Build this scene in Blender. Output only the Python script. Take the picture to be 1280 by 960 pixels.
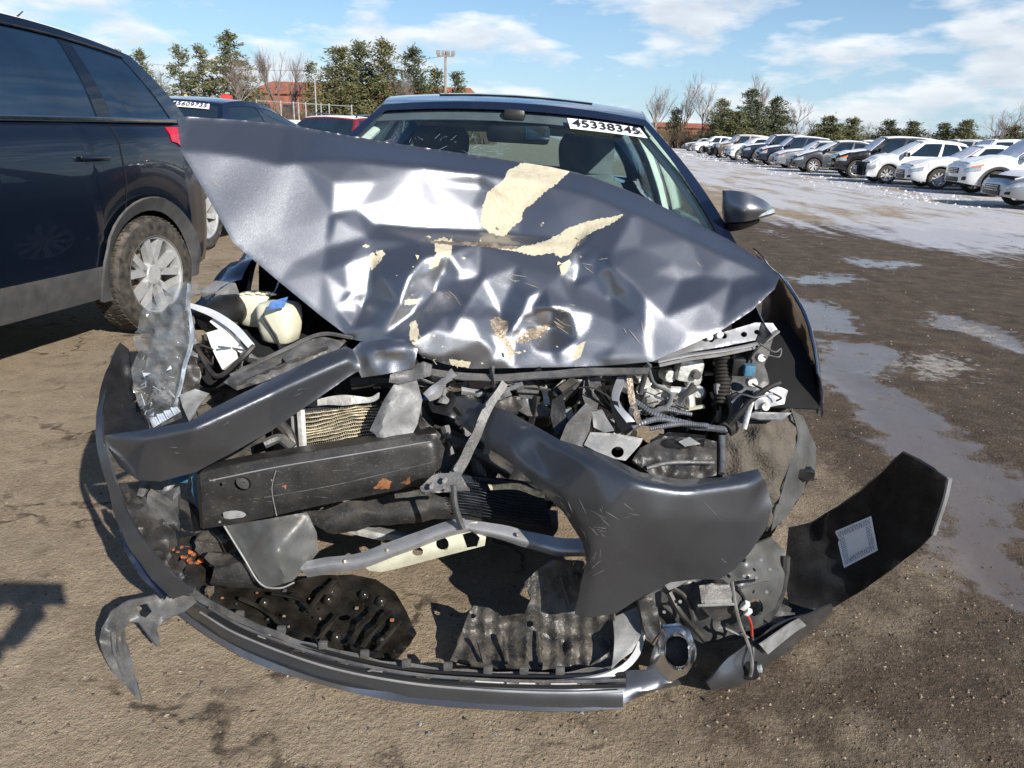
import bpy, bmesh, math, random
import numpy as np
from mathutils import Vector, Matrix, noise
from mathutils.geometry import delaunay_2d_cdt
for o in list(bpy.data.objects): bpy.data.objects.remove(o)
S = bpy.context.scene; COL = S.collection
R = math.radians; V = Vector
# ---------------------------------------------------------------- camera
CAMH = 1.3; FPX = 924.0; PITCH = math.atan((480 - 167) / FPX); ROLL = R(2.0)
CF = V((0, math.cos(PITCH), -math.sin(PITCH))); U0 = V((0, math.sin(PITCH), math.cos(PITCH)))
CR = math.cos(ROLL) * V((1, 0, 0)) + math.sin(ROLL) * U0; CU = -math.sin(ROLL) * V((1, 0, 0)) + math.cos(ROLL) * U0
C0 = V((0, 0, CAMH))
cd = bpy.data.cameras.new('camera'); cam = bpy.data.objects.new('camera', cd); COL.objects.link(cam)
cd.sensor_width = 36; cd.lens = 36 * FPX / 1280; cd.clip_start = 0.02; cd.clip_end = 3000
cam.matrix_world = Matrix(((CR.x, CU.x, -CF.x, 0), (CR.y, CU.y, -CF.y, 0), (CR.z, CU.z, -CF.z, CAMH), (0, 0, 0, 1)))
S.camera = cam
# ---------------------------------------------------------------- sky, sun, exposure
SUN = V((1.37, -1.9, 1.31)).normalized(); EL = math.asin(SUN.z); AZ = math.atan2(SUN.x, SUN.y)
w = bpy.data.worlds.new('World'); S.world = w; w.use_nodes = True
nt = w.node_tree; nt.nodes.clear()
def N(t, k, **kw):
    n = t.nodes.new(k)
    for a, b in kw.items(): setattr(n, a, b)
    return n
sky = N(nt, 'ShaderNodeTexSky', sky_type='NISHITA', sun_disc=False, sun_elevation=EL, sun_rotation=AZ, altitude=200, air_density=1.0, dust_density=0.15, ozone_density=1.6)
tc = N(nt, 'ShaderNodeTexCoord')
mp = N(nt, 'ShaderNodeMapping'); mp.inputs['Scale'].default_value = (2.6, 2.6, 8.5); mp.inputs['Location'].default_value = (1.7, 0.35, 0.25)
n1 = N(nt, 'ShaderNodeTexNoise'); n1.inputs['Scale'].default_value = 3.0; n1.inputs['Detail'].default_value = 7; n1.inputs['Roughness'].default_value = 0.52
r1 = N(nt, 'ShaderNodeValToRGB'); r1.color_ramp.elements[0].position = 0.45; r1.color_ramp.elements[1].position = 0.58
mp2 = N(nt, 'ShaderNodeMapping'); mp2.inputs['Scale'].default_value = (2.6, 2.6, 8.5); mp2.inputs['Location'].default_value = (1.68, 0.33, 0.38)
n2 = N(nt, 'ShaderNodeTexNoise'); n2.inputs['Scale'].default_value = 3.0; n2.inputs['Detail'].default_value = 5
r2 = N(nt, 'ShaderNodeValToRGB'); r2.color_ramp.elements[0].position = 0.40; r2.color_ramp.elements[1].position = 0.68
r2.color_ramp.elements[0].color = (9.6, 9.8, 10.0, 1); r2.color_ramp.elements[1].color = (6.4, 6.9, 7.6, 1)
mx = N(nt, 'ShaderNodeMixRGB'); bg = N(nt, 'ShaderNodeBackground'); bg.inputs['Strength'].default_value = 0.078
mf = N(nt, 'ShaderNodeMath', operation='MULTIPLY'); mf.inputs[1].default_value = 0.85
out = N(nt, 'ShaderNodeOutputWorld'); L = nt.links.new
L(tc.outputs['Generated'], mp.inputs['Vector']); L(mp.outputs[0], n1.inputs['Vector']); L(n1.outputs['Fac'], r1.inputs[0])
L(tc.outputs['Generated'], mp2.inputs['Vector']); L(mp2.outputs[0], n2.inputs['Vector']); L(n2.outputs['Fac'], r2.inputs[0])
sz = N(nt, 'ShaderNodeSeparateXYZ'); L(tc.outputs['Generated'], sz.inputs[0])
cz = N(nt, 'ShaderNodeMapRange'); cz.inputs[1].default_value = 0.16; cz.inputs[2].default_value = 0.42; cz.inputs[3].default_value = 1.0; cz.inputs[4].default_value = 0.06; L(sz.outputs['Z'], cz.inputs[0])
mz = N(nt, 'ShaderNodeMath', operation='MULTIPLY'); L(cz.outputs[0], mz.inputs[1])
tn = N(nt, 'ShaderNodeMixRGB', blend_type='MULTIPLY'); tn.inputs[0].default_value = 1; tn.inputs[2].default_value = (0.86, 1.0, 1.14, 1); L(sky.outputs[0], tn.inputs[1])
hz = N(nt, 'ShaderNodeMapRange'); hz.inputs[1].default_value = 0.0; hz.inputs[2].default_value = 0.20; hz.inputs[3].default_value = 0.62; hz.inputs[4].default_value = 0.0; L(sz.outputs['Z'], hz.inputs[0])
hm = N(nt, 'ShaderNodeMixRGB'); hm.inputs[2].default_value = (4.0, 5.9, 8.4, 1); L(hz.outputs[0], hm.inputs[0]); L(tn.outputs[0], hm.inputs[1])
L(r1.outputs[0], mf.inputs[0]); L(mf.outputs[0], mz.inputs[0]); L(mz.outputs[0], mx.inputs[0]); L(hm.outputs[0], mx.inputs[1]); L(r2.outputs[0], mx.inputs[2])
L(mx.outputs[0], bg.inputs[0]); L(bg.outputs[0], out.inputs[0])
sl = bpy.data.lights.new('sun', 'SUN'); sl.energy = 5.0; sl.angle = R(0.5); sl.color = (1.0, 0.945, 0.86)
so = bpy.data.objects.new('sun', sl); COL.objects.link(so); so.rotation_euler = SUN.to_track_quat('Z', 'Y').to_euler(); so.location = SUN * 30
S.view_settings.view_transform = 'Standard'; S.view_settings.look = 'None'; S.view_settings.gamma = 1; S.view_settings.exposure = 0.48
S.view_settings.use_curve_mapping = False
S.cycles.max_bounces = 8; S.cycles.transparent_max_bounces = 12
# ---------------------------------------------------------------- pixel helpers (photograph pixel + real distance -> place)
def ray(x, y): return CF + (x - 640) / FPX * CR - (y - 480) / FPX * CU
def P(x, y, D):
    """D >= 1: world depth in metres; D < 1: height above the ground"""
    d = ray(x, y)
    return C0 + d * (D / d.y) if D >= 1.0 else C0 + d * ((D - CAMH) / d.z)
def depth(x, y, D): return P(x, y, D).y
# ---------------------------------------------------------------- materials
MATS = {}
def mat(name, col, rough=0.5, metal=0.0, coat=0.0, var=0.25, vs=6.0, bump=0.0, bs=40.0, spec=0.5, col2=None, edge=(0.45, 0.65), trans=0.0, alpha=1.0, ior=1.45, flake=0.0, dust=0.0, coatr=0.05, detail=3, emit=None, speck=0.0, spc=(0.30, 0.28, 0.25)):
    m = bpy.data.materials.new(name); m.use_nodes = True; t = m.node_tree; b = t.nodes['Principled BSDF']; l = t.links.new
    b.inputs['Roughness'].default_value = rough; b.inputs['Metallic'].default_value = metal
    b.inputs['Coat Weight'].default_value = coat; b.inputs['Coat Roughness'].default_value = coatr; b.inputs['Specular IOR Level'].default_value = spec
    b.inputs['Transmission Weight'].default_value = trans; b.inputs['Alpha'].default_value = alpha; b.inputs['IOR'].default_value = ior
    tcn = N(t, 'ShaderNodeTexCoord'); geo = N(t, 'ShaderNodeNewGeometry')
    pos = geo.outputs['Position']
    nz = N(t, 'ShaderNodeTexNoise'); nz.inputs['Scale'].default_value = vs; nz.inputs['Detail'].default_value = detail; nz.inputs['Roughness'].default_value = 0.62
    l(pos, nz.inputs['Vector'])
    rp = N(t, 'ShaderNodeValToRGB'); rp.color_ramp.elements[0].position = edge[0] - (0.12 if col2 is None else 0); rp.color_ramp.elements[1].position = edge[1]
    c2 = col2 if col2 else tuple(min(1, c * (1 + var)) for c in col)
    c1 = tuple(c * (1 - var) for c in col) if col2 is None else col
    rp.color_ramp.elements[0].color = (*c1, 1); rp.color_ramp.elements[1].color = (*c2, 1)
    l(nz.outputs['Fac'], rp.inputs[0]); cs = rp.outputs[0]
    if dust > 0:
        nd = N(t, 'ShaderNodeTexNoise'); nd.inputs['Scale'].default_value = vs * 1.7; nd.inputs['Detail'].default_value = 4; l(pos, nd.inputs['Vector'])
        sp = N(t, 'ShaderNodeSeparateXYZ'); l(geo.outputs['Normal'], sp.inputs[0])
        ma = N(t, 'ShaderNodeMapRange'); ma.inputs[1].default_value = 0.35; ma.inputs[2].default_value = 0.75; l(nd.outputs['Fac'], ma.inputs[0])
        mb = N(t, 'ShaderNodeMapRange'); mb.inputs[1].default_value = -0.5; mb.inputs[2].default_value = 1.0; mb.inputs[3].default_value = 0.25; l(sp.outputs['Z'], mb.inputs[0])
        mm = N(t, 'ShaderNodeMath', operation='MULTIPLY'); l(ma.outputs[0], mm.inputs[0]); l(mb.outputs[0], mm.inputs[1])
        m3 = N(t, 'ShaderNodeMath', operation='MULTIPLY', use_clamp=True); l(mm.outputs[0], m3.inputs[0]); m3.inputs[1].default_value = dust
        mi = N(t, 'ShaderNodeMixRGB'); mi.inputs[2].default_value = (0.26, 0.22, 0.17, 1); l(m3.outputs[0], mi.inputs[0]); l(cs, mi.inputs[1]); cs = mi.outputs[0]
        mr = N(t, 'ShaderNodeMapRange'); mr.inputs[3].default_value = rough; mr.inputs[4].default_value = 0.9; l(m3.outputs[0], mr.inputs[0]); l(mr.outputs[0], b.inputs['Roughness'])
    if speck > 0:
        nk = N(t, 'ShaderNodeTexNoise'); nk.inputs['Scale'].default_value = 150; nk.inputs['Detail'].default_value = 3; nk.inputs['Roughness'].default_value = 0.75; l(pos, nk.inputs['Vector'])
        ks = N(t, 'ShaderNodeMapRange'); ks.inputs[1].default_value = 0.60; ks.inputs[2].default_value = 0.72; ks.inputs[4].default_value = speck; l(nk.outputs['Fac'], ks.inputs[0])
        mk = N(t, 'ShaderNodeMapping'); mk.inputs['Scale'].default_value = (9, 60, 60); mk.inputs['Rotation'].default_value = (0.3, 0.5, 0.2); l(pos, mk.inputs[0])
        nl = N(t, 'ShaderNodeTexNoise'); nl.inputs['Scale'].default_value = 4; nl.inputs['Detail'].default_value = 2; l(mk.outputs[0], nl.inputs['Vector'])
        kl = N(t, 'ShaderNodeMapRange'); kl.inputs[1].default_value = 0.66; kl.inputs[2].default_value = 0.74; kl.inputs[4].default_value = speck * .7; l(nl.outputs['Fac'], kl.inputs[0])
        kx = N(t, 'ShaderNodeMath', operation='MAXIMUM'); l(ks.outputs[0], kx.inputs[0]); l(kl.outputs[0], kx.inputs[1])
        mq = N(t, 'ShaderNodeMixRGB'); mq.inputs[2].default_value = (*spc, 1); l(kx.outputs[0], mq.inputs[0]); l(cs, mq.inputs[1]); cs = mq.outputs[0]
    l(cs, b.inputs['Base Color'])
    if bump > 0 or flake > 0:
        nb = N(t, 'ShaderNodeTexNoise'); nb.inputs['Scale'].default_value = bs; nb.inputs['Detail'].default_value = 2 if not flake else 0; l(pos, nb.inputs['Vector'])
        bp = N(t, 'ShaderNodeBump'); bp.inputs['Strength'].default_value = max(bump, flake); bp.inputs['Distance'].default_value = 0.01 if not flake else 0.0006
        l(nb.outputs['Fac'], bp.inputs['Height']); l(bp.outputs[0], b.inputs['Normal'])
    if emit: b.inputs['Emission Color'].default_value = (*emit, 1); b.inputs['Emission Strength'].default_value = 1
    MATS[name] = m; return m
mat('paint', (0.25, 0.257, 0.28), 0.39, 0.94, 0.65, 0.04, 4, flake=0.5, bs=700)
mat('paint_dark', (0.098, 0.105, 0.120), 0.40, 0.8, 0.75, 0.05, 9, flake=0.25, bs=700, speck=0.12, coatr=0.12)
mat('paint_navy', (0.008, 0.013, 0.035), 0.3, 0.3, 1.0, 0.1, 3)
mat('paint_black', (0.003, 0.006, 0.014), 0.3, 0.1, 1.0, 0.1, 2, coatr=0.02)
mat('primer', (0.50, 0.45, 0.33), 0.75, 0, 0, 0.12, 30, bump=0.25, bs=90, speck=0.3, spc=(0.35, 0.28, 0.16))
mat('torn_metal', (0.27, 0.22, 0.17), 0.5, 0.5, 0, 0.5, 40, bump=0.4, bs=120)
mat('plastic', (0.022, 0.022, 0.024), 0.42, 0, 0, 0.35, 12, bump=0.12, bs=160, dust=0.25, speck=0.35)
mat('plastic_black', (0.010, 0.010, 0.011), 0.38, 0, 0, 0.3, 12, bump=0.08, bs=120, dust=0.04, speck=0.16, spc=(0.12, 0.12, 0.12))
mat('plastic_grey', (0.070, 0.072, 0.076), 0.42, 0, 0, 0.4, 16, bump=0.15, bs=120, dust=0.3, speck=0.4)
mat('plastic_pale', (0.19, 0.195, 0.20), 0.45, 0, 0, 0.3, 18, bump=0.12, bs=100, dust=0.25, speck=0.45, spc=(0.06, 0.06, 0.055))
mat('undertray', (0.028, 0.027, 0.026), 0.38, 0, 0, 0.5, 14, bump=0.3, bs=90, dust=0.4, speck=0.5)
mat('undertray_wet', (0.010, 0.009, 0.008), 0.16, 0, 0, 0.5, 10, bump=0.06, bs=60, dust=0.10, speck=0.12, spc=(0.10, 0.08, 0.06))
mat('beam_steel', (0.020, 0.020, 0.021), 0.38, 0.1, 0, 0.3, 14, bump=0.05, bs=60, dust=0.12, speck=0.3)
mat('steel_grey', (0.42, 0.425, 0.44), 0.38, 0.55, 0, 0.22, 10, bump=0.06, dust=0.12, speck=0.4, spc=(0.12, 0.10, 0.08))
mat('steel_cream', (0.55, 0.54, 0.42), 0.5, 0.15, 0, 0.15, 12, dust=0.3, speck=0.4, spc=(0.15, 0.12, 0.08))
mat('alu_cast', (0.62, 0.62, 0.60), 0.5, 0.5, 0, 0.3, 22, bump=0.35, bs=60, dust=0.35, speck=0.5, spc=(0.12, 0.11, 0.10))
mat('chrome', (0.80, 0.81, 0.83), 0.24, 1.0, 0, 0.1, 10, bump=0.03, bs=30)
mat('silver_trim', (0.66, 0.67, 0.68), 0.3, 0.35, 0.3, 0.1, 20, speck=0.3, spc=(0.2, 0.18, 0.15))
mat('white_plastic', (0.72, 0.72, 0.69), 0.4, 0, 0, 0.1, 12, dust=0.25)
mat('tank', (0.66, 0.64, 0.50), 0.4, 0, 0, 0.1, 8, dust=0.25)
mat('blue_label', (0.05, 0.13, 0.33), 0.4, 0, 0, 0.4, 60)
mat('fin_cream', (0.52, 0.46, 0.33), 0.5, 0.4, 0, 0.4, 60)
mat('fin_dark', (0.018, 0.022, 0.03), 0.5, 0.3, 0, 0.4, 60)
mat('hose', (0.016, 0.016, 0.018), 0.42, 0, 0, 0.4, 14, dust=0.25)
mat('corrugated', (0.10, 0.11, 0.13), 0.36, 0.1, 0, 0.4, 30, dust=0.2)
mat('cable', (0.14, 0.135, 0.13), 0.5, 0, 0, 0.3, 20)
mat('red_wire', (0.35, 0.03, 0.02), 0.5, 0, 0, 0.2, 20)
mat('liner', (0.062, 0.054, 0.044), 0.95, 0, 0, 0.45, 9, bump=0.7, bs=130, dust=0.4)
mat('liner_grey', (0.062, 0.065, 0.066), 0.34, 0, 0, 0.3, 9, bump=0.12, bs=40, dust=0.2, speck=0.5, spc=(0.03, 0.03, 0.03))
mat('rubber', (0.022, 0.021, 0.020), 0.75, 0, 0, 0.3, 14, bump=0.25, bs=90, dust=0.6)
mat('rim', (0.60, 0.61, 0.62), 0.3, 0.5, 0, 0.15, 14, dust=0.35)
mat('rust', (0.24, 0.10, 0.045), 0.85, 0.1, 0, 0.5, 30, bump=0.4)
mat('orange', (0.75, 0.16, 0.02), 0.35, 0, 0.4, 0.3, 30)
mat('blue_part', (0.05, 0.14, 0.22), 0.45, 0, 0, 0.3, 30)
mat('interior', (0.10, 0.10, 0.105), 0.8, 0, 0, 0.2, 8)
mat('interior_pale', (0.58, 0.56, 0.50), 0.85, 0, 0, 0.1, 8)
mat('white_paint', (0.80, 0.80, 0.78), 0.35, 0, 0.5, 0.05, 3, dust=0.2)
mat('sticker', (0.82, 0.82, 0.83), 0.5, 0, 0, 0.03, 8)
mat('ink', (0.015, 0.015, 0.018), 0.6, 0, 0, 0.1, 8)
mat('ink_grey', (0.30, 0.33, 0.38), 0.6, 0, 0, 0.2, 30)
mat('red_lens', (0.55, 0.012, 0.03), 0.12, 0, 1.0, 0.15, 20)
mat('amber_lens', (0.8, 0.22, 0.04), 0.15, 0, 1.0, 0.1, 20)
mat('lamp_lens', (0.42, 0.46, 0.50), 0.08, 0.3, 1.0, 0.3, 20)
mat('tint', (0.010, 0.024, 0.050), 0.06, 0, 0.0, 0.2, 2, spec=0.75)
mat('dark_glass', (0.012, 0.022, 0.035), 0.06, 0, 0.0, 0.2, 2, spec=0.7)
mat('snow', (0.80, 0.82, 0.86), 0.7, 0, 0, 0.05, 5, bump=0.35, bs=14)
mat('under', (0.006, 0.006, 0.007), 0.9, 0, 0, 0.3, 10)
mat('bark', (0.115, 0.09, 0.072), 0.95, 0, 0, 0.35, 4)
mat('twig', (0.225, 0.18, 0.16), 0.95, 0, 0, 0.3, 0.6)
mat('needle', (0.062, 0.076, 0.030), 0.7, 0, 0, 0.2, 0.8, col2=(0.17, 0.16, 0.065), edge=(0.3, 0.7))
mat('needle_dark', (0.040, 0.056, 0.027), 0.7, 0, 0, 0.2, 0.8, col2=(0.115, 0.12, 0.055), edge=(0.3, 0.7))
mat('brush', (0.17, 0.125, 0.085), 0.95, 0, 0, 0.4, 0.5, col2=(0.22, 0.165, 0.095))
mat('brick_wall', (0.26, 0.10, 0.065), 0.9, 0, 0, 0.3, 0.8)
mat('rust_roof', (0.33, 0.11, 0.06), 0.8, 0, 0, 0.25, 0.6)
mat('wood_pole', (0.25, 0.21, 0.17), 0.9, 0, 0, 0.2, 3)
mat('galv', (0.42, 0.43, 0.44), 0.5, 0.5, 0, 0.2, 3)
mat('yellow', (0.75, 0.5, 0.02), 0.5, 0, 0, 0.1, 3)
mat('red_paint', (0.62, 0.045, 0.035), 0.5, 0, 0, 0.15, 3)
mat('skin', (0.45, 0.27, 0.19), 0.55, 0, 0, 0.1, 20)
mat('jacket', (0.03, 0.035, 0.05), 0.9, 0, 0, 0.2, 20, bump=0.2, bs=40)
mat('trousers', (0.035, 0.04, 0.06), 0.95, 0, 0, 0.2, 30)
mat('hair', (0.02, 0.014, 0.01), 0.6, 0, 0, 0.3, 60)
def glassmat(name, tint, alpha, rough=0.02, frost=0.0, gcol=(1, 1, 1)):
    m = bpy.data.materials.new(name); m.use_nodes = True; t = m.node_tree; t.nodes.clear(); l = t.links.new
    o = N(t, 'ShaderNodeOutputMaterial'); tr = N(t, 'ShaderNodeBsdfTransparent'); tr.inputs[0].default_value = (*tint, 1)
    gl = N(t, 'ShaderNodeBsdfGlossy'); gl.inputs['Roughness'].default_value = rough; gl.inputs[0].default_value = (*gcol, 1)
    fw = N(t, 'ShaderNodeLayerWeight'); fw.inputs[0].default_value = 0.5; fr = N(t, 'ShaderNodeMath', operation='POWER'); fr.inputs[1].default_value = 4.4; l(fw.outputs['Facing'], fr.inputs[0])
    ad = N(t, 'ShaderNodeMath', operation='ADD', use_clamp=True); ad.inputs[1].default_value = alpha
    mi = N(t, 'ShaderNodeMixShader'); l(fr.outputs[0], ad.inputs[0]); l(ad.outputs[0], mi.inputs[0]); l(tr.outputs[0], mi.inputs[1]); l(gl.outputs[0], mi.inputs[2])
    if frost:
        dfs = N(t, 'ShaderNodeBsdfDiffuse'); dfs.inputs[0].default_value = (.62, .63, .63, 1); m2 = N(t, 'ShaderNodeMixShader'); m2.inputs[0].default_value = frost; l(mi.outputs[0], m2.inputs[1]); l(dfs.outputs[0], m2.inputs[2]); mi = m2
    l(mi.outputs[0], o.inputs[0])
    MATS[name] = m; return m
glassmat('windscreen', (0.92, 0.985, 0.985), 0.015)
glassmat('side_glass', (0.86, 0.96, 0.95), 0.015)
glassmat('clear_plastic', (0.88, 0.89, 0.90), 0.05, 0.10, 0.07, (0.75, 0.74, 0.72))
glassmat('bottle_clear', (0.8, 0.8, 0.75), 0.1, 0.2)
# ---------------------------------------------------------------- object helpers
def link(o, parent=None):
    COL.objects.link(o)
    if parent is not None: o.parent = parent
    return o
def wloc(o):
    p = V((0, 0, 0))
    while o is not None: p += o.location; o = o.parent
    return p
def thing(name, loc, label, cat, group=None):
    o = bpy.data.objects.new(name, None); o.empty_display_size = 0.2; o.location = loc; COL.objects.link(o)
    return tag(o, label, cat, group)
def tag(o, label, cat, group=None):
    o['label'] = label; o['category'] = cat
    if group: o['group'] = group
    return o
def obj(name, vs, fs, m, parent=None, smooth=True, angle=40, kind=None, mi=None, world=True, label=None):
    """vs in world space; a parented mesh keeps its parent's origin"""
    off = wloc(parent) if (parent is not None and world) else V((0, 0, 0))
    me = bpy.data.meshes.new(name); me.from_pydata([tuple(V(v) - off) for v in vs], [], fs); me.update()
    for q in (m if isinstance(m, (list, tuple)) else [m]): me.materials.append(MATS[q])
    if mi is not None: me.polygons.foreach_set('material_index', mi)
    if smooth:
        me.polygons.foreach_set('use_smooth', [True] * len(me.polygons))
        if angle: me.set_sharp_from_angle(angle=R(angle))
    o = bpy.data.objects.new(name, me); link(o, parent)
    if kind: o['kind'] = kind
    if label: o['label'] = label
    return o
class MB:
    def __init__(s): s.v = []; s.f = []; s.mi = []
    def add(s, vs, fs, k=0):
        b = len(s.v); s.v += [V(v) for v in vs]; s.f += [tuple(i + b for i in f) for f in fs]; s.mi += [k] * len(fs); return s
    def box(s, c, size, M=None, k=0):
        hx, hy, hz = size[0] / 2, size[1] / 2, size[2] / 2
        pts = [V((x, y, z)) for x in (-hx, hx) for y in (-hy, hy) for z in (-hz, hz)]
        if M is not None: pts = [M @ p for p in pts]
        return s.add([p + V(c) for p in pts], [(0, 1, 3, 2), (4, 6, 7, 5), (0, 4, 5, 1), (2, 3, 7, 6), (0, 2, 6, 4), (1, 5, 7, 3)], k)
    def build(s, name, m, parent=None, **kw):
        return obj(name, s.v, s.f, m, parent, mi=s.mi if isinstance(m, (list, tuple)) else None, **kw)
def cr(p0, p1, p2, p3, t):
    return 0.5 * ((2 * p1) + (p2 - p0) * t + (2 * p0 - 5 * p1 + 4 * p2 - p3) * t * t + (3 * p1 - p0 - 3 * p2 + p3) * t * t * t)
def spline(pts, n):
    pts = [V(p) for p in pts]
    if len(pts) < 3: return [pts[0].lerp(pts[-1], i / n) for i in range(n + 1)]
    out = []; m = len(pts) - 1
    for i in range(n + 1):
        t = i / n * m; k = min(int(t), m - 1); t -= k
        out.append(cr(pts[k - 1] if k else 2 * pts[0] - pts[1], pts[k], pts[k + 1], pts[k + 2] if k + 2 <= m else 2 * pts[m] - pts[m - 1], t))
    return out
def tube_geo(pts, r, seg=8, corr=0.0, flat=1.0, caps=True):
    vs = []; fs = []; n = len(pts); up = None
    for i, p in enumerate(pts):
        d = (pts[min(i + 1, n - 1)] - pts[max(i - 1, 0)])
        if d.length < 1e-9: d = V((0, 0, 1))
        d.normalize()
        if up is None: up = d.orthogonal().normalized() if abs(d.z) > .9 else (V((0, 0, 1)) - d * d.z).normalized()
        up = (up - d * up.dot(d)); up = up.normalized() if up.length > 1e-6 else d.orthogonal().normalized()
        sd = d.cross(up); rr = r[i] if isinstance(r, (list, tuple)) else r
        if corr: rr *= 1 + corr * (1 if i % 2 else -1)
        for k in range(seg):
            a = 2 * math.pi * k / seg; vs.append(p + up * (math.cos(a) * rr * flat) + sd * (math.sin(a) * rr))
    for i in range(n - 1):
        for k in range(seg): fs.append((i * seg + k, i * seg + (k + 1) % seg, (i + 1) * seg + (k + 1) % seg, (i + 1) * seg + k))
    if caps: fs += [tuple(range(seg))[::-1], tuple((n - 1) * seg + k for k in range(seg))]
    return vs, fs
def tube(name, pts, r, m, parent=None, n=None, seg=8, corr=0.0, flat=1.0, **kw):
    pts = [V(p) for p in pts]; n = n or max(6, len(pts) * 5)
    sp = spline(pts, n)
    if isinstance(r, (list, tuple)):
        q = [(i / n) * (len(r) - 1) for i in range(n + 1)]; r = [r[min(int(t), len(r) - 1)] * (1 - (t - int(t))) + r[min(int(t) + 1, len(r) - 1)] * (t - int(t)) for t in q]
    vs, fs = tube_geo(sp, r, seg, corr, flat); return obj(name, vs, fs, m, parent, **kw)
def ptube(name, pp, r, m, parent=None, **kw): return tube(name, [P(*p) for p in pp], r, m, parent, **kw)
def sheet_geo(rows, nu, nv):
    rr = [spline(r, nu) for r in rows]; cols = [spline([r[i] for r in rr], nv) for i in range(nu + 1)]
    vs = [cols[i][j] for j in range(nv + 1) for i in range(nu + 1)]
    fs = [(j * (nu + 1) + i, j * (nu + 1) + i + 1, (j + 1) * (nu + 1) + i + 1, (j + 1) * (nu + 1) + i) for j in range(nv) for i in range(nu)]
    return vs, fs
def thicken(vs, fs, th, side=None):
    """solid from a sheet; side = direction the back shifts towards (else along the averaged normals)"""
    n = len(vs); nr = [V((0, 0, 0)) for _ in vs]; cnt = {}
    for f in fs:
        q = (vs[f[1]] - vs[f[0]]).cross(vs[f[2]] - vs[f[0]])
        for i in f: nr[i] += q
        for a, b in zip(f, f[1:] + f[:1]): cnt[(a, b)] = 1
    back = []
    for v, q in zip(vs, nr):
        q = q.normalized() if q.length > 1e-12 else V((0, 1, 0)); back.append(v - q * th)
    F = list(fs) + [tuple(i + n for i in f[::-1]) for f in fs]
    for (a, b) in cnt:
        if (b, a) not in cnt: F.append((b, a, a + n, b + n))
    return vs + back, F
def face_cam(vs, fs):
    s = sum(((vs[f[1]] - vs[f[0]]).cross(vs[f[2]] - vs[f[0]])).dot(C0 - vs[f[0]]) for f in fs)
    return fs if s > 0 else [tuple(f[::-1]) for f in fs]
def sheet(name, rows, m, parent=None, nu=16, nv=8, th=0.003, wob=0.0, seed=0, angle=40, **kw):
    vs, fs = sheet_geo([[V(p) for p in r] for r in rows], nu, nv)
    if wob: vs = [v + noise.noise_vector((v + V((seed, 0, 0))) * 14) * wob for v in vs]
    fs = face_cam(vs, fs); vs, fs = thicken(vs, fs, th); return obj(name, vs, fs, m, parent, angle=angle, **kw)
def psheet(name, rows, m, parent=None, **kw): return sheet(name, [[P(*p) for p in r] for r in rows], m, parent, **kw)
def inpoly(x, y, pl):
    c = False; j = len(pl) - 1
    for i in range(len(pl)):
        xi, yi = pl[i][0], pl[i][1]; xj, yj = pl[j][0], pl[j][1]
        if (yi > y) != (yj > y) and x < (xj - xi) * (y - yi) / (yj - yi) + xi: c = not c
        j = i
    return c
def resample(pl, step, closed=True, jit=0.0, rnd=None):
    out = []; n = len(pl)
    for i in range(n if closed else n - 1):
        a = pl[i]; b = pl[(i + 1) % n]; d = math.hypot(b[0] - a[0], b[1] - a[1]); k = max(1, round(d / step))
        for q in range(k):
            t = q / k; x = a[0] + (b[0] - a[0]) * t; y = a[1] + (b[1] - a[1]) * t
            if jit and rnd and q: x += rnd.uniform(-jit, jit); y += rnd.uniform(-jit, jit)
            out.append((x, y))
    return out
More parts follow.
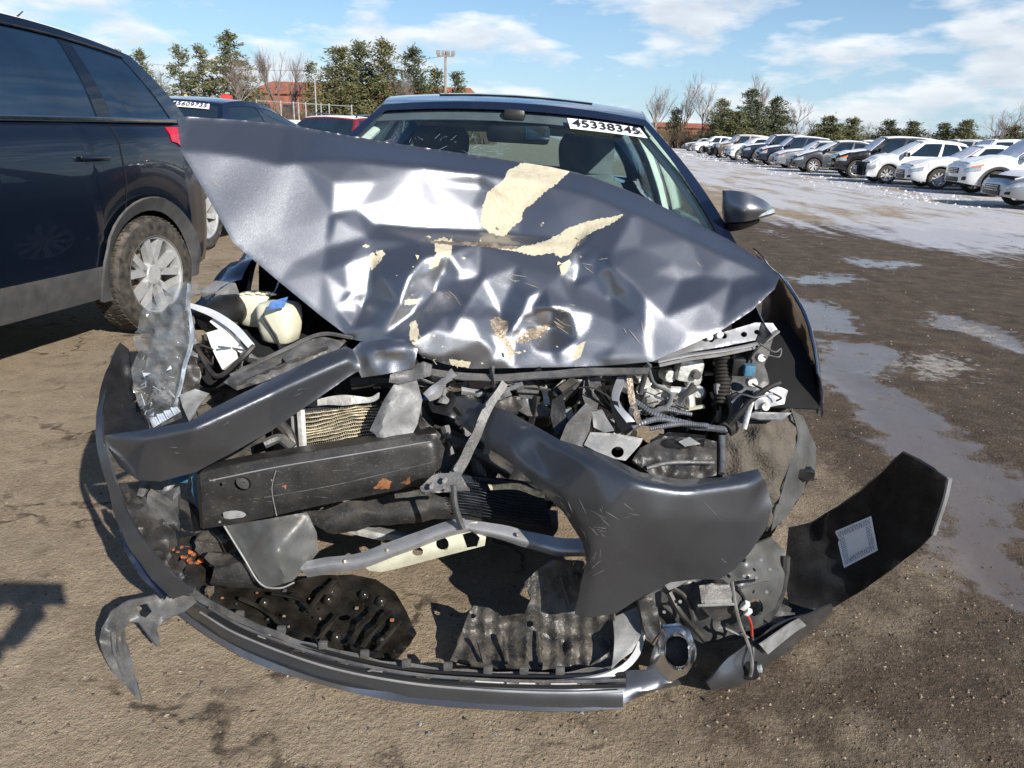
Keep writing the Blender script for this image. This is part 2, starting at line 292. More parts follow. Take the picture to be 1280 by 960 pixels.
class DepthField:
    """smoothed piecewise-planar distance over the panel: folded sheet metal"""
    def __init__(s, pts, creases, blur, cell=2.0):
        xs = [p[0] for p in pts]; ys = [p[1] for p in pts]; s.c = cell; pad = 14
        s.x0 = min(xs) - pad; s.y0 = min(ys) - pad; W = int((max(xs) - s.x0 + pad) / cell) + 2; Hh = int((max(ys) - s.y0 + pad) / cell) + 2
        ov, oe, of, ovi, _, _ = delaunay_2d_cdt([V((p[0], p[1])) for p in pts], creases, [], 0, 1e-4)
        dv = []
        for k, v in enumerate(ov):
            if ovi[k]: dv.append(pts[ovi[k][0]][2])
            else: dv.append(min(pts, key=lambda p: (p[0] - v.x) ** 2 + (p[1] - v.y) ** 2)[2])
        A = np.full((Hh, W), np.nan)
        for f in of:
            (ax, ay), (bx, by), (cx, cy) = [ov[i] for i in f]; da, db, dc = [dv[i] for i in f]
            den = (by - cy) * (ax - cx) + (cx - bx) * (ay - cy)
            if abs(den) < 1e-9: continue
            i0 = int((min(ax, bx, cx) - s.x0) / cell); i1 = int((max(ax, bx, cx) - s.x0) / cell) + 2; j0 = int((min(ay, by, cy) - s.y0) / cell); j1 = int((max(ay, by, cy) - s.y0) / cell) + 2
            X, Y = np.meshgrid(s.x0 + cell * np.arange(i0, i1), s.y0 + cell * np.arange(j0, j1))
            u = ((by - cy) * (X - cx) + (cx - bx) * (Y - cy)) / den; v_ = ((cy - ay) * (X - cx) + (ax - cx) * (Y - cy)) / den; w_ = 1 - u - v_
            k = (u > -1e-6) & (v_ > -1e-6) & (w_ > -1e-6); sub = A[j0:j1, i0:i1]; sub[k] = (u * da + v_ * db + w_ * dc)[k]
        for _ in range(400):
            nan = np.isnan(A)
            if not nan.any(): break
            B = np.pad(A, 1, constant_values=np.nan); st = np.stack([B[:-2, 1:-1], B[2:, 1:-1], B[1:-1, :-2], B[1:-1, 2:]])
            ok = ~np.isnan(st); cnt = ok.sum(0); sm = np.where(ok, st, 0).sum(0); A = np.where(nan & (cnt > 0), sm / np.maximum(cnt, 1), A)
        if blur > 0:
            sg = blur / cell; rad = max(1, int(sg * 3)); kk = np.exp(-0.5 * (np.arange(-rad, rad + 1) / sg) ** 2); kk /= kk.sum()
            A = np.apply_along_axis(lambda q: np.convolve(np.pad(q, rad, mode='edge'), kk, 'valid'), 0, A)
            A = np.apply_along_axis(lambda q: np.convolve(np.pad(q, rad, mode='edge'), kk, 'valid'), 1, A)
        s.A = A
    def __call__(s, x, y):
        u = (x - s.x0) / s.c; v = (y - s.y0) / s.c; H_, W_ = s.A.shape
        u = min(max(u, 0), W_ - 1.001); v = min(max(v, 0), H_ - 1.001); i = int(u); j = int(v); a = u - i; b = v - j; A = s.A
        return A[j, i] * (1 - a) * (1 - b) + A[j, i + 1] * a * (1 - b) + A[j + 1, i] * (1 - a) * b + A[j + 1, i + 1] * a * b
def panel_geo(outline, inner=(), creases=(), step=7, blur=4, holes=(), patches=(), wob=0.0, wf=0.05, seed=1, jit=0.0, fn=None):
    rnd = random.Random(seed)
    ol = [(p[0], p[1], depth(*p)) for p in outline]; inn = [(p[0], p[1], depth(*p)) for p in inner]
    pts = ol + inn; n = len(ol); ce = [(i, (i + 1) % n) for i in range(n)]
    for c in creases:   # crease = list of (x,y,D)
        b = len(pts); pts += [(p[0], p[1], depth(*p)) for p in c]; ce += [(b + i, b + i + 1) for i in range(len(c) - 1)]
    df = DepthField(pts, ce, blur)
    po = resample(ol, step, jit=jit, rnd=rnd); v2 = [V(p) for p in po]; e2 = [(i, (i + 1) % len(po)) for i in range(len(po))]
    hl = [resample(h, step * .6) for h in holes]; pl = [resample(q[0], step * .5, jit=1.0, rnd=rnd) for q in patches]
    for h in hl + pl:
        b = len(v2); v2 += [V(p) for p in h]; e2 += [(b + i, b + (i + 1) % len(h)) for i in range(len(h))]
    x0 = min(p[0] for p in po); x1 = max(p[0] for p in po); y0 = min(p[1] for p in po); y1 = max(p[1] for p in po); r_ = 0; y = y0 + step / 2
    while y < y1:
        x = x0 + (step / 2 if r_ % 2 else 0)
        while x < x1:
            if inpoly(x, y, po): v2.append(V((x + rnd.uniform(-.15, .15) * step, y + rnd.uniform(-.15, .15) * step)))
            x += step
        y += step * .87; r_ += 1
    ov, oe, of, *_ = delaunay_2d_cdt(v2, e2, [], 0, 1e-3)
    fs = []; mi = []
    for f in of:
        cx = sum(ov[i].x for i in f) / len(f); cy = sum(ov[i].y for i in f) / len(f)
        if not inpoly(cx, cy, po) or any(inpoly(cx, cy, h) for h in hl): continue
        k = 0
        for q, pp in zip(patches, pl):
            if inpoly(cx, cy, pp): k = q[1]
        fs.append(tuple(f)); mi.append(k)
    vs = []
    for v in ov:
        D = df(v.x, v.y)
        if wob: D += wob * noise.noise(V((v.x * wf, v.y * wf, seed * 3.7)))
        if fn: D += fn(v.x, v.y)
        vs.append(P(v.x, v.y, max(D, 1.0)))
    f2 = face_cam(vs, fs); return vs, f2, mi, df
PD = {}
def panel(name, outline, m, parent=None, inner=(), th=0.003, angle=45, label=None, **kw):
    vs, fs, mi, df = panel_geo(outline, inner, **kw); nf = len(fs)
    V2, F2 = thicken(vs, fs, th); PD[name] = df
    mlist = m if isinstance(m, (list, tuple)) else None
    o = obj(name, V2, F2, m, parent, angle=angle, mi=(mi + [0] * (len(F2) - nf)) if mlist else None, label=label); return o
def lathe_geo(prof, c, ax, seg=24, M=None):
    """prof = [(radius, along)]"""
    ax = V(ax).normalized(); u = ax.orthogonal().normalized(); w_ = ax.cross(u); vs = []; fs = []
    for r, t in prof:
        for k in range(seg):
            a = 2 * math.pi * k / seg; vs.append(V(c) + ax * t + (u * math.cos(a) + w_ * math.sin(a)) * r)
    for i in range(len(prof) - 1):
        for k in range(seg): fs.append((i * seg + k, i * seg + (k + 1) % seg, (i + 1) * seg + (k + 1) % seg, (i + 1) * seg + k))
    return vs, fs
def lathe(name, prof, c, ax, m, parent=None, seg=20, **kw):
    vs, fs = lathe_geo(prof, c, ax, seg); fs += [tuple(range(seg))[::-1], tuple((len(prof) - 1) * seg + k for k in range(seg))]
    return obj(name, vs, fs, m, parent, **kw)
def bbox(name, c, size, m, parent=None, rot=(0, 0, 0), bev=0.006, **kw):
    bm = bmesh.new(); bmesh.ops.create_cube(bm, size=1.0)
    for v in bm.verts: v.co = V((v.co.x * size[0], v.co.y * size[1], v.co.z * size[2]))
    if bev: bmesh.ops.bevel(bm, geom=bm.edges[:], offset=min(bev, min(size) * .4), segments=2, affect='EDGES', profile=0.6)
    from mathutils import Euler
    M = Euler([R(a) for a in rot]).to_matrix()
    vs = [M @ v.co + V(c) for v in bm.verts]; fs = [tuple(v.index for v in f.verts) for f in bm.faces]; bm.free()
    return obj(name, vs, fs, m, parent, **kw)
# ================================================================ ground
def gpoly(pl): return [(P(x, y, 0.0).x, P(x, y, 0.0).y) for x, y in pl]
WET = [gpoly(p) for p in [
    [(978, 366), (1030, 372), (1078, 398), (1070, 412), (1010, 410), (975, 400)],
    [(1015, 418), (1100, 425), (1130, 445), (1085, 470), (1160, 500), (1230, 560), (1290, 590), (1290, 760), (1200, 740), (1180, 690), (1190, 620), (1120, 560), (1060, 500), (1020, 470)],
    [(1160, 388), (1220, 395), (1290, 425), (1290, 450), (1230, 425), (1165, 402)],
    [(985, 340), (1080, 342), (1100, 350), (1040, 352), (985, 350)], [(1060, 322), (1150, 324), (1160, 332), (1080, 332)]]]
DAMP = [gpoly(p) for p in [[(960, 330), (1400, 300), (1500, 960), (1000, 960), (860, 870), (900, 860), (1040, 770), (1170, 650), (1000, 560)],
                           [(900, 880), (1060, 790), (1300, 780), (1300, 990), (1000, 990), (880, 940)], [(880, 270), (1400, 300), (1400, 420), (940, 360)]]]
ICE = [gpoly(p) for p in [[(1120, 440), (1190, 436), (1250, 455), (1180, 470), (1110, 462)], [(1165, 390), (1215, 396), (1285, 425), (1240, 428), (1170, 405)], [(1120, 575), (1190, 580), (1200, 592), (1150, 600)], [(1060, 478), (1120, 485), (1130, 497), (1075, 492)]]]
def graded(lo, a, b, hi, d, g):
    xs = list(np.arange(a, b, d)); s = d; x = b
    while x < hi: xs.append(x); s = min(s * g, 60); x += s
    s = d; x = a
    while x > lo: s = min(s * g, 60); x -= s; xs.insert(0, x)
    return xs
GX = graded(-900, -2.8, 3.4, 900, 0.05, 1.07); GY = graded(-60, 0.6, 5.0, 1400, 0.05, 1.06)
def gz(x, y):
    f = 1 / (1 + (max(0, y - 8) / 8) ** 2)
    z = 0.010 * noise.noise(V((x * .9, y * .9, 1))) + 0.006 * noise.noise(V((x * 3.1, y * 3.1, 4))) + 0.004 * noise.noise(V((x * 9, y * 9, 7)))
    dk = 1.0 if x > 1.0 else max(0, (x + .2) / 1.2)
    z += dk * (0.007 * noise.noise(V((x * 16, y * 16, 9))) + 0.012 * noise.noise(V((x * 2.3, y * 1.2, 3))) + 0.016 * noise.noise(V((x * 5.0, y * .45, 6))))
    return (z - 0.012) * f
def hit(x, y, polys):
    for p, (x0, x1, y0, y1) in polys:
        if x0 < x < x1 and y0 < y < y1 and inpoly(x, y, p): return 1.0
    return 0.0
def boxed(pl): return [(p, (min(q[0] for q in p), max(q[0] for q in p), min(q[1] for q in p), max(q[1] for q in p))) for p in pl]
WETB, DAMPB, ICEB = boxed(WET), boxed(DAMP), boxed(ICE)
def build_ground():
    nx, ny = len(GX), len(GY); vs = []; wet = []; damp = []; ice = []; snow = []
    for y in GY:
        for x in GX:
            j = V((x, y, 0)); nv = noise.noise_vector(j * 1.6) * .10 * min(3, max(1, y / 3)) + noise.noise_vector(j * 6) * .03
            qx, qy = x + nv.x, y + nv.y
            wv = sum(hit(qx + ox, qy + oy, WETB) for ox, oy in ((0, 0), (.07, .05), (-.07, .05), (.03, -.09), (-.04, .12))) / 5
            wet.append(wv); damp.append(sum(hit(qx + ox, qy + oy, DAMPB) for ox, oy in ((0, 0), (.22, .1), (-.22, .1), (.05, -.25), (-.1, .3), (.4, -.1), (-.4, -.1))) / 7); ice.append(sum(hit(qx + ox, qy + oy, ICEB) for ox, oy in ((0, 0), (.15, .1), (-.15, .1), (.05, -.2), (-.05, .25))) / 5)
            e = (x - 2.4 - .03 * y) ; s_ = max(0, min(1.0, e / 3.4)) * max(0, min(1, (y - 6.5) / 5))
            if x < -1 and y > 14: s_ = max(s_, min(1, (y - 14) / 15) * .55)
            snow.append(s_)
            z = gz(x, y); z = z + (-0.024 - z) * wv
            vs.append((x, y, z))
    fs = [(j * nx + i, j * nx + i + 1, (j + 1) * nx + i + 1, (j + 1) * nx + i) for j in range(ny - 1) for i in range(nx - 1)]
    me = bpy.data.meshes.new('ground'); me.from_pydata(vs, [], fs); me.update()
    me.polygons.foreach_set('use_smooth', [True] * len(fs))
    for nm, dat in (('wet', wet), ('damp', damp), ('ice', ice), ('snowy', snow)):
        a = me.attributes.new(nm, 'FLOAT', 'POINT'); a.data.foreach_set('value', dat)
    o = bpy.data.objects.new('ground', me); COL.objects.link(o); o['kind'] = 'structure'
    m = bpy.data.materials.new('ground_dirt'); m.use_nodes = True; t = m.node_tree; b = t.nodes['Principled BSDF']; l = t.links.new
    geo = N(t, 'ShaderNodeNewGeometry'); pos = geo.outputs['Position']
    def ns(scale, det=6, ro=.6, vec=None):
        n = N(t, 'ShaderNodeTexNoise'); n.inputs['Scale'].default_value = scale; n.inputs['Detail'].default_value = det; n.inputs['Roughness'].default_value = ro; l(vec or pos, n.inputs['Vector']); return n.outputs['Fac']
    def rng(v, a, b_, c=0., d=1.):
        n = N(t, 'ShaderNodeMapRange'); n.inputs[1].default_value = a; n.inputs[2].default_value = b_; n.inputs[3].default_value = c; n.inputs[4].default_value = d; l(v, n.inputs[0]); return n.outputs[0]
    def mth(op, a, b_, cl=False):
        n = N(t, 'ShaderNodeMath', operation=op, use_clamp=cl)
        for k, q in ((0, a), (1, b_)):
            if isinstance(q, (int, float)): n.inputs[k].default_value = q
            else: l(q, n.inputs[k])
        return n.outputs[0]
    def mixc(f, a, b_):
        n = N(t, 'ShaderNodeMixRGB')
        for k, q in ((0, f), (1, a), (2, b_)):
            if isinstance(q, tuple): n.inputs[k].default_value = (*q, 1)
            elif isinstance(q, (int, float)): n.inputs[k].default_value = q
            else: l(q, n.inputs[k])
        return n.outputs[0]
    def att(nm):
        n = N(t, 'ShaderNodeAttribute'); n.attribute_name = nm; return n.outputs['Fac']
    big = ns(0.9, 2); mid = ns(5, 4, .68); fine = ns(70, 4, .8)
    dry = mixc(rng(mid, .36, .64), (0.275, 0.21, 0.142), (0.465, 0.372, 0.26))
    dry = mixc(rng(big, .35, .7, 0, .6), dry, (0.35, 0.268, 0.18))
    dry = mixc(rng(fine, .50, .68, 0, .75), dry, (0.44, 0.37, 0.28)); dry = mixc(rng(fine, .44, .30, 0, .5), dry, (0.13, 0.095, 0.06))
    dark = mixc(rng(mid, .33, .68), (0.045, 0.032, 0.023), (0.135, 0.096, 0.064))
    dark = mixc(rng(fine, .50, .72, 0, .6), dark, (0.215, 0.162, 0.112)); dark = mixc(rng(fine, .46, .30, 0, .7), dark, (0.03, 0.022, 0.016))
    df_ = mth('ADD', att('damp'), rng(big, .3, .7, -.25, .25)); df_ = rng(mth('ADD', df_, rng(mid, .3, .7, -.4, .4)), .0, .62)
    c = mixc(df_, dry, dark)
    # short dark cracks in the hard dry crust
    mpn = N(t, 'ShaderNodeMapping'); mpn.inputs['Scale'].default_value = (1.0, 1.6, 1)
    dn = N(t, 'ShaderNodeTexNoise'); dn.inputs['Scale'].default_value = 7; dn.inputs['Detail'].default_value = 5; l(pos, dn.inputs['Vector'])
    va = N(t, 'ShaderNodeVectorMath', operation='MULTIPLY_ADD'); va.inputs[1].default_value = (.28, .28, 0); l(dn.outputs['Color'], va.inputs[0]); l(pos, va.inputs[2]); l(va.outputs[0], mpn.inputs[0])
    vo = N(t, 'ShaderNodeTexVoronoi', feature='DISTANCE_TO_EDGE'); vo.inputs['Scale'].default_value = 1.5; l(mpn.outputs[0], vo.inputs['Vector'])
    ck = mth('MULTIPLY', rng(vo.outputs['Distance'], .028, .006), rng(ns(2.2, 2), .44, .54)); ck = mth('MULTIPLY', ck, rng(ns(16, 2), .38, .55)); ck = mth('MULTIPLY', ck, mth('SUBTRACT', 1.0, df_, True))
    c = mixc(mth('MULTIPLY', ck, .85), c, (0.035, 0.025, 0.017))
    # thin driven-over snow, stretched along the wheel tracks
    ms = N(t, 'ShaderNodeMapping'); ms.inputs['Scale'].default_value = (1.5, .30, 1); ms.inputs['Rotation'].default_value = (0, 0, R(-10)); l(pos, ms.inputs[0])
    sn = mth('ADD', att('snowy'), rng(ns(.9, 5, .68, ms.outputs[0]), .30, .70, -.6, .55)); sn = mth('ADD', sn, rng(mid, .3, .7, -.2, .2)); snf = rng(sn, .55, 1.0, 0, .68)
    c = mixc(snf, c, (0.66, 0.68, 0.74))
    ic = rng(mth('ADD', att('ice'), rng(ns(16, 3, .65), .3, .7, -.55, .45)), .45, .95); c = mixc(mth('MULTIPLY', ic, .6), c, (0.58, 0.56, 0.52))
    wt = rng(mth('ADD', att('wet'), rng(ns(7, 4, .65), .3, .7, -.5, .5)), .32, .72)
    wt = mth('MULTIPLY', wt, mth('SUBTRACT', 1.0, mth('MULTIPLY', ic, .8), True))
    c = mixc(mth('MULTIPLY', wt, .75), c, (0.15, 0.125, 0.112))
    l(c, b.inputs['Base Color']); l(rng(wt, 0, 1, .93, .15), b.inputs['Roughness']); b.inputs['Specular IOR Level'].default_value = .35
    hgt = mth('ADD', mth('MULTIPLY', mid, .55), mth('MULTIPLY', fine, .55))
    bp = N(t, 'ShaderNodeBump'); bp.inputs['Strength'].default_value = 0.85; bp.inputs['Distance'].default_value = .045; l(rng(wt, 0, 1, .9, .06), bp.inputs['Strength']); l(hgt, bp.inputs['Height']); l(bp.outputs[0], b.inputs['Normal'])
    me.materials.append(m); return o
build_ground()
def pebbles():
    rnd = random.Random(5); mb = MB()
    def one(x, y, s):
        z = gz(x, y); q = [V((s, 0, 0)), V((0, s, 0)), V((-s, 0, 0)), V((0, -s, 0)), V((0, 0, s * .7)), V((0, 0, -s * .4))]
        a = rnd.uniform(0, 6.28); q = [Matrix.Rotation(a, 3, 'Z') @ V((p.x * rnd.uniform(.7, 1.25), p.y * rnd.uniform(.6, 1.1), p.z * rnd.uniform(.6, 1.1))) + V((x, y, z)) for p in q]
        mb.add(q, [(0, 1, 4), (1, 2, 4), (2, 3, 4), (3, 0, 4), (1, 0, 5), (2, 1, 5), (3, 2, 5), (0, 3, 5)], rnd.choice([0, 0, 1, 2]))
    for _ in range(22000):
        px = rnd.uniform(-20, 1300); py = rnd.uniform(300, 975); p = P(px, py, 0.0)
        if p.x < .6 and rnd.random() < .5: continue
        if any(inpoly(p.x, p.y, q) for q in WET) and rnd.random() < .85: continue
        one(p.x, p.y, rnd.choice([.001, .0013, .0013, .0016, .0016, .002, .002, .0025, .003, .004, .006]) * (1 + .25 * max(0, p.y - 2)))
    mat('stone_brown', (0.17, 0.125, 0.085), .9, var=.35, vs=60); mat('stone_pale', (0.25, 0.205, 0.155), .85, var=.3, vs=60); mat('stone_dark', (0.07, 0.055, 0.042), .85, var=.3, vs=60)
    o = mb.build('gravel', ['stone_brown', 'stone_pale', 'stone_dark'], smooth=False); o['kind'] = 'stuff'; o['label'] = 'loose gravel and dirt crumbs strewn over the yard ground'; o['category'] = 'gravel'
pebbles()
def snow_clods():
    rnd = random.Random(8); mb = MB()
    for _ in range(1100):
        t = rnd.random(); y = 18 + 65 * t ** 1.3; x = 12.0 + .09 * (y - 18) + rnd.gauss(-1.0, .75); s = rnd.uniform(.02, .06) * (1.4 if y > 45 else 1)
        q = [V((s, 0, 0)), V((0, s, 0)), V((-s, 0, 0)), V((0, -s, 0)), V((0, 0, s * .8))]
        q = [V((p.x * rnd.uniform(.6, 1.4), p.y * rnd.uniform(.6, 1.4), p.z * rnd.uniform(.5, 1.2) - .01)) + V((x, y, 0)) for p in q]
        mb.add(q, [(0, 1, 4), (1, 2, 4), (2, 3, 4), (3, 0, 4)], rnd.choice([0, 0, 1]))
    o = mb.build('snow_clods', ['snow', 'stone_pale'], smooth=False); o['kind'] = 'stuff'; o['label'] = 'ploughed lumps of dirty snow in front of the parked row'; o['category'] = 'snow'
snow_clods()
# ================================================================ trees
def conifer(px, ytop, D, wpx, m, label, seed, bare_low=0.15, dens=1.0, droop=0.25, group='evergreen trees at the edge of the yard'):
    rnd = random.Random(seed); top = P(px, ytop, D); h = top.z; base = V((top.x, D, 0)); t = thing('pine_tree', base, label, 'tree', group)
    spread = 1.75 * wpx / 976 * D / 2
    lean = V((rnd.uniform(-.02, .02), 0, 1))
    vs, fs = tube_geo([base + lean * (h * k / 8) for k in range(9)], [max(.02, .018 * h * (1 - k / 8.3)) for k in range(9)], 6); obj('trunk', vs, fs, 'bark', t)
    mb = MB(); nb = int(120 * dens); br = MB()
    for i in range(nb):
        u = bare_low + (1 - bare_low) * (i + rnd.random()) / nb; z = h * u
        prof = min(1, (1 - u) ** .8 * 1.12 + .06) * (.55 + .45 * min(1, (u - bare_low) / .18 + .2))
        Lb = spread * prof * rnd.uniform(.5, 1.15); a = rnd.uniform(0, 6.283); d = V((math.cos(a), math.sin(a), 0)); st = base + lean * z
        up = rnd.uniform(-.1, .35) + (.5 if u > .85 else 0); npt = max(3, int(Lb / .26))
        tip = st + d * Lb + V((0, 0, Lb * (up - droop))); 
        vs, fs = tube_geo([st, st.lerp(tip, .5) + V((0, 0, .04 * Lb)), tip], [.02 + .012 * Lb, .015, .006], 3); br.add(vs, fs)
        for k in range(npt):
            f = (k + rnd.uniform(.3, 1.1)) / npt
            if f < .15: continue
            c = st.lerp(tip, f) + V((rnd.gauss(0, .10), rnd.gauss(0, .10), rnd.gauss(0, .06))) * (1 + spread * .15)
            for _ in range(9):
                s = rnd.uniform(.20, .42) * (.75 + spread * .08); e1 = (d * rnd.uniform(.2, 1) + V((rnd.gauss(0, .7), rnd.gauss(0, .7), rnd.gauss(.15, .4)))).normalized(); e2 = e1.cross(V((rnd.gauss(0, 1), rnd.gauss(0, 1), rnd.gauss(0, 1)))).normalized()
                o_ = c + V((rnd.gauss(0, .17), rnd.gauss(0, .17), rnd.gauss(0, .10)))
                mb.add([o_ - e2 * s * .13, o_ + e1 * s * .55 - e2 * s * .15, o_ + e1 * s * 1.15, o_ + e1 * s * .5 + e2 * s * .15], [(0, 1, 2, 3)])
    br.build('branches', 'bark', t); mb.build('crown', m, t, smooth=False); return t
def bare_tree(px, ytop, D, wpx, label, seed, group='leafless trees at the edge of the yard', mt='twig'):
    rnd = random.Random(seed); top = P(px, ytop, D); h = top.z; base = V((top.x, D, 0)); t = thing('bare_tree', base, label, 'tree', group); tr = MB(); cw = MB(); spread = wpx / 976 * D / 2
    def grow(p, d, ln, r, lev):
        n = 4; pts = [p]; q = p.copy(); dd = d.copy()
        for k in range(n):
            dd = (dd + V((rnd.gauss(0, .16), rnd.gauss(0, .16), rnd.gauss(.05, .10)))).normalized(); q = q + dd * ln / n; pts.append(q.copy())
        vs, fs = tube_geo(pts, [r * (1 - .5 * k / n) for k in range(n + 1)], 4 if lev < 2 else 3, caps=False); (tr if lev < 2 else cw).add(vs, fs)
        if lev >= 4 or ln < .2: return
        for k in range(rnd.choice([4, 5, 6]) if lev else 9):
            f = rnd.uniform(.35, 1.0); i = min(int(f * n), n - 1); pp = pts[i].lerp(pts[i + 1], f * n - i); a = rnd.uniform(0, 6.283); sw = rnd.uniform(.35, .85)
            nd = (d * (1 - sw * .5) + V((math.cos(a) * spread / h * 2.0, math.sin(a) * spread / h * 2.0, .25)) * sw).normalized(); grow(pp, nd, ln * rnd.uniform(.42, .68), r * .42, lev + 1)
    grow(base, V((rnd.uniform(-.05, .05), 0, 1)), h * .62, .016 * h + .03, 0)
    tr.build('trunk', mt, t, angle=None); cw.build('crown', mt, t, angle=None); return t
def rep(tx, y): return tx
for a in [(148, 66, 92, 34, 'needle', 'small pine just above the rear of the black SUV roof', 1, .35, .6),
          (172, 64, 90, 34, 'needle', 'pine at far left, its crown cut off by the SUV roof', 2, .30, .8),
          (222, 60, 86, 44, 'needle', 'tall thin pine, left one of the three above the white trailer', 3, .18, .8),
          (250, 58, 84, 40, 'needle', 'tall thin pine, middle one of the three above the white trailer', 4, .2, .8),
          (285, 42, 82, 58, 'needle', 'tallest pine of the left group, behind a grey leafless tree', 5, .25, 1.0),
          (388, 78, 88, 26, 'needle', 'slender sparse pine in front of the rust-red building', 6, .2, .6),
          (424, 62, 74, 62, 'needle', 'broad evergreen at the left end of the dense clump', 7, .02, 1.5),
          (452, 56, 76, 56, 'needle_dark', 'tall evergreen, second from the left in the dense clump', 8, .02, 1.5),
          (480, 54, 74, 54, 'needle', 'tallest evergreen in the middle of the dense clump', 9, .02, 1.5),
          (516, 62, 75, 46, 'needle_dark', 'dark evergreen nearest the utility pole on its left', 10, .02, 1.4),
          (545, 88, 78, 40, 'needle', 'low evergreen directly behind the utility pole', 11, .02, 1.1),
          (573, 92, 80, 30, 'needle', 'low bushy evergreen to the right of the utility pole', 12, .02, 1.0),
          (846, 138, 120, 26, 'needle_dark', 'little dark pine among leafless trees beside the sedan roof', 13, .1, .8),
          (904, 126, 112, 36, 'needle', 'evergreen at the left edge of the right-hand clump', 14, .02, 1.2),
          (940, 113, 110, 42, 'needle_dark', 'tallest evergreen of the right-hand clump', 15, .02, 1.4),
          (972, 124, 112, 44, 'needle_dark', 'dark evergreen at the right edge of the right-hand clump', 16, .02, 1.4),
          (920, 142, 108, 50, 'needle', 'wide low evergreen in front of the right-hand clump', 17, .02, 1.3),
          (1040, 147, 110, 46, 'needle', 'low yellowish pine, left of a close pair above the grey hatchback', 18, .02, 1.2),
          (1066, 150, 112, 40, 'needle', 'low yellowish pine, right of a close pair above the grey hatchback', 19, .02, 1.2),
          (1112, 153, 112, 40, 'needle_dark', 'low dark pine, left of a pair above the white wagon', 20, .02, 1.2),
          (1142, 154, 112, 34, 'needle_dark', 'low dark pine, right of a pair above the white wagon', 21, .02, 1.2),
          (1180, 156, 112, 34, 'needle_dark', 'low dark pine, left of a pair above the white sports sedan', 22, .05, 1.1),
          (1208, 153, 110, 44, 'needle', 'low wide pine, right of a pair above the white sports sedan', 23, .02, 1.2),
          (1268, 160, 112, 50, 'needle', 'low bushy pine at the right edge of the picture', 24, .02, 1.2)]:
    conifer(*a[:7], bare_low=a[7], dens=a[8])
for a in [(292, 78, 76, 74, 'grey leafless tree in front of the tallest left pine', 31), (345, 64, 90, 50, 'thin leafless tree left of the rust-red building', 32), (365, 80, 92, 40, 'small leafless tree in front of the rust-red building', 33),
          (330, 100, 88, 60, 'low leafless shrub tree above the red box', 34), (195, 90, 95, 50, 'faint leafless tree at the rear corner of the black SUV', 35), (498, 96, 70, 44, 'pale leafless tree in front of the dense evergreen clump', 36),
          (408, 100, 90, 36, 'small leafless tree at the left foot of the evergreen clump', 37),
          (826, 106, 118, 50, 'leafless tree rising right behind the sedan roof corner', 41), (852, 102, 120, 46, 'tall leafless tree just right of the sedan windscreen pillar', 42), (884, 113, 116, 50, 'leafless tree left of the right-hand evergreen clump', 43),
          (958, 108, 122, 30, 'thin leafless tree rising between the right-hand evergreens', 44), (1002, 128, 114, 44, 'leafless tree right of the right-hand evergreen clump', 45), (1022, 148, 112, 40, 'short leafless tree left of the yellowish pines', 46),
          (1092, 158, 116, 30, 'small leafless tree between the yellowish and dark pines', 47), (1250, 142, 110, 44, 'spreading leafless tree near the right edge', 48), (1276, 140, 112, 44, 'leafless tree cut by the right edge', 49), (1160, 162, 116, 26, 'tiny leafless tree between two pairs of low pines', 50)]:
    bare_tree(*a)
def thicket():
    rnd = random.Random(77); mb = MB()
    def span(x0, x1, D, hmax, n):
        for _ in range(n):
            px = rnd.uniform(x0, x1); d_ = D + rnd.uniform(-8, 8); b = P(px, 200, d_); b.z = 0; h = hmax * rnd.uniform(.35, 1.0)
            for _ in range(4):
                e = b + V((rnd.gauss(0, .5), rnd.gauss(0, .3), h * rnd.uniform(.6, 1))); m_ = b.lerp(e, .5) + V((rnd.gauss(0, .15), 0, 0)); vs, fs = tube_geo([b, m_, e], [.03, .022, .008], 3, caps=False); mb.add(vs, fs)
                for _ in range(3):
                    f = rnd.uniform(.4, .9); q = b.lerp(e, f); e2 = q + V((rnd.gauss(0, .35), rnd.gauss(0, .3), rnd.uniform(.1, .6))); vs, fs = tube_geo([q, e2], [.016, .006], 3, caps=False); mb.add(vs, fs)
    span(130, 620, 92, 4.6, 1500); span(800, 1320, 122, 4.0, 1800)
    o = mb.build('thicket', 'brush', angle=None); o['kind'] = 'stuff'; o['label'] = 'brown leafless brush along the far edge of the yard'; o['category'] = 'brush'
thicket()
# ================================================================ far buildings, trailer, fence, poles
def far_building(x0, x1, yt, yeave, D, label, nwin, seed):
    a = P(x0, yt, D); b = P(x1, yt, D); ze = P((x0 + x1) / 2, yeave, D).z; zt = P((x0 + x1) / 2, yt, D).z; cx = (a.x + b.x) / 2; wd = abs(b.x - a.x); t = thing('brick_building', (cx, D + 6, 0), label, 'building')
    mb = MB(); mb.box((cx, D + 6, ze / 2), (wd, 12, ze)); mb.build('wall', 'brick_wall', t, smooth=False)
    e = .5; z1 = ze + .02; q = [V((cx - wd / 2 - e, D - e, z1)), V((cx + wd / 2 + e, D - e, z1)), V((cx + wd / 2 + e, D + 12 + e, z1)), V((cx - wd / 2 - e, D + 12 + e, z1)), V((cx - wd / 2 + 2, D + 6, zt)), V((cx + wd / 2 - 2, D + 6, zt))]
    obj('roof', q, [(0, 1, 5, 4), (1, 2, 5), (2, 3, 4, 5), (3, 0, 4), (3, 2, 1, 0)], 'rust_roof', t, smooth=False)
    for i in range(nwin):
        x = cx - wd / 2 + wd * (i + .5) / nwin; MB().box((x, D - .03, ze * .55), (wd / nwin * .5, .1, ze * .38)).build('window', 'dark_glass', t, smooth=False)
far_building(312, 600, 103, 121, 135, 'long rust-red roofed brick building behind the left trees', 9, 1)
far_building(812, 905, 153, 160, 150, 'low brick building glimpsed between leafless trees beyond the roof', 5, 2)
a = P(196, 131, 42); b = P(322, 134, 42)
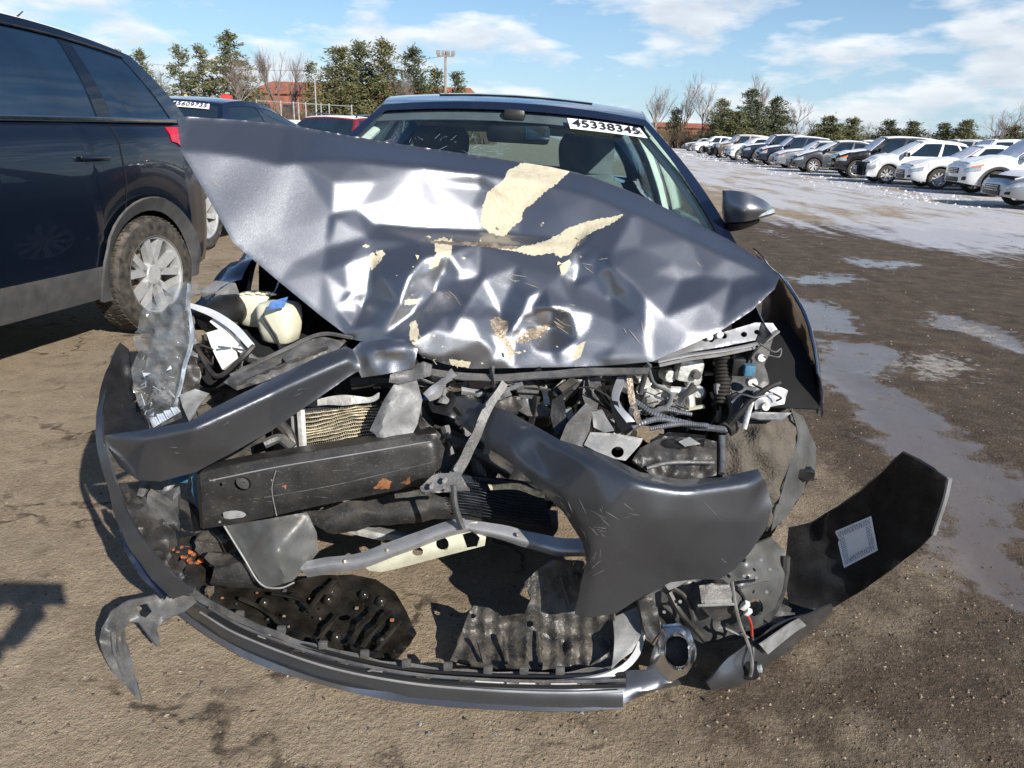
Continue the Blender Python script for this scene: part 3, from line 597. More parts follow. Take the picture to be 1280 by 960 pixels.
t = thing('white_trailer', ((a.x + b.x) / 2, 43.2, 0), 'long white snow-topped trailer behind the dark crossover', 'trailer')
MB().box(((a.x + b.x) / 2, 43.2, 1.35), (b.x - a.x, 2.4, 1.15)).build('body', 'white_paint', t, smooth=False)
mb = MB(); mb.box(((a.x + b.x) / 2, 43.2, 1.97), (b.x - a.x + .1, 2.5, .14)); mb.build('snow', 'snow', t, smooth=False)
for q in (.15, .85):
    lathe('wheel', [(.05, -.1), (.4, -.1), (.42, 0), (.4, .1), (.05, .1)], (a.x + (b.x - a.x) * q, 42.3, .42), (0, 1, 0), 'rubber', t, seg=14)
MB().box(((a.x + b.x) / 2, 43.2, .72), (b.x - a.x - .4, 1.6, .12)).build('chassis', 'under', t, smooth=False)
def block(name, x, y0, y1, wpx, D, m, label, cat):
    a = P(x, y0, D); b = P(x, y1, D); wd = wpx / 976 * D; t = thing(name, (a.x, D, b.z), label, cat)
    bbox('tank_body', (a.x, D, (a.z + b.z) / 2), (wd, wd * .8, a.z - b.z), m, t, bev=.05); bbox('lid', (a.x, D, a.z + .03), (wd * .5, wd * .4, .08), m, t, bev=.02)
block('red_box', 283, 119, 130, 12, 42.8, 'red_paint', 'small bright red box on top of the white trailer', 'box')
block('yellow_box', 232, 120, 129, 6, 42.8, 'yellow', 'tiny yellow box on top of the white trailer', 'box')
a = P(347, 136, 50); b = P(412, 142, 50); t = thing('white_van', ((a.x + b.x) / 2, 51, 0), 'low white vehicle roof seen above the red car', 'van')
bbox('body', ((a.x + b.x) / 2, 51, .95), (b.x - a.x, 2, 1.2), 'white_paint', t, bev=.2); bbox('snow', ((a.x + b.x) / 2, 51, 1.6), (b.x - a.x - .2, 1.8, .12), 'snow', t, bev=.05)
for q in (.2, .8): lathe('wheel', [(.05, -.1), (.32, -.1), (.34, 0), (.32, .1), (.05, .1)], (a.x + (b.x - a.x) * q, 50.05, .34), (0, 1, 0), 'rubber', t, seg=14)
t = thing('chain_link_fence', (P(380, 150, 58).x, 58, 0), 'grey chain link fence posts in front of the left trees', 'fence')
xs = [322, 352, 368, 374, 383, 402, 412, 440]; pp = []
for x in xs:
    q = P(x, 150, 58); zt = P(x, 124 + (x - 322) * .06, 58).z; tube('post', [(q.x, 58, 0), (q.x, 58, zt)], .05, 'galv', t, n=2, seg=6); pp.append((q.x, zt))
tube('rail', [(pp[0][0], 58, pp[0][1] - .1), (pp[-1][0], 58, pp[-1][1] - .1)], .03, 'galv', t, n=2, seg=5)
# utility pole with crossarm lamps
D = 62; a = P(557, 64, D); t = thing('utility_pole', (a.x, D, 0), 'utility pole with crossarm lamps above the sedan roof', 'pole')
tube('post', [(a.x, D, 0), (a.x, D, a.z)], [.12, .085], 'wood_pole', t, n=6, seg=8)
bbox('crossarm', (a.x, D - .1, a.z - .35), (1.3, .12, .12), 'wood_pole', t, bev=.02)
for dx in (-.55, -.15, .2, .6): bbox('flood_lamp', (a.x + dx, D - .15, a.z - .12), (.3, .25, .28), 'galv', t, rot=(25, 0, 0), bev=.04)
D2 = 64; a2 = P(393, 92, D2); t = thing('light_pole', (a2.x, D2, 0), 'thin grey light pole in front of the rust-red building', 'pole'); tube('post', [(a2.x, D2, 0), (a2.x, D2, a2.z)], [.08, .05], 'galv', t, n=4, seg=6); bbox('lamp_head', (a2.x + .2, D2, a2.z), (.5, .2, .1), 'galv', t)
w_ = [P(557, 70, 62), P(470, 82, 66), P(380, 88, 70), P(280, 86, 76), P(130, 76, 84)]
o = tube('overhead_wire', w_, .012, 'rubber', n=24, seg=4); tag(o, 'overhead wire running left from the utility pole', 'wire')
# ================================================================ parked vehicles
mat('car_white', (0.78, 0.78, 0.77), .35, 0, .6, .04, 3, dust=.12); mat('car_silver', (0.38, 0.39, 0.41), .35, .7, .6, .06, 3, dust=.15); mat('car_grey', (0.10, 0.105, 0.115), .35, .6, .6, .08, 3, dust=.2)
mat('car_blue', (0.022, 0.03, 0.06), .3, .5, .8, .1, 3, dust=.15); mat('car_red', (0.22, 0.012, 0.02), .3, .3, .8, .1, 3, dust=.1); mat('car_black', (0.008, 0.009, 0.011), .3, .1, .8, .1, 3, dust=.2); mat('car_bronze', (0.16, 0.135, 0.11), .4, .6, .6, .1, 3, dust=.3)
mat('grille', (0.008, 0.008, 0.009), .4, 0, 0, .3, 30); mat('cladding', (0.055, 0.057, 0.062), .5, 0, 0, .2, 8, bump=.05, bs=80, dust=.35)
SPEC = {
 'sedan': dict(L=4.82, W=1.83, H=1.46, cowl=1.32, hood=.99, nose=.70, belt=.96, deck=1.06, tail=.98, rf=2.12, rr=3.45, tb=4.22, r=.335, fa=.95, ra=3.74, sill=.24, win=[(.09, .46), (.50, .88)], xr=.66),
 'coupe': dict(L=4.6, W=1.84, H=1.38, cowl=1.4, hood=.92, nose=.64, belt=.92, deck=1.0, tail=.95, rf=2.2, rr=3.2, tb=4.15, r=.34, fa=.9, ra=3.65, sill=.22, win=[(.09, .58), (.63, .86)], xr=.64),
 'hatch': dict(L=4.5, W=1.76, H=1.49, cowl=.95, hood=1.02, nose=.72, belt=.98, deck=1.12, tail=1.0, rf=1.95, rr=3.5, tb=4.25, r=.325, fa=.93, ra=3.63, sill=.24, win=[(.10, .44), (.48, .74), (.78, .92)], xr=.62),
 'suv': dict(L=4.62, W=1.86, H=1.69, cowl=1.08, hood=1.12, nose=.88, belt=1.08, deck=1.14, tail=1.02, rf=1.86, rr=4.02, tb=4.46, r=.365, fa=.9, ra=3.60, sill=.30, win=[(.08, .36), (.40, .69), (.73, .92)], xr=.70),
 'truck_suv': dict(L=4.9, W=1.95, H=1.80, cowl=1.25, hood=1.2, nose=1.0, belt=1.16, deck=1.2, tail=1.1, rf=1.9, rr=4.45, tb=4.75, r=.39, fa=.95, ra=3.85, sill=.36, win=[(.06, .34), (.38, .66), (.70, .93)], xr=.74)}
def lerpt(x, tb):
    if x <= tb[0][0]: return tb[0][1]
    for (a, b), (c, d) in zip(tb, tb[1:]):
        if x <= c: t = (x - a) / (c - a); t = t * t * (3 - 2 * t) * .5 + t * .5; return b + (d - b) * t
    return tb[-1][1]
class Car:
    def __init__(s, sp): s.__dict__.update(sp); s.hw = s.W / 2
    def w(s, y): return s.hw * lerpt(y, [(0, .70), (.05, .80), (.16, .90), (.4, .97), (.8, 1), (s.L - .8, 1), (s.L - .35, .965), (s.L - .1, .90), (s.L, .80)])
    def zt(s, y): return lerpt(y, [(0, s.nose - .10), (.05, s.nose - .03), (.2, s.nose + .03), (.6, s.nose + .6 * (s.hood - s.nose)), (s.cowl + .1, s.hood), (s.cowl + .6, s.belt), (s.rr, s.belt + .02), (s.tb, s.deck), (s.L - .08, s.deck - .05), (s.L, s.tail - .12)])
    def zb(s, y):
        z = s.sill + .06 * max(0, 1 - y / .35) + .08 * max(0, 1 - (s.L - y) / .4)
        for a in (s.fa, s.ra):
            ar = s.r + .055
            if abs(y - a) < ar: z = max(z, s.r + math.sqrt(ar * ar - (y - a) ** 2))
        return z
    def side(s, y, f):
        w, t, b = s.w(y), s.zt(y) - .035, s.zb(y); x = lerpt(f, [(0, .935), (.12, .975), (.45, 1.0), (.8, .985), (.93, .965), (1, .93)]); return V((w * x, y, b + (t - b) * f))
    def sec(s, y):
        r = [s.side(y, f) for f in (0, .06, .2, .42, .62, .8, .92, 1)]; w, t = s.w(y), s.zt(y)
        return r + [V((w * .87, y, t)), V((w * .6, y, t + .022)), V((w * .3, y, t + .034)), V((0, y, t + .037))]
    def roofz(s, q): return s.H - .035 - .10 * max(0, .35 - q) ** 2 * 4 - .16 * max(0, q - .4) ** 2 * 2
    def S(s, q, t):
        y0 = s.cowl + .30 + (s.tb - .12 - s.cowl - .30) * q; xb = s.w(y0) * .915; y1 = s.rf + .06 + (s.rr - s.rf - .06) * q; xr = s.hw * s.xr / .91
        b = V((xb, y0, s.zt(y0) - .012)); tp = V((xr * (1 - .05 * (2 * q - 1) ** 2), y1, s.roofz(q))); p = b.lerp(tp, t); p.x += .028 * math.sin(math.pi * t); return p
    def WS(s, u, t, rear=False):
        p = s.S(1 if rear else 0, t); k = (1 - u * u); y = p.y + (.16 * (1 - t) + .07 * t) * k * (1 if rear else -1)
        return V((p.x * u, y - (0.0), p.z + (.035 * t + .012 * (1 - t)) * k))
    def RF(s, u, q):
        p = s.S(q, 1); e = .07 * (1 - u * u) * (max(0, 1 - q / .12) * -1 + max(0, (q - .88) / .12)); return V((p.x * u, p.y + e, p.z + .035 * (1 - u * u)))
def off(fn, a, b, d, e=1e-3):
    p = fn(a, b); n = (fn(a + e, b) - p).cross(fn(a, b + e) - p)
    return p, (n.normalized() if n.length > 0 else V((0, 0, 1)))
def grid_pts(fn, us, ts): return [[fn(u, t) for u in us] for t in ts]
def grid_obj(name, rows, m, par, th=0.0, skip=None, flip=False, extra=(), **kw):
    nu = len(rows[0]); vs = [p for r in rows for p in r]; fs = [(j * nu + i, j * nu + i + 1, (j + 1) * nu + i + 1, (j + 1) * nu + i) for j in range(len(rows) - 1) for i in range(nu - 1) if not (skip and skip(i, j))]
    if flip: fs = [f[::-1] for f in fs]
    for v2, f2 in extra: b = len(vs); vs = vs + v2; fs = fs + [tuple(i + b for i in f) for f in f2]
    if th: vs, fs = thicken(vs, fs, th)
    return obj(name, vs, fs, m, par, world=False, **kw)
WHEELS = {}
def wheel(par, loc, r, sx, style=5, name='wheel', steer=0.0, detail=False):
    key = (r, style, detail)
    if key not in WHEELS:
        wd = .105; seg = 40 if detail else 22; tp = [(r * .66, -wd), (r * .80, -wd * 1.06), (r * .94, -wd * 1.0), (r * .985, -wd * .8), (r, -wd * .35), (r, wd * .35), (r * .985, wd * .8), (r * .94, wd), (r * .80, wd * 1.06), (r * .66, wd)]
        vs, fs = lathe_geo(tp, (0, 0, 0), (1, 0, 0), seg); mb = MB().add(vs, fs)
        if detail:
            for k in range(64):
                a = k * 2 * math.pi / 64
                for q in (-1, 1):
                    M = Matrix.Rotation(a, 3, 'X') @ Matrix.Rotation(q * .35, 3, 'Z'); mb.box(M @ V((0, 0, 0)) + Matrix.Rotation(a, 3, 'X') @ V((q * wd * .5, 0, r)), (wd * .62, .022, .005), M)
        ty = mb.build('tyre', 'rubber', None); tm = ty.data; bpy.data.objects.remove(ty)
        mb = MB(); vs, fs = lathe_geo([(r * .67, -wd * .8), (r * .64, -wd * .8), (r * .60, wd * .2), (r * .63, wd * .9), (r * .68, wd * 1.02), (r * .68, wd * .8)], (0, 0, 0), (1, 0, 0), seg); mb.add(vs, fs)
        vs, fs = lathe_geo([(.001, wd * .78), (.06, wd * .78), (.075, wd * .6), (.075, -.02)], (0, 0, 0), (1, 0, 0), 14); mb.add(vs, fs)
        for k in range(style):
            for q in ((-.13, .13) if style <= 6 else (0,)):
                a = 2 * math.pi * k / style; M = Matrix.Rotation(a, 3, 'X'); w0 = .024 if style > 6 else .022
                p = [V((wd * .72, -w0 - (q * .03 if 0 else 0), .05)), V((wd * .72, w0, .05)), V((wd * .88, w0 * 1.2 + q * .5 * r / .35, r * .645)), V((wd * .88, -w0 * 1.2 + q * .5 * r / .35, r * .645))]
                p += [x - V((.045, 0, 0)) for x in p]; mb.add([M @ x for x in p], [(0, 1, 2, 3), (4, 7, 6, 5), (0, 4, 5, 1), (1, 5, 6, 2), (2, 6, 7, 3), (3, 7, 4, 0)])
        ri = mb.build('rim', 'rim', None); rm = ri.data; bpy.data.objects.remove(ri)
        mb = MB(); vs, fs = lathe_geo([(.001, .0), (r * .48, .0), (r * .48, -.03), (.001, -.03)], (0, 0, 0), (1, 0, 0), 20); mb.add(vs, fs); dk = mb.build('brake_disc', 'torn_metal', None); dm = dk.data; bpy.data.objects.remove(dk)
        WHEELS[key] = (tm, rm, dm)
    tm, rm, dm = WHEELS[key]; t = bpy.data.objects.new(name, tm); link(t, par); t.location = loc; t.rotation_euler = (random.Random(loc[1]).uniform(0, 6), 0, (0 if sx > 0 else math.pi) + steer)
    for nm, q in (('rim', rm), ('brake_disc', dm)):
        o = bpy.data.objects.new(nm, q); link(o, t)
    return t
def car(name, kind, loc, yaw, paint, label, cat='car', group=None, snow=0.0, style=5, glass='dark_glass', seed=0, hi=False, clad=None, ystart=0.0, rails=False, dmg=0.0, lamps=True, wheels=True, mesh_par=None, **ov):
    sp = dict(SPEC[kind]); sp.update(ov); c = Car(sp); rnd = random.Random(seed)
    if mesh_par is None:
        t = thing(name, loc, label, cat, group); t.rotation_euler = (0, 0, yaw)
    else: t = mesh_par
    # body shell
    ys = sorted(set([0, .02, .05, .1, .16, .25] + [round(.33 + i * (c.L - .66) / (70 if hi else 44), 4) for i in range((70 if hi else 44) + 1)] + [c.L - .25, c.L - .16, c.L - .1, c.L - .05, c.L - .02, c.L] + [a + s_ * (c.r + .055) * q for a in (c.fa, c.ra) for s_ in (-1, 1) for q in (1.0, .985, .93)]))
    ys = [y for y in ys if y >= ystart]
    def dm(p):
        if not dmg or p.y > 1.3: return p
        k = dmg * (1 - p.y / 1.3); n_ = noise.noise_vector(V((p.x * 2.2, p.y * 2.2, p.z * 3)) + V((seed, 0, 0))); q = p + n_ * .22 * k; q.y += .35 * k * (1 - p.y / 1.3); return q
    rows = []
    for y in ys:
        h = c.sec(y); rows.append([dm(p) for p in ([V((-p.x, p.y, p.z)) for p in h] + h[-2::-1])])
    nu = len(rows[0]); vs = [p for r in rows for p in r]; fs = [(j * nu + i, j * nu + i + 1, (j + 1) * nu + i + 1, (j + 1) * nu + i) for j in range(len(rows) - 1) for i in range(nu - 1)]
    def open_cabin(f):
        q = sum((vs[i] for i in f), V()) / 4; return abs(q.x) < c.w(q.y) * .86 and c.cowl + .32 < q.y < c.tb - .3
    fs = [f for f in fs if not open_cabin(f)]
    for j, b in ((0, 0), (len(rows) - 1, (len(rows) - 1) * nu)):
        if j == 0 and ystart > 0: continue
        for i in range(nu // 2): fs.append((b + i, b + i + 1, b + nu - 2 - i, b + nu - 1 - i) if j else (b + i, b + nu - 1 - i, b + nu - 2 - i, b + i + 1))
    obj('body', vs, fs, paint, t, angle=38, world=False)
    hy0 = max(ystart, .15)
    mb = MB(); mb.box((0, (hy0 + c.L - .25) / 2, .5), (c.W - .46, c.L - .25 - hy0, .48)); mb.build('underbody', 'under', t, smooth=False, world=False)
    # cabin frame with window openings
    us = [-1, -.93, -.8, -.6, -.4, -.2, 0, .2, .4, .6, .8, .93, 1]; tsx = [0, .07, .2, .35, .5, .65, .8, .93, 1]
    frame = MB()
    def addgrid(rows_, skip=None, flip=False):
        n = len(rows_[0]); v = [p for r in rows_ for p in r]; f = [(j * n + i, j * n + i + 1, (j + 1) * n + i + 1, (j + 1) * n + i) for j in range(len(rows_) - 1) for i in range(n - 1) if not (skip and skip(i, j))]
        if flip: f = [q[::-1] for q in f]
        frame.add(v, f)
    edge = [0.0]
    for a, b in c.win: edge += [a, b]
    edge.append(1.0); ss = []
    for a, b in zip(edge, edge[1:]):
        k = max(1, round((b - a) / .08)); ss += [a + (b - a) * i / k for i in range(k)]
    ss.append(1.0); ts = [0, .05, .25, .45, .65, .88, 1]
    isw = lambda i, j: any(a - 1e-6 <= ss[i] and ss[i + 1] <= b + 1e-6 for a, b in c.win) and 1 <= j <= 4
    for sx in (-1, 1):
        addgrid([[V((p.x * sx, p.y, p.z)) for p in [c.S(q, t_) for q in ss]] for t_ in ts], isw, flip=sx < 0)
    wsk = lambda i, j: 1 <= i <= len(us) - 3 and 1 <= j <= len(tsx) - 3
    addgrid([[c.WS(u, t_) for u in us] for t_ in tsx], wsk); addgrid([[c.WS(u, t_, True) for u in us] for t_ in tsx], wsk, flip=True)
    fo = frame.build('cabin_frame', paint, t, angle=45, world=False)
    rq = [0, .02, .06, .12, .25, .4, .55, .7, .85, .93, .98, 1]
    grid_obj('roof', [[c.RF(u, q) for u in us] for q in rq], paint, t, th=.03, angle=40)
    def pane(name, fn, a0, a1, b0, b1, m, d, n=10, k=6):
        rows_ = [[fn(a0 + (a1 - a0) * i / n, b0 + (b1 - b0) * j / k) for i in range(n + 1)] for j in range(k + 1)]
        return grid_obj(name, rows_, m, t, th=.004)
    g2 = glass if glass != 'windscreen' else 'side_glass'
    pane('windscreen', lambda u, q: c.WS(u, q) + V((0, .004, -.004)), -.945, .945, .05, .95, glass, 0, 16, 8)
    pane('rear_window', lambda u, q: c.WS(u, q, True) + V((0, -.004, -.004)), -.945, .945, .05, .95, g2, 0, 16, 8)
    for sx in (-1, 1):
        for a, b in c.win:
            pane('side_window', lambda q, t_: (lambda p: V(((p.x - .006) * sx, p.y, p.z)))(c.S(q, t_)), a - .004, b + .004, .04, .89, g2, 0, 8, 5)
    def patch(name, y0, y1, f0, f1, m, sx, d=.008, n=8, k=4):
        rows_ = [[(lambda p: dm(V(((p.x + d) * sx, p.y - (d if y < .3 else 0), p.z))))(c.side(y, f)) for y in [y0 + (y1 - y0) * i / n for i in range(n + 1)]] for f in [f0 + (f1 - f0) * j / k for j in range(k + 1)]]
        return grid_obj(name, rows_, m, t, th=.006, flip=sx < 0)
    for sx in (-1, 1):
        if ystart == 0 and lamps:
            patch('headlight', .03, .42, .66, .90, 'lamp_lens', sx); 
            if rnd.random() < .5: patch('indicator', .20, .46, .86, .93, 'amber_lens', sx, .012)
            patch('fog_recess', .02, .10, .18, .40, 'grille', sx)
        patch('tail_light', c.L - .46, c.L - .03, *getattr(c, 'tl', (.70, .95)), 'red_lens', sx)
        mpos = c.S(.06, .02); q = MB(); vv, ff = sheet_geo([[V((mpos.x * sx + sx * (.05 + .2 * i / 3), mpos.y + .05 * i / 3 + dy, mpos.z + .05 + dz)) for i in range(4)] for dy, dz in ((0, .09), (-.07, .075), (-.09, .0), (-.05, -.06), (.03, -.05), (.03, .08), (0, .09))], 6, 10); q.add(vv, ff)
        if mesh_par is None: q.build('door_mirror', paint if snow < .5 else 'car_black', t, world=False)
        for a, b in c.win[:2]:
            yy = c.S(b, 0).y - .16; p = c.side(yy, .80); bbox('door_handle', ((p.x + .02) * sx, yy, p.z), (.03, .2, .03), paint, t, bev=.01, world=False)
        if clad: 
            patch('sill_cladding', c.fa + c.r + .09, c.ra - c.r - .09, 0.0, .20, clad, sx, .012, 10, 4)
            for ax in (c.fa, c.ra):
                r0, r1 = c.r + .045, c.r + .125; rows_ = []
                for rr_ in (r0, (r0 + r1) / 2, r1):
                    row = []
                    for i in range(25):
                        a = math.pi * (-.10 + 1.20 * i / 24); y = ax - rr_ * math.cos(a); z = c.r + rr_ * math.sin(a); zb_, zt_ = c.zb(y), c.zt(y) - .035
                        p = c.side(y, max(0, min(1, (z - zb_) / (zt_ - zb_)))); row.append(V(((p.x + .016) * sx, y, max(z, c.sill - .02))))
                    rows_.append(row)
                grid_obj('arch_trim', rows_, clad, t, th=.014, flip=sx > 0)
        for k, (a, b) in enumerate(c.win[:2]):   # shut lines of the doors
            yy = c.S((b + (c.win[k + 1][0] if k + 1 < len(c.win) else b + .04)) / 2, 0).y; vv = [c.side(yy, f) for f in (.02, .2, .42, .62, .8, .92, 1)]
            vv = [p for p in vv if p.z > c.sill]; vs_, fs_ = tube_geo([V(((p.x + .0005) * sx, p.y, p.z)) for p in vv], .0045, 4); obj('shut_line', vs_, fs_, 'under', t, world=False)
    if ystart == 0 and lamps:
        nz = c.nose; bbox('grille', (0, -.012, nz - .19), (c.W * .42, .03, .16), 'grille', t, bev=.012, world=False)
        for k in range(3): bbox('grille_bar', (0, -.03, nz - .24 + .05 * k), (c.W * .40, .012, .012), 'chrome', t, bev=.003, world=False)
        bbox('lower_intake', (0, -.012, c.sill + .14), (c.W * .5, .03, .13), 'grille', t, bev=.012, world=False)
    if rails:
        for sx in (-1, 1): vs_, fs_ = tube_geo(spline([V((p.x * sx * .93, p.y, p.z + dz)) for p, dz in ((c.S(.06, 1), .02), (c.S(.12, 1), .07), (c.S(.5, 1), .08), (c.S(.88, 1), .07), (c.S(.95, 1), .02))], 16), .018, 6); obj('roof_rail', vs_, fs_, 'car_black', t, world=False)
    if wheels:
        for ax in (c.fa, c.ra):
            if ax < ystart: continue
            for sx in (-1, 1): wheel(t, (sx * (c.hw - .125), ax, c.r), c.r, sx, style, detail=hi)
    if snow > 0:
        sm = MB()
        def blanket(fn, us_, ts_, th, ns_):
            rows_ = [[fn(u, q) + V((0, 0, th * (1 + .8 * noise.noise(V((u * 3 + seed, q * 4, ns_)))))) for u in us_] for q in ts_]; n = len(us_); v = [p for r in rows_ for p in r]; f = [(j * n + i, j * n + i + 1, (j + 1) * n + i + 1, (j + 1) * n + i) for j in range(len(rows_) - 1) for i in range(n - 1)]
            if (v[f[0][1]] - v[f[0][0]]).cross(v[f[0][3]] - v[f[0][0]]).z < 0: f = [q[::-1] for q in f]
            v, f = thicken(v, f, th * .9); sm.add(v, f)
        ul = [-.95 + 1.9 * i / 12 for i in range(13)]; tl = [i / 8 for i in range(9)]
        blanket(lambda u, q: c.RF(u, .02 + .96 * q), ul, tl, .035 * snow, 1)
        if snow > .3: blanket(lambda u, q: dm((lambda y: V((u * c.w(y) * .88, y, c.zt(y) + .03 * (1 - u * u))))(.16 + (c.cowl - .05) * q)), ul, tl, .03 * snow, 2)
        if snow > .5: blanket(lambda u, q: c.WS(u * .95, .02 + .9 * q) + V((0, -.015, 0)), ul, tl, .02 * snow, 3)
        sm.build('snow', 'snow', t, world=False)
    return t, c
# --- the snowy row on the right: photograph pixel of the nearer front wheel's ground contact
ROW = [  # px, py, kind, paint, yaw, snow, style, label, damage
 (1306, 264, 'coupe', 'car_silver', -100, .9, 7, 'silver coupe cut by the right edge, nearest of the snowy row', 0, {}),
 (1240, 246, 'suv', 'car_white', -100, 1.0, 6, 'white crossover with black lower bumper and amber lamp corner', 0, dict(clad='cladding')),
 (1170, 237, 'sedan', 'car_white', -100, .9, 10, 'white sports sedan with ten-spoke wheels in the snowy row', 0, dict(H=1.44)),
 (1106, 230, 'hatch', 'car_white', -100, 1.0, 5, 'white wagon with broken nose left of the white sports sedan', .55, dict(H=1.55)),
 (1068, 223, 'suv', 'car_black', -100, 1.0, 5, 'black crossover with orange lamp corner and bare grille', .25, dict()),
 (1015, 216, 'hatch', 'car_grey', -96, .9, 5, 'dark grey hatchback with turbine wheels in mid row', 0, dict()),
 (990, 211, 'sedan', 'car_silver', -96, .9, 7, 'silver sedan squeezed behind the dark grey hatchback', 0, dict()),
 (966, 207, 'suv', 'car_blue', -96, 1.0, 6, 'dark blue crossover left of the silver sedan', .15, dict()),
 (946, 204, 'truck_suv', 'car_blue', -96, 1.0, 5, 'big navy four-by-four with orange lamps in the row', 0, dict()),
 (924, 201, 'suv', 'car_white', -91, .9, 8, 'white small crossover left of the navy four-by-four', .3, dict(H=1.58)),
 (905, 198, 'truck_suv', 'car_bronze', -91, .8, 5, 'bronze smashed four-by-four with its nose torn off', .9, dict()),
 (893, 195, 'sedan', 'car_blue', -91, .9, 5, 'dark blue wrecked sedan left of the bronze four-by-four', .6, dict()),
 (878, 192, 'suv', 'car_white', -91, 1.0, 6, 'white crossover with a high roof near the far end of the row', 0, dict()),
 (864, 189, 'sedan', 'car_grey', -91, 1.0, 5, 'grey sedan at the far end of the row beside the mirror pillar', .3, dict())]
for i, (px, py, kd, pt, yw, sn, st, lab, dmg_, ov) in enumerate(ROW):
    g = P(px, py, 0.0); sp = SPEC[kd]; yaw = R(yw); loc_w = V((sp['W'] / 2 - .1, sp['fa'], 0))
    # nearer wheel = the +X side of the car; put that contact on the pixel, thing origin at its nose line
    q = Matrix.Rotation(yaw, 3, 'Z') @ loc_w
    car('parked_car', kd, (g.x - q.x, g.y - q.y, 0), yaw, pt, lab, 'car', 'cars parked in the snowy row', snow=sn, style=st, seed=i + 3, dmg=dmg_, **ov)
# a second rank behind, only snowy roofs show
for i, (px, D, kd, pt, lab) in enumerate([(1250, 33, 'suv', 'car_white', 'snowy white roof behind the white crossover at the right edge'), (1175, 38, 'truck_suv', 'car_white', 'white snowy van-like roof behind the white sports sedan'), (1138, 44, 'truck_suv', 'car_grey', 'dark roof with rails and snow behind the white wagon'), (1085, 50, 'suv', 'car_white', 'pale snowy roof behind the black crossover'), (1040, 60, 'suv', 'car_silver', 'silver snowy roof behind the dark grey hatchback')]):
    g = P(px, 200, D); car('parked_car', kd, (g.x, D, 0), R(-98), pt, lab, 'car', 'cars parked behind the snowy row', snow=1.0, seed=40 + i, rails=kd == 'truck_suv')
# --- left side: black SUV, dark crossover, red car
SUVYAW = R(-12.5); g = P(190, 418, 0.0); sp = SPEC['suv']; q = Matrix.Rotation(SUVYAW, 3, 'Z') @ V((sp['W'] / 2 - .02, sp['ra'], 0))
suv, sc = car('parked_suv', 'suv', (g.x - q.x, g.y - q.y, 0), SUVYAW, 'paint_black', 'black SUV with grey sill cladding parked left of the wreck', 'suv', style=5, glass='tint', hi=True, clad='cladding', snow=.25, ra=3.72, tb=4.52, rr=4.0, H=1.83, belt=1.28, hood=1.26, deck=1.31, L=4.50, tl=(.86, 1.0))
for sx in (-1, 1):
    vs, fs = tube_geo([(lambda p: V((p.x * sx + .008 * sx, p.y, p.z)))(sc.S(.05 + .88 * i / 16, .035)) for i in range(17)], .011, 5); obj('window_trim', vs, fs, 'chrome', suv, world=False)
    vs, fs = tube_geo([(lambda p: V((p.x * sx + .008 * sx, p.y, p.z)))(sc.S(.05 + .88 * i / 16, .90)) for i in range(17)], .006, 5); obj('window_trim', vs, fs, 'car_black', suv, world=False)
p = sc.RF(0, .86); tube('antenna', [p, p + V((0, .22, .16))], [.012, .004], 'rubber', suv, n=6, seg=6, world=False)
g = P(262, 312, 0.0); sp = SPEC['suv']; YW = R(-8); q = Matrix.Rotation(YW, 3, 'Z') @ V((sp['W'] / 2 - .02, sp['fa'], 0))
cx_, cc = car('parked_crossover', 'suv', (g.x - q.x, g.y - q.y, 0), YW, 'paint_navy', 'dark blue crossover behind the SUV with white windscreen sticker', 'car', style=7, hi=True, H=1.60, rr=3.3, tb=4.5, xr=.66, win=[(.08, .47), (.51, .90)], belt=1.05)
g = P(372, 176, 17.0); rc, rcc = car('parked_car', 'suv', (g.x - .2, 17, 0), R(-14), 'car_red', 'red car with grey roof rails beyond the hood fold', 'car', snow=.2, rails=True, H=1.58)
def text_mesh(name, s, M, size, m, par, parloc=V((0, 0, 0)), ext=.0006):
    cu = bpy.data.curves.new(name, 'FONT'); cu.body = s; cu.size = size; cu.align_x = 'CENTER'; cu.align_y = 'CENTER'; cu.extrude = ext; cu.offset = .0004
    o = bpy.data.objects.new(name, cu); COL.objects.link(o); dg = bpy.context.evaluated_depsgraph_get(); me = bpy.data.meshes.new_from_object(o.evaluated_get(dg)); bpy.data.objects.remove(o)
    me.transform(M); me.transform(Matrix.Translation(-parloc)); me.materials.clear(); me.materials.append(MATS[m]); o = bpy.data.objects.new(name, me); link(o, par); return o
def frame_on(fn, u, t, e=.01, flipn=False):
    p = fn(u, t); ex = (fn(u + e, t) - fn(u - e, t)).normalized(); ey = (fn(u, t + e) - fn(u, t - e)); ey = (ey - ex * ey.dot(ex)).normalized(); ez = ex.cross(ey)
    return Matrix(((ex.x, ey.x, ez.x, p.x), (ex.y, ey.y, ez.y, p.y), (ex.z, ey.z, ez.z, p.z), (0, 0, 0, 1)))
def sticker_on(car_, fn, u0, u1, t0, t1, s, par, size, out_):
    rows = [[fn(u0 + (u1 - u0) * i / 10, t0 + (t1 - t0) * j / 2) + out_ for i in range(11)] for j in range(3)]
    st = grid_obj('sticker', rows, 'sticker', par, th=.001); M = frame_on(fn, (u0 + u1) / 2, (t0 + t1) / 2); M.translation += out_ * 1.6
    text_mesh('sticker_number', s, M, size, 'ink', st); return st
sticker_on(cc, cc.WS, .18, .80, .80, .93, '45609735', cx_, .10, V((0, -.012, .008)))
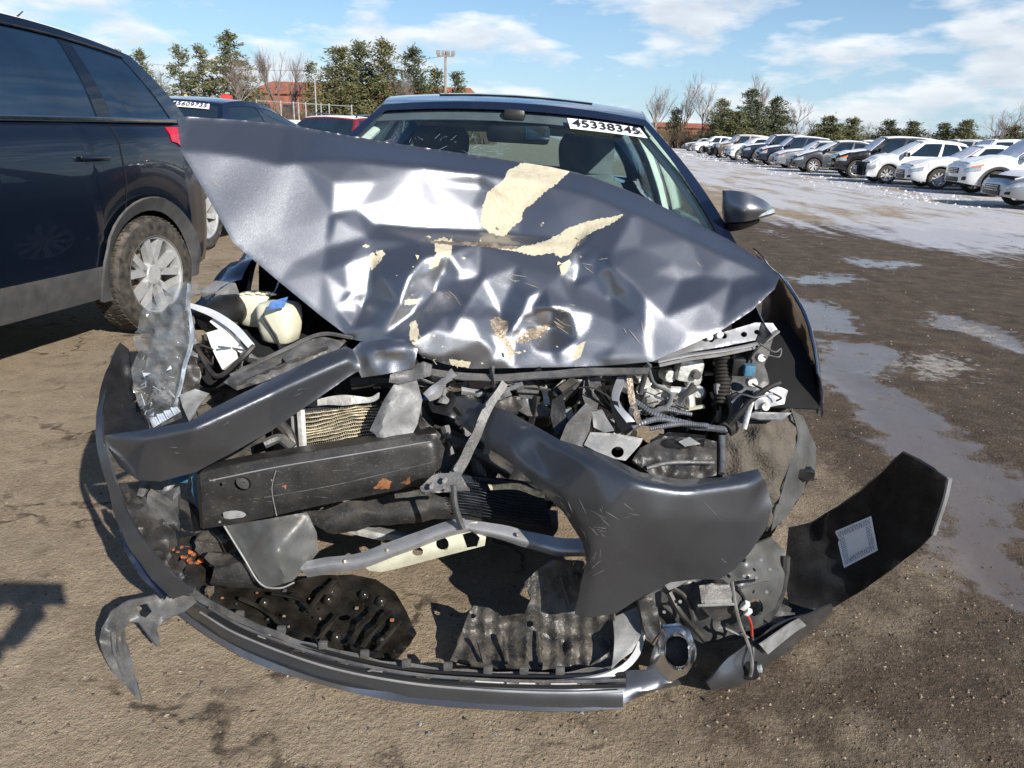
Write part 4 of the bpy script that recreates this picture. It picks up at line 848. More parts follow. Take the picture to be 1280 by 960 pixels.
# ================================================================ the wrecked sedan
NOSE = 1.12; CX = -.06
wreck = thing('wrecked_sedan', (CX, NOSE, 0), 'dark grey sedan with smashed front and crumpled hood in the foreground', 'sedan')
LOC = V((CX, NOSE, 0))
_, wc = car('wreck', 'sedan', None, 0, 'paint_navy', '', mesh_par=wreck, ystart=1.54, glass='windscreen', lamps=False, style=10, hi=True, xr=.585, H=1.47, cowl=1.30, rf=2.16)
def ell(cx, cy, rx, ry, n=16, rot=0): return [(cx + rx * math.cos(a) * math.cos(rot) - ry * math.sin(a) * math.sin(rot), cy + rx * math.cos(a) * math.sin(rot) + ry * math.sin(a) * math.cos(rot)) for a in [2 * math.pi * k / n for k in range(n)]]
# ---- cabin interior (local coordinates, nose at y = 0)
K = dict(world=False)
grid_obj('headliner', [[wc.RF(u, q) - V((0, 0, .05)) for u in (-.95, -.5, 0, .5, .95)] for q in (.03, .3, .6, .97)], 'interior_pale', wreck, th=.01)
bbox('dashboard', (0, 1.86, .90), (1.36, .5, .16), 'interior', wreck, bev=.06, **K)
def seat(x, y, nm='seat'):
    rows = [[V((x + u * .25 * wv, y + dy - .04 * (1 - u * u), z)) for u in (-1, -.6, 0, .6, 1)] for wv, dy, z in ((1, 0, .62), (1.02, .06, .8), (.96, .13, .98), (.72, .18, 1.10))]
    s_ = sheet(nm, rows, 'interior', wreck, nu=10, nv=8, th=.11, **K)
    rows = [[V((x + u * .14 * wv, y + .19 + dy - .03 * (1 - u * u), z)) for u in (-1, -.5, 0, .5, 1)] for wv, dy, z in ((.9, 0, 1.13), (1, .01, 1.2), (1, .02, 1.27), (.8, .04, 1.315))]
    sheet('headrest', rows, 'interior', wreck, nu=10, nv=8, th=.09, **K); bbox('seat_cushion', (x, y - .22, .52), (.5, .5, .16), 'interior', wreck, bev=.05, **K)
seat(-.37, 2.62); seat(.37, 2.62)
bbox('rear_seat', (0, 3.55, .82), (1.25, .16, .62), 'interior', wreck, rot=(-14, 0, 0), bev=.06, **K)
bbox('parcel_shelf', (0, 3.85, .99), (1.2, .5, .03), 'interior', wreck, bev=.01, **K)
vs, fs = tube_geo([V((.37 + .185 * math.cos(a), 2.16 + .10 * math.sin(a), .93 + .155 * math.sin(a))) for a in [2 * math.pi * k / 28 for k in range(29)]], .014, 8); obj('steering_wheel', vs, fs, 'interior', wreck, **K)
for sx in (-1, 1):
    # pale pillar trims and seat belts
    vs, fs = tube_geo([wc.S(.475, t_) * 1.0 - V((.05, 0, 0)) if sx > 0 else V((-(wc.S(.475, t_).x - .05), wc.S(.475, t_).y, wc.S(.475, t_).z)) for t_ in (0, .3, .6, .95)], .035, 8); obj('pillar_trim', vs, fs, 'interior_pale', wreck, **K)
    vs, fs = tube_geo([(lambda p: V(((p.x - .07) * sx, p.y - .02, p.z)))(wc.S(.47, t_)) for t_ in (-.25, .2, .5, .86)], .022, 6, flat=.15); obj('seat_belt', vs, fs, 'plastic_grey', wreck, **K)
    vs, fs = tube_geo([(lambda p: V(((p.x - .035) * sx, p.y + .075, p.z - .03)))(wc.S(0, t_)) for t_ in (.0, .3, .6, .95)], .018, 8); obj('pillar_trim', vs, fs, 'interior_pale', wreck, **K)
    bbox('door_card', (sx * .84, 2.35, .82), (.05, 1.0, .26), 'interior_pale', wreck, bev=.02, **K)
    bbox('sun_visor', (sx * .33, 2.28, 1.355), (.46, .16, .025), 'interior', wreck, rot=(12, 0, 0), bev=.01, **K)
mr = bbox('rear_view_mirror', (0.02, 2.12, 1.305), (.26, .05, .085), 'plastic_black', wreck, rot=(8, 0, -4), bev=.02, **K)
bbox('mirror_glass', (0.10, 2.092, 1.305), (.10, .006, .05), 'dark_glass', mr, bev=.002, **K); tube('mirror_stem', [(.02, 2.13, 1.33), (.02, 2.14, 1.40)], .014, 'plastic_black', mr, n=4, **K)
bbox('sensor_housing', (0.0, 2.10, 1.372), (.09, .07, .045), 'plastic_black', mr, bev=.02, **K)
grid_obj('shade_band', [[wc.WS(-.94 + 1.88 * i / 14, t_) + V((0, .02, -.012)) for i in range(15)] for t_ in (.86, .91, .955)], 'interior', wreck, th=.003)
st = sticker_on(wc, wc.WS, .36, .87, .80, .89, '45338345', wreck, .072, V((0, -.006, .004)))
M = frame_on(wc.WS, .835, .845); M.translation += V((0, -.0096, .0064)); text_mesh('sticker_letter', 'x', M, .045, 'ink', st)
# cracked patch of the windscreen: fine raised shards
rnd = random.Random(3); mb = MB()
for _ in range(60):
    u = rnd.uniform(-.86, -.15); t_ = rnd.uniform(.34, .68); p = wc.WS(u, t_) + V((0, -.004, .004)); q = wc.WS(u + rnd.uniform(-.05, .05), t_ + rnd.uniform(-.05, .05)) + V((0, -.004, .004)); vs, fs = tube_geo([p, q], .0005, 3); mb.add(vs, fs)
o = mb.build('glass_cracks', 'lamp_lens', wreck, angle=None, **K); o['kind'] = 'stuff'
grid_obj('sunroof', [[wc.RF(u, q) + V((0, 0, .004)) for u in (-.6, -.3, 0, .3, .6)] for q in (.18, .3, .42, .52)], 'dark_glass', wreck, th=.004)
for ch in wreck.children:
    if not ch.name.startswith('wheel'): ch.rotation_euler.y = R(1.3)
# ---- door mirror on the right pillar
dmv = psheet('door_mirror', [[(903, 240, 2.86), (905, 238, 2.80), (930, 240, 2.74), (955, 250, 2.76), (968, 262, 2.86)], [(902, 258, 2.84), (908, 258, 2.76), (932, 260, 2.70), (956, 262, 2.73), (969, 266, 2.86)], [(904, 278, 2.84), (912, 278, 2.77), (932, 277, 2.72), (955, 272, 2.76), (968, 268, 2.87)]], 'paint', wreck, nu=16, nv=10, th=.035)
psheet('mirror_base', [[(905, 279, 2.82), (925, 280, 2.76), (950, 275, 2.78)], [(910, 290, 2.84), (928, 287, 2.79), (948, 279, 2.80)]], 'plastic_black', wreck, nu=10, nv=4, th=.03)
psheet('mirror_indicator', [[(942, 268, 2.735), (955, 264, 2.735), (968, 261, 2.80)], [(944, 273, 2.735), (956, 269, 2.735), (968, 266, 2.80)]], 'lamp_lens', dmv, nu=8, nv=3, th=.004)
# ================================================================ hood: folded sheet
HT = [(222, 146, 2.20), (235, 146, 2.24), (300, 150, 2.30), (360, 156, 2.36), (400, 163, 2.40), (480, 177, 2.43), (560, 189, 2.44), (620, 198, 2.44), (690, 209, 2.42), (740, 221, 2.40), (800, 244, 2.36), (860, 274, 2.30), (910, 299, 2.22), (950, 324, 2.13), (975, 345, 2.05)]
HO = HT + [(969, 360, 2.0), (940, 388, 1.975), (900, 414, 1.95), (850, 437, 1.93), (815, 452, 1.925), (760, 457, 1.94), (700, 459, 1.95), (640, 460, 1.95), (590, 461, 1.94), (560, 456, 1.93), (528, 447, 1.905), (515, 430, 1.90), (470, 431, 1.945), (440, 424, 1.965), (400, 394, 1.988), (350, 353, 2.008), (292, 304, 2.03), (255, 238, 2.086), (226, 188, 2.128)]
FOLD = [(226, 188, 2.128), (262, 189, 2.147), (298, 193, 2.163), (345, 204, 2.177), (372, 201, 2.196), (400, 199, 2.215), (450, 200, 2.255), (520, 207, 2.285), (600, 217, 2.315), (680, 229, 2.315), (740, 245, 2.265), (800, 268, 2.225), (860, 298, 2.165), (910, 322, 2.105), (955, 343, 2.06)]
RIDGE = [(372, 201, 2.196), (418, 228, 2.172), (416, 270, 2.135), (408, 310, 2.085), (404, 340, 2.04), (420, 385, 1.998), (440, 412, 1.967)]
CR1 = [(418, 228, 2.165), (445, 262, 2.165), (470, 282, 2.171), (540, 288, 2.222), (600, 291, 2.256), (650, 296, 2.245), (720, 302, 2.20)]
CR2 = [(416, 272, 2.125), (460, 297, 2.115), (520, 303, 2.11), (600, 303, 2.15), (660, 306, 2.17), (720, 312, 2.15)]
CR3 = [(404, 340, 2.02), (432, 331, 2.045), (468, 318, 2.085), (500, 340, 2.008), (530, 322, 2.044), (560, 316, 2.075), (575, 340, 2.06)]
CR4 = [(440, 412, 1.967), (452, 385, 2.035), (462, 360, 2.05), (478, 345, 2.02), (512, 346, 1.99), (545, 362, 2.06), (590, 372, 2.01), (625, 392, 2.04), (640, 415, 1.98)]
CR5 = [(735, 300, 2.165), (722, 330, 2.12), (718, 352, 2.105), (745, 345, 2.09), (763, 333, 2.065), (790, 352, 2.03), (806, 372, 1.995), (806, 410, 1.96), (808, 445, 1.93)]
CR6 = [(640, 412, 1.975), (668, 405, 2.03), (690, 410, 2.045), (720, 425, 1.975), (770, 432, 1.955)]
CR7 = [(790, 268, 2.21), (800, 310, 2.135), (770, 335, 2.06)]
CR8 = [(955, 343, 2.06), (915, 352, 2.065), (880, 345, 2.085), (850, 352, 2.075), (806, 372, 1.995)]
HI = [(300, 250, 2.097), (350, 290, 2.078), (365, 330, 2.04), (470, 226, 2.228), (600, 234, 2.318), (540, 227, 2.284), (530, 256, 2.236), (590, 260, 2.275), (480, 252, 2.200), (560, 276, 2.24), (500, 274, 2.198), (650, 340, 2.075), (600, 345, 2.075), (610, 360, 2.055), (500, 378, 1.955), (470, 392, 1.985), (480, 418, 1.945), (540, 412, 1.925), (518, 390, 1.985), (575, 395, 1.955), (600, 425, 1.935), (570, 440, 1.92), (620, 440, 1.955), (620, 410, 1.99), (660, 372, 2.02), (700, 345, 2.075), (690, 385, 1.985), (740, 392, 2.01), (760, 375, 2.05), (690, 440, 1.965), (740, 445, 1.955), (770, 405, 1.985), (830, 395, 1.975), (840, 330, 2.105), (880, 375, 2.005), (860, 415, 1.95), (930, 368, 2.015), (905, 395, 1.98), (700, 265, 2.25), (740, 280, 2.215), (650, 262, 2.285)]
PATCH = [([(655, 203), (685, 206), (714, 213), (700, 226), (684, 238), (668, 253), (655, 262), (652, 275), (640, 284), (630, 296), (612, 292), (600, 280), (603, 258), (610, 240), (630, 224), (634, 214)], 1),
         ([(622, 311), (660, 307), (688, 299), (708, 286), (735, 276), (779, 268), (768, 278), (740, 290), (722, 303), (712, 318), (700, 322), (690, 316), (668, 320), (648, 315)], 1),
         ([(700, 332), (712, 324), (714, 330), (706, 343), (701, 344)], 1), ([(543, 300), (556, 296), (566, 306), (563, 322), (552, 318), (548, 332), (536, 336), (545, 318)], 1), ([(462, 318), (478, 312), (482, 318), (472, 330), (464, 338)], 1),
         ([(505, 375), (528, 372), (520, 380), (506, 382)], 1), ([(512, 405), (520, 400), (524, 418), (518, 432), (512, 425)], 1), ([(612, 400), (622, 396), (636, 404), (632, 420), (644, 440), (638, 450), (630, 430), (618, 420)], 2),
         ([(640, 428), (660, 412), (690, 404), (680, 418), (656, 430)], 2), ([(560, 448), (588, 452), (586, 460), (566, 458)], 1), ([(720, 432), (732, 426), (726, 446), (716, 452)], 1), ([(532, 300), (620, 304), (650, 309), (646, 312), (600, 308), (540, 304)], 2)]
_, _, _, h0 = panel_geo(HO, HI, creases=[FOLD, RIDGE, CR1, CR2, CR3, CR4, CR5, CR6, CR7, CR8], step=60, blur=2, seed=4)
rnd = random.Random(17)   # small secondary buckles in the crushed zone, fine paint chips round the bare patches
for _ in range(75):
    x = rnd.uniform(425, 830); y = rnd.uniform(312, 452)
    if inpoly(x, y, HO): HI.append((x, y, h0(x, y) + rnd.choice([-1, 1]) * rnd.uniform(.002, .009)))
for _ in range(46):
    bx_, by_ = rnd.choice([(640, 280), (600, 270), (700, 300), (720, 320), (560, 310), (470, 325), (520, 380), (515, 415), (630, 420), (660, 425), (575, 450), (725, 440), (540, 340)]); x = bx_ + rnd.gauss(0, 15); y = by_ + rnd.gauss(0, 10); s_ = rnd.uniform(1.0, 3.2)
    if inpoly(x, y, HO): PATCH.append(([(x - s_ * rnd.uniform(.5, 1.6), y), (x, y - s_ * rnd.uniform(.4, 1)), (x + s_ * rnd.uniform(.5, 1.8), y + s_ * .2), (x + .3, y + s_ * rnd.uniform(.5, 1.1))], rnd.choice([1, 1, 2])))
vs, fs, mi, hdf = panel_geo(HO, HI, creases=[FOLD, RIDGE, CR1, CR2, CR3, CR4, CR5, CR6, CR7, CR8], step=4, blur=2.1, patches=PATCH, wob=.004, wf=.015, seed=4)
nf = len(fs); V2, F2 = thicken(vs, fs, .004)
hood = obj('hood', V2, F2, ['paint', 'primer', 'torn_metal'], wreck, angle=55, mi=mi + [0] * (len(F2) - nf), label='crumpled dark grey metallic hood with peeled cream primer patches')
# rear half of the hood, folding down behind the crest towards the windscreen
crest = spline([P(*p) + V((0, .002, -.001)) for p in HT], 60); rows = [crest]
for k, (dy, dz) in enumerate(((.05, -.008), (.12, -.03), (.20, -.075), (.27, -.125), (.31, -.16))):
    row = []
    for i, p in enumerate(crest):
        q = i / 60; yy = min(p.y + dy * (1 + .4 * q), 2.62 + .02 * k); row.append(V((p.x * (1 - .05 * k / 4), yy, p.z + dz * (1 + .5 * math.sin(math.pi * q)) + .008 * noise.noise(V((i * .2, k * .7, 5))))))
    rows.append(row)
v3 = [p for r in rows for p in r]; n3 = 61; f3 = [(j * n3 + i, j * n3 + i + 1, (j + 1) * n3 + i + 1, (j + 1) * n3 + i) for j in range(5) for i in range(60)]
if (v3[f3[10][1]] - v3[f3[10][0]]).cross(v3[f3[10][3]] - v3[f3[10][0]]).z < 0: f3 = [f[::-1] for f in f3]
v3, f3 = thicken(v3, f3, .004); obj('hood_rear', v3, f3, 'paint', hood)
def onhood(pts, d=.001): return [P(x, y, hdf(x, y) - d) for x, y in pts]
def scuff(par, fn, spots, m, seed, r=.0005):
    rr = random.Random(seed)
    for x, y, L_, a_, n_ in spots:
        mb_ = MB()
        for _ in range(n_):
            a2 = a_ + rr.gauss(0, .35); l2 = L_ * rr.uniform(.3, 1); x0 = x + rr.gauss(0, L_ * .35); y0 = y + rr.gauss(0, L_ * .25); pts = [P(x0 + l2 * q * math.cos(a2), y0 + l2 * q * math.sin(a2), fn(x0 + l2 * q * math.cos(a2), y0 + l2 * q * math.sin(a2)) - .0004) for q in (-.5, -.2, .2, .5)]
            v_, f_ = tube_geo(pts, [r * .3, r * rr.uniform(.6, 1.6), r, r * .3], 4); mb_.add(v_, f_)
        o_ = mb_.build('scratches', m, par, angle=None); o_['kind'] = 'stuff'
scuff(hood, hdf, [(806, 410, 30, 1.3, 3), (712, 384, 22, -.2, 3), (738, 328, 30, -.06, 3), (640, 350, 26, .3, 5), (560, 370, 20, .8, 5), (700, 405, 24, .2, 5), (880, 330, 14, .4, 3), (270, 230, 12, .2, 2)], 'primer', 5, .0006)
for x, y, s in ((598, 300, 5), (562, 300, 6), (520, 322, 4), (474, 316, 4), (632, 440, 6), (574, 455, 6), (545, 452, 5), (700, 328, 4)):   # curled flakes of paint
    c = P(x, y, hdf(x, y) - .006); e = s / 924 * 2; rr = random.Random(x); q = [c + V((rr.uniform(-1, 1) * e, -rr.uniform(0, .8) * e, rr.uniform(-1, 1) * e)) for _ in range(4)]; v_, f_ = thicken(q, [(0, 1, 2), (0, 2, 3)], .001); obj('paint_flake', v_, f_, 'primer', hood, smooth=False)
# weatherstrip / bent lip below the hood's leading edge
psheet('hood_lip', [[(520, 452, 1.95), (545, 462, 1.935), (600, 466, 1.93), (650, 466, 1.93), (720, 461, 1.925), (770, 459, 1.92), (812, 460, 1.91)], [(524, 462, 1.93), (548, 471, 1.915), (600, 475, 1.912), (650, 475, 1.912), (720, 470, 1.905), (770, 467, 1.90), (810, 467, 1.895)]], 'plastic_grey', wreck, nu=40, nv=4, th=.006, wob=.004)
psheet('hood_inner', [[(450, 425, 2.02), (560, 455, 2.0), (700, 458, 2.02), (810, 448, 2.0)], [(460, 440, 2.25), (560, 452, 2.3), (700, 452, 2.3), (800, 440, 2.25)]], 'plastic_black', wreck, nu=20, nv=6, th=.02, wob=.02)
# ================================================================ engine bay mass behind everything
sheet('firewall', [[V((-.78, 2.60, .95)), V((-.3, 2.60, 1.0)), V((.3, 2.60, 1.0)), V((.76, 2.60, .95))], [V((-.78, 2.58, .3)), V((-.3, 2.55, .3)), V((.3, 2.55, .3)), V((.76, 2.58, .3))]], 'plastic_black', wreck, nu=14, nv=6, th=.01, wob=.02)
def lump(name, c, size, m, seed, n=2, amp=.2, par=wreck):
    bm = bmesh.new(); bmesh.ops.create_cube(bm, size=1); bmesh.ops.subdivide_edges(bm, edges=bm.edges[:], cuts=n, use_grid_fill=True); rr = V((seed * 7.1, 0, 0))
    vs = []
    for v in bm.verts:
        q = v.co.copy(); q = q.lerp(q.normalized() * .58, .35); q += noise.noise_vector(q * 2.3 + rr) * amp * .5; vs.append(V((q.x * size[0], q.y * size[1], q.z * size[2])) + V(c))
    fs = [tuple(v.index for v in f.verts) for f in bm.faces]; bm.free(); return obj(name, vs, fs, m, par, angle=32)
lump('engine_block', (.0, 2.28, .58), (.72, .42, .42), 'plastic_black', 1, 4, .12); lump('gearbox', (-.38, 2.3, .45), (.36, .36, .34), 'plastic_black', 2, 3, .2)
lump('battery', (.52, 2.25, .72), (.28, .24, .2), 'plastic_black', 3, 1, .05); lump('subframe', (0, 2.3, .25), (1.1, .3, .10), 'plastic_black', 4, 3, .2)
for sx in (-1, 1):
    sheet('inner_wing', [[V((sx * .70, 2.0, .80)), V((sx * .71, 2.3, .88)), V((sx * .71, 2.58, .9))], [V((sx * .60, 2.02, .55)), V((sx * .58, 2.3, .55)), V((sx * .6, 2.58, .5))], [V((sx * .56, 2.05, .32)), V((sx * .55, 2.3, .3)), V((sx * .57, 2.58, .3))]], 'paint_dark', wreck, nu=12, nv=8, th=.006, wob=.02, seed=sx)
    wheel(wreck, (sx * .76 + (-.02 if sx < 0 else 0), 2.28 - NOSE, .325), .335, sx, 10, steer=.06, detail=True)
# fenders
sheet('fender', [[V((.84, 2.66, .94)), V((.855, 2.3, .868)), V((.86, 2.1, .782)), V((.845, 1.98, .70))], [V((.865, 2.66, .90)), V((.875, 2.3, .85)), V((.875, 2.1, .765)), V((.855, 1.965, .67))], [V((.905, 2.66, .72)), V((.915, 2.35, .72)), V((.905, 2.1, .66)), V((.875, 1.955, .58))], [V((.905, 2.66, .5)), V((.915, 2.46, .55)), V((.905, 2.2, .66)), V((.88, 2.0, .56))]], 'paint_navy', wreck, nu=22, nv=12, th=.004, wob=.006)
sheet('fender', [[V((-.76, 2.66, .965)), V((-.78, 2.4, .93)), V((-.83, 2.2, .86)), V((-.90, 2.0, .79))], [V((-.90, 2.66, .92)), V((-.91, 2.4, .88)), V((-.95, 2.2, .80)), V((-.99, 2.02, .72))], [V((-.97, 2.66, .7)), V((-.97, 2.45, .7)), V((-1.0, 2.3, .68)), V((-1.02, 2.1, .64))]], 'paint_navy', wreck, nu=18, nv=10, th=.004, wob=.02, seed=4)
# ================================================================ bumper cover (torn in several pieces)
B1 = panel('bumper_cover', [(131, 544, 1.665), (180, 537, 1.63), (238, 527, 1.62), (262, 512, 1.66), (330, 478, 1.74), (400, 445, 1.84), (432, 433, 1.88), (441, 437, 1.875), (452, 462, 1.85), (440, 468, 1.845), (400, 496, 1.79), (340, 538, 1.70), (290, 566, 1.655), (245, 590, 1.635), (200, 602, 1.63), (172, 600, 1.635), (150, 584, 1.645), (136, 562, 1.655)], 'paint_dark', wreck,
           inner=[(300, 545, 1.66), (200, 560, 1.61), (240, 560, 1.60)], creases=[[(180, 548, 1.605), (244, 534, 1.59), (340, 490, 1.685), (437, 448, 1.835)]], step=4.5, blur=3.0, wob=.004, wf=.02, seed=9, th=.0032, label='torn dark upper piece of the bumper cover lying over the left corner')
B1D = PD['bumper_cover']
panel('bumper_corner', [(150, 428, 1.95), (160, 436, 1.94), (164, 470, 1.90), (170, 500, 1.84), (186, 536, 1.70), (131, 545, 1.67), (122, 520, 1.70), (124, 495, 1.76), (132, 465, 1.84)], 'plastic_black', wreck, step=8, th=.006, wob=.01)
psheet('bumper_side', [[(148, 430, 1.97), (128, 478, 1.82), (120, 520, 1.705), (122, 560, 1.655), (135, 615, 1.62), (155, 672, 1.60), (180, 712, 1.60), (215, 748, 1.605)], [(153, 432, 1.975), (134, 480, 1.815), (128, 520, 1.70), (132, 560, 1.645), (147, 612, 1.61), (170, 660, 1.60), (200, 702, 1.595), (240, 742, 1.60)]], 'paint_dark', wreck, nu=40, nv=5, th=.006, wob=.006)
psheet('bumper_flap', [[(158, 632, 1.64), (170, 660, 1.64), (185, 690, 1.64), (212, 735, 1.64)], [(150, 660, 1.60), (160, 695, 1.59), (175, 720, 1.585), (205, 746, 1.59)]], 'paint_navy', wreck, nu=14, nv=6, th=.004, wob=.01)
panel('energy_absorber', [(150, 605, 1.70), (170, 615, 1.70), (182, 640, 1.69), (195, 640, 1.69), (214, 660, 1.68), (212, 690, 1.66), (228, 712, 1.65), (236, 742, 1.64), (212, 735, 1.64), (190, 700, 1.645), (170, 662, 1.66), (155, 630, 1.68)], 'plastic', wreck, step=5, blur=2, th=.02, wob=.05, wf=.06, seed=3, jit=1.5)
lump('foam_chunk', P(200, 640, 1.72), (.08, .06, .1), 'plastic_grey', 8, 3, .6)
LIPB = [(212, 752, .012), (250, 782, .01), (300, 815, .008), (400, 851, .006), (500, 871, .006), (600, 881, .006), (700, 885, .006), (778, 884, .006)]
LIPM = [(205, 742, .055), (250, 768, .05), (300, 797, .045), (400, 834, .04), (500, 855, .04), (600, 865, .04), (700, 869, .04), (779, 867, .04)]
LIPT = [(228, 742, .085), (262, 762, .08), (310, 788, .075), (400, 820, .07), (500, 842, .065), (600, 851, .06), (700, 854, .06), (782, 852, .055)]
LIPI = [(240, 742, .075), (275, 757, .07), (325, 781, .065), (400, 808, .06), (500, 831, .05), (600, 840, .05), (700, 842, .05), (780, 838, .05)]
lip = psheet('bumper_lip', [LIPB, LIPM, LIPT, LIPI], 'paint_dark', wreck, nu=60, nv=12, th=.005, wob=.004)
psheet('lip_edge', [[(226, 762, .02), (270, 794, .02), (330, 824, .02), (420, 855, .016), (500, 866, .014), (600, 876, .012), (700, 880, .012), (780, 878, .012)], [(222, 768, .005), (266, 800, .005), (326, 832, .005), (420, 861, .004), (500, 877, .004), (600, 886, .004), (700, 889, .004), (779, 886, .004)]], 'paint', lip, nu=50, nv=3, th=.003)
psheet('lip_flange', [[(240, 735, .10), (300, 770, .09), (400, 807, .08), (500, 829, .07), (600, 838, .065), (700, 839, .065), (760, 834, .07)], [(236, 744, .085), (296, 778, .075), (400, 815, .07), (500, 837, .06), (600, 846, .055), (700, 848, .055), (765, 843, .06)]], 'plastic_grey', lip, nu=50, nv=3, th=.006, wob=.008)
def along(base, dy, z): return [(x, y + dy, z) for x, y, _ in base]
ptube('lip_highlight', along(LIPT, -2, .092)[1:], .004, 'plastic_grey', lip, n=60, seg=6); ptube('lip_highlight', along(LIPM, -3, .058)[1:], .003, 'steel_grey', lip, n=60, seg=5); ptube('lip_gap_shade', along(LIPT, 5, .074)[1:], .0045, 'under', lip, n=60, seg=6); ptube('lip_gap_shade', along(LIPI, 4, .072)[1:], .005, 'under', lip, n=60, seg=6)  # pale tubes draw in edge highlights, black tubes the shade of gaps
for k_, x in enumerate((330, 372, 430, 470, 530, 585, 640, 680, 735)):
    y = lerpt(x, [(300, 786), (400, 822), (500, 844), (600, 853), (740, 855)]); lump('lip_chip', P(x, y, .075), (.03, .012, .008), 'plastic_pale' if k_ % 3 == 0 else 'plastic', k_, 2, .7, lip)
for x in (300, 352, 404, 456, 508, 560, 610, 655, 700): 
    y = lerpt(x, [(300, 768), (404, 806), (508, 829), (610, 837), (700, 838)]); bbox('clip', P(x, y, .085), (.022, .012, .02), 'plastic_grey', lip, bev=.003)
psheet('lower_tie', [[(780, 838, .05), (815, 838, .05), (845, 850, .04), (800, 862, .03)][:3], [(778, 862, .03), (815, 860, .03), (850, 852, .03)], [(779, 880, .006), (815, 865, .006), (852, 856, .006)]], 'paint_dark', lip, nu=12, nv=5, th=.005)
psheet('chrome_strip', [[(580, 848, .075), (660, 852, .075), (730, 848, .08), (770, 836, .085), (792, 815, .09), (801, 787, .10)], [(580, 855, .062), (660, 859, .062), (732, 855, .066), (775, 842, .072), (799, 820, .08), (808, 789, .09)]], 'silver_trim', wreck, nu=40, nv=4, th=.008)
psheet('pale_bracket', [[(788, 762, .16), (800, 760, .16), (802, 790, .13), (790, 815, .10)], [(766, 772, .14), (768, 800, .12), (766, 826, .09), (764, 834, .085)]], 'plastic_pale', wreck, nu=10, nv=6, th=.005)
# torn wheel-arch strip at the lower left
panel('arch_strip', [(124, 800, .10), (127, 785, .13), (140, 764, .15), (165, 750, .15), (200, 743, .13), (240, 745, .10), (246, 752, .09), (232, 764, .09), (214, 770, .09), (205, 776, .08), (196, 786, .07), (201, 804, .05), (196, 807, .05), (184, 790, .07), (173, 778, .09), (162, 777, .09), (156, 786, .09), (157, 800, .085), (164, 822, .07), (168, 840, .05), (172, 858, .03), (177, 878, .006), (170, 872, .008), (158, 858, .02), (142, 843, .045), (131, 822, .075)], 'plastic_grey', wreck,
      holes=[[(170, 758), (184, 754), (190, 764), (182, 772), (176, 770)]], step=5, blur=3, th=.006, wob=.01, wf=.05, seed=2)
for k in range(3): ptube('arch_rib', [(140 + 6 * k, 790 - 6 * k, .12 - .01 * k), (143 + 6 * k, 815 - 4 * k, .085), (155 + 5 * k, 845 - 8 * k, .05)], .003, 'plastic_grey', wreck, n=12, seg=5)
# big torn panel hanging on the right
B2 = panel('bumper_panel', [(548, 492, 1.98), (590, 500, 1.92), (630, 512, 1.84), (672, 534, 1.72), (700, 550, 1.66), (740, 562, 1.62), (765, 572, 1.60), (800, 590, 1.58), (850, 599, 1.575), (900, 597, 1.585), (947, 586, 1.61), (955, 600, 1.60), (966, 633, 1.585), (957, 662, 1.58), (938, 690, 1.57), (918, 712, 1.56), (900, 724, 1.55), (870, 724, 1.54), (838, 728, 1.53), (805, 744, 1.525), (770, 767, 1.52), (736, 772, 1.515), (718, 768, 1.525), (733, 700, 1.52), (728, 678, 1.525), (704, 640, 1.58), (668, 605, 1.66), (640, 580, 1.71), (606, 556, 1.79), (575, 530, 1.89)], 'paint_dark', wreck,
           inner=[(820, 650, 1.475), (880, 650, 1.495), (770, 690, 1.49), (850, 700, 1.505), (930, 650, 1.54), (760, 640, 1.485), (700, 595, 1.60), (660, 565, 1.71)], creases=[[(690, 556, 1.665), (740, 575, 1.545), (800, 600, 1.485), (860, 609, 1.485), (952, 598, 1.56)], [(640, 560, 1.715), (700, 620, 1.575), (738, 680, 1.50), (742, 740, 1.505)]], step=4.5, blur=5.5, wob=.003, wf=.02, seed=12, th=.0032, label='dark grey bumper panel hanging across the right front')
scuff(B2, PD['bumper_panel'], [(712, 640, 26, 1.2, 7), (760, 640, 34, .8, 5), (745, 702, 22, -.7, 9), (748, 662, 14, .3, 9), (880, 620, 40, .4, 4), (832, 679, 18, -.1, 4), (752, 628, 16, -1.2, 3), (762, 608, 16, -1.1, 3), (905, 700, 8, .5, 3), (800, 650, 20, .2, 2)], 'plastic_pale', 6, .0004)
# black inside of the far corner of the cover, lying on the ground
INN = [(986, 661, 1.90), (1012, 655, 1.885), (1045, 636, 1.85), (1075, 615, 1.81), (1098, 595, 1.77), (1118, 575, 1.725), (1128, 566, 1.70), (1140, 571, 1.69), (1186, 599, 1.625), (1180, 625, 1.625), (1166, 668, 1.635), (1150, 684, 1.655), (1125, 704, 1.69), (1085, 733, 1.74), (1045, 758, 1.79), (1015, 768, .03), (990, 766, .04), (984, 740, 1.87), (982, 700, 1.89)]
B3 = panel('bumper_end', INN, 'plastic_black', wreck, inner=[(1060, 690, 1.83), (1110, 650, 1.76)], step=8, blur=5, th=.007, wob=.008, label='black inner side of the bumper end lying on the ground, with a label')
ptube('bumper_rim', [(1187, 598, 1.62), (1181, 625, 1.62), (1167, 668, 1.63)], .006, 'steel_grey', B3, n=14, seg=6)
STK = [(1044, 664), (1089, 645), (1097, 688), (1055, 710)]
def on3(u, v):
    a = [STK[0][i] * (1 - u) + STK[1][i] * u for i in (0, 1)]; b = [STK[3][i] * (1 - u) + STK[2][i] * u for i in (0, 1)]; x, y = a[0] * (1 - v) + b[0] * v, a[1] * (1 - v) + b[1] * v
    return x, y
_, _, _, d3 = panel_geo(INN, [(1060, 690, 1.83), (1110, 650, 1.76)], step=30, blur=5, seed=1)
def q3(u, v, d=.004): x, y = on3(u, v); return P(x, y, d3(x, y) - d)
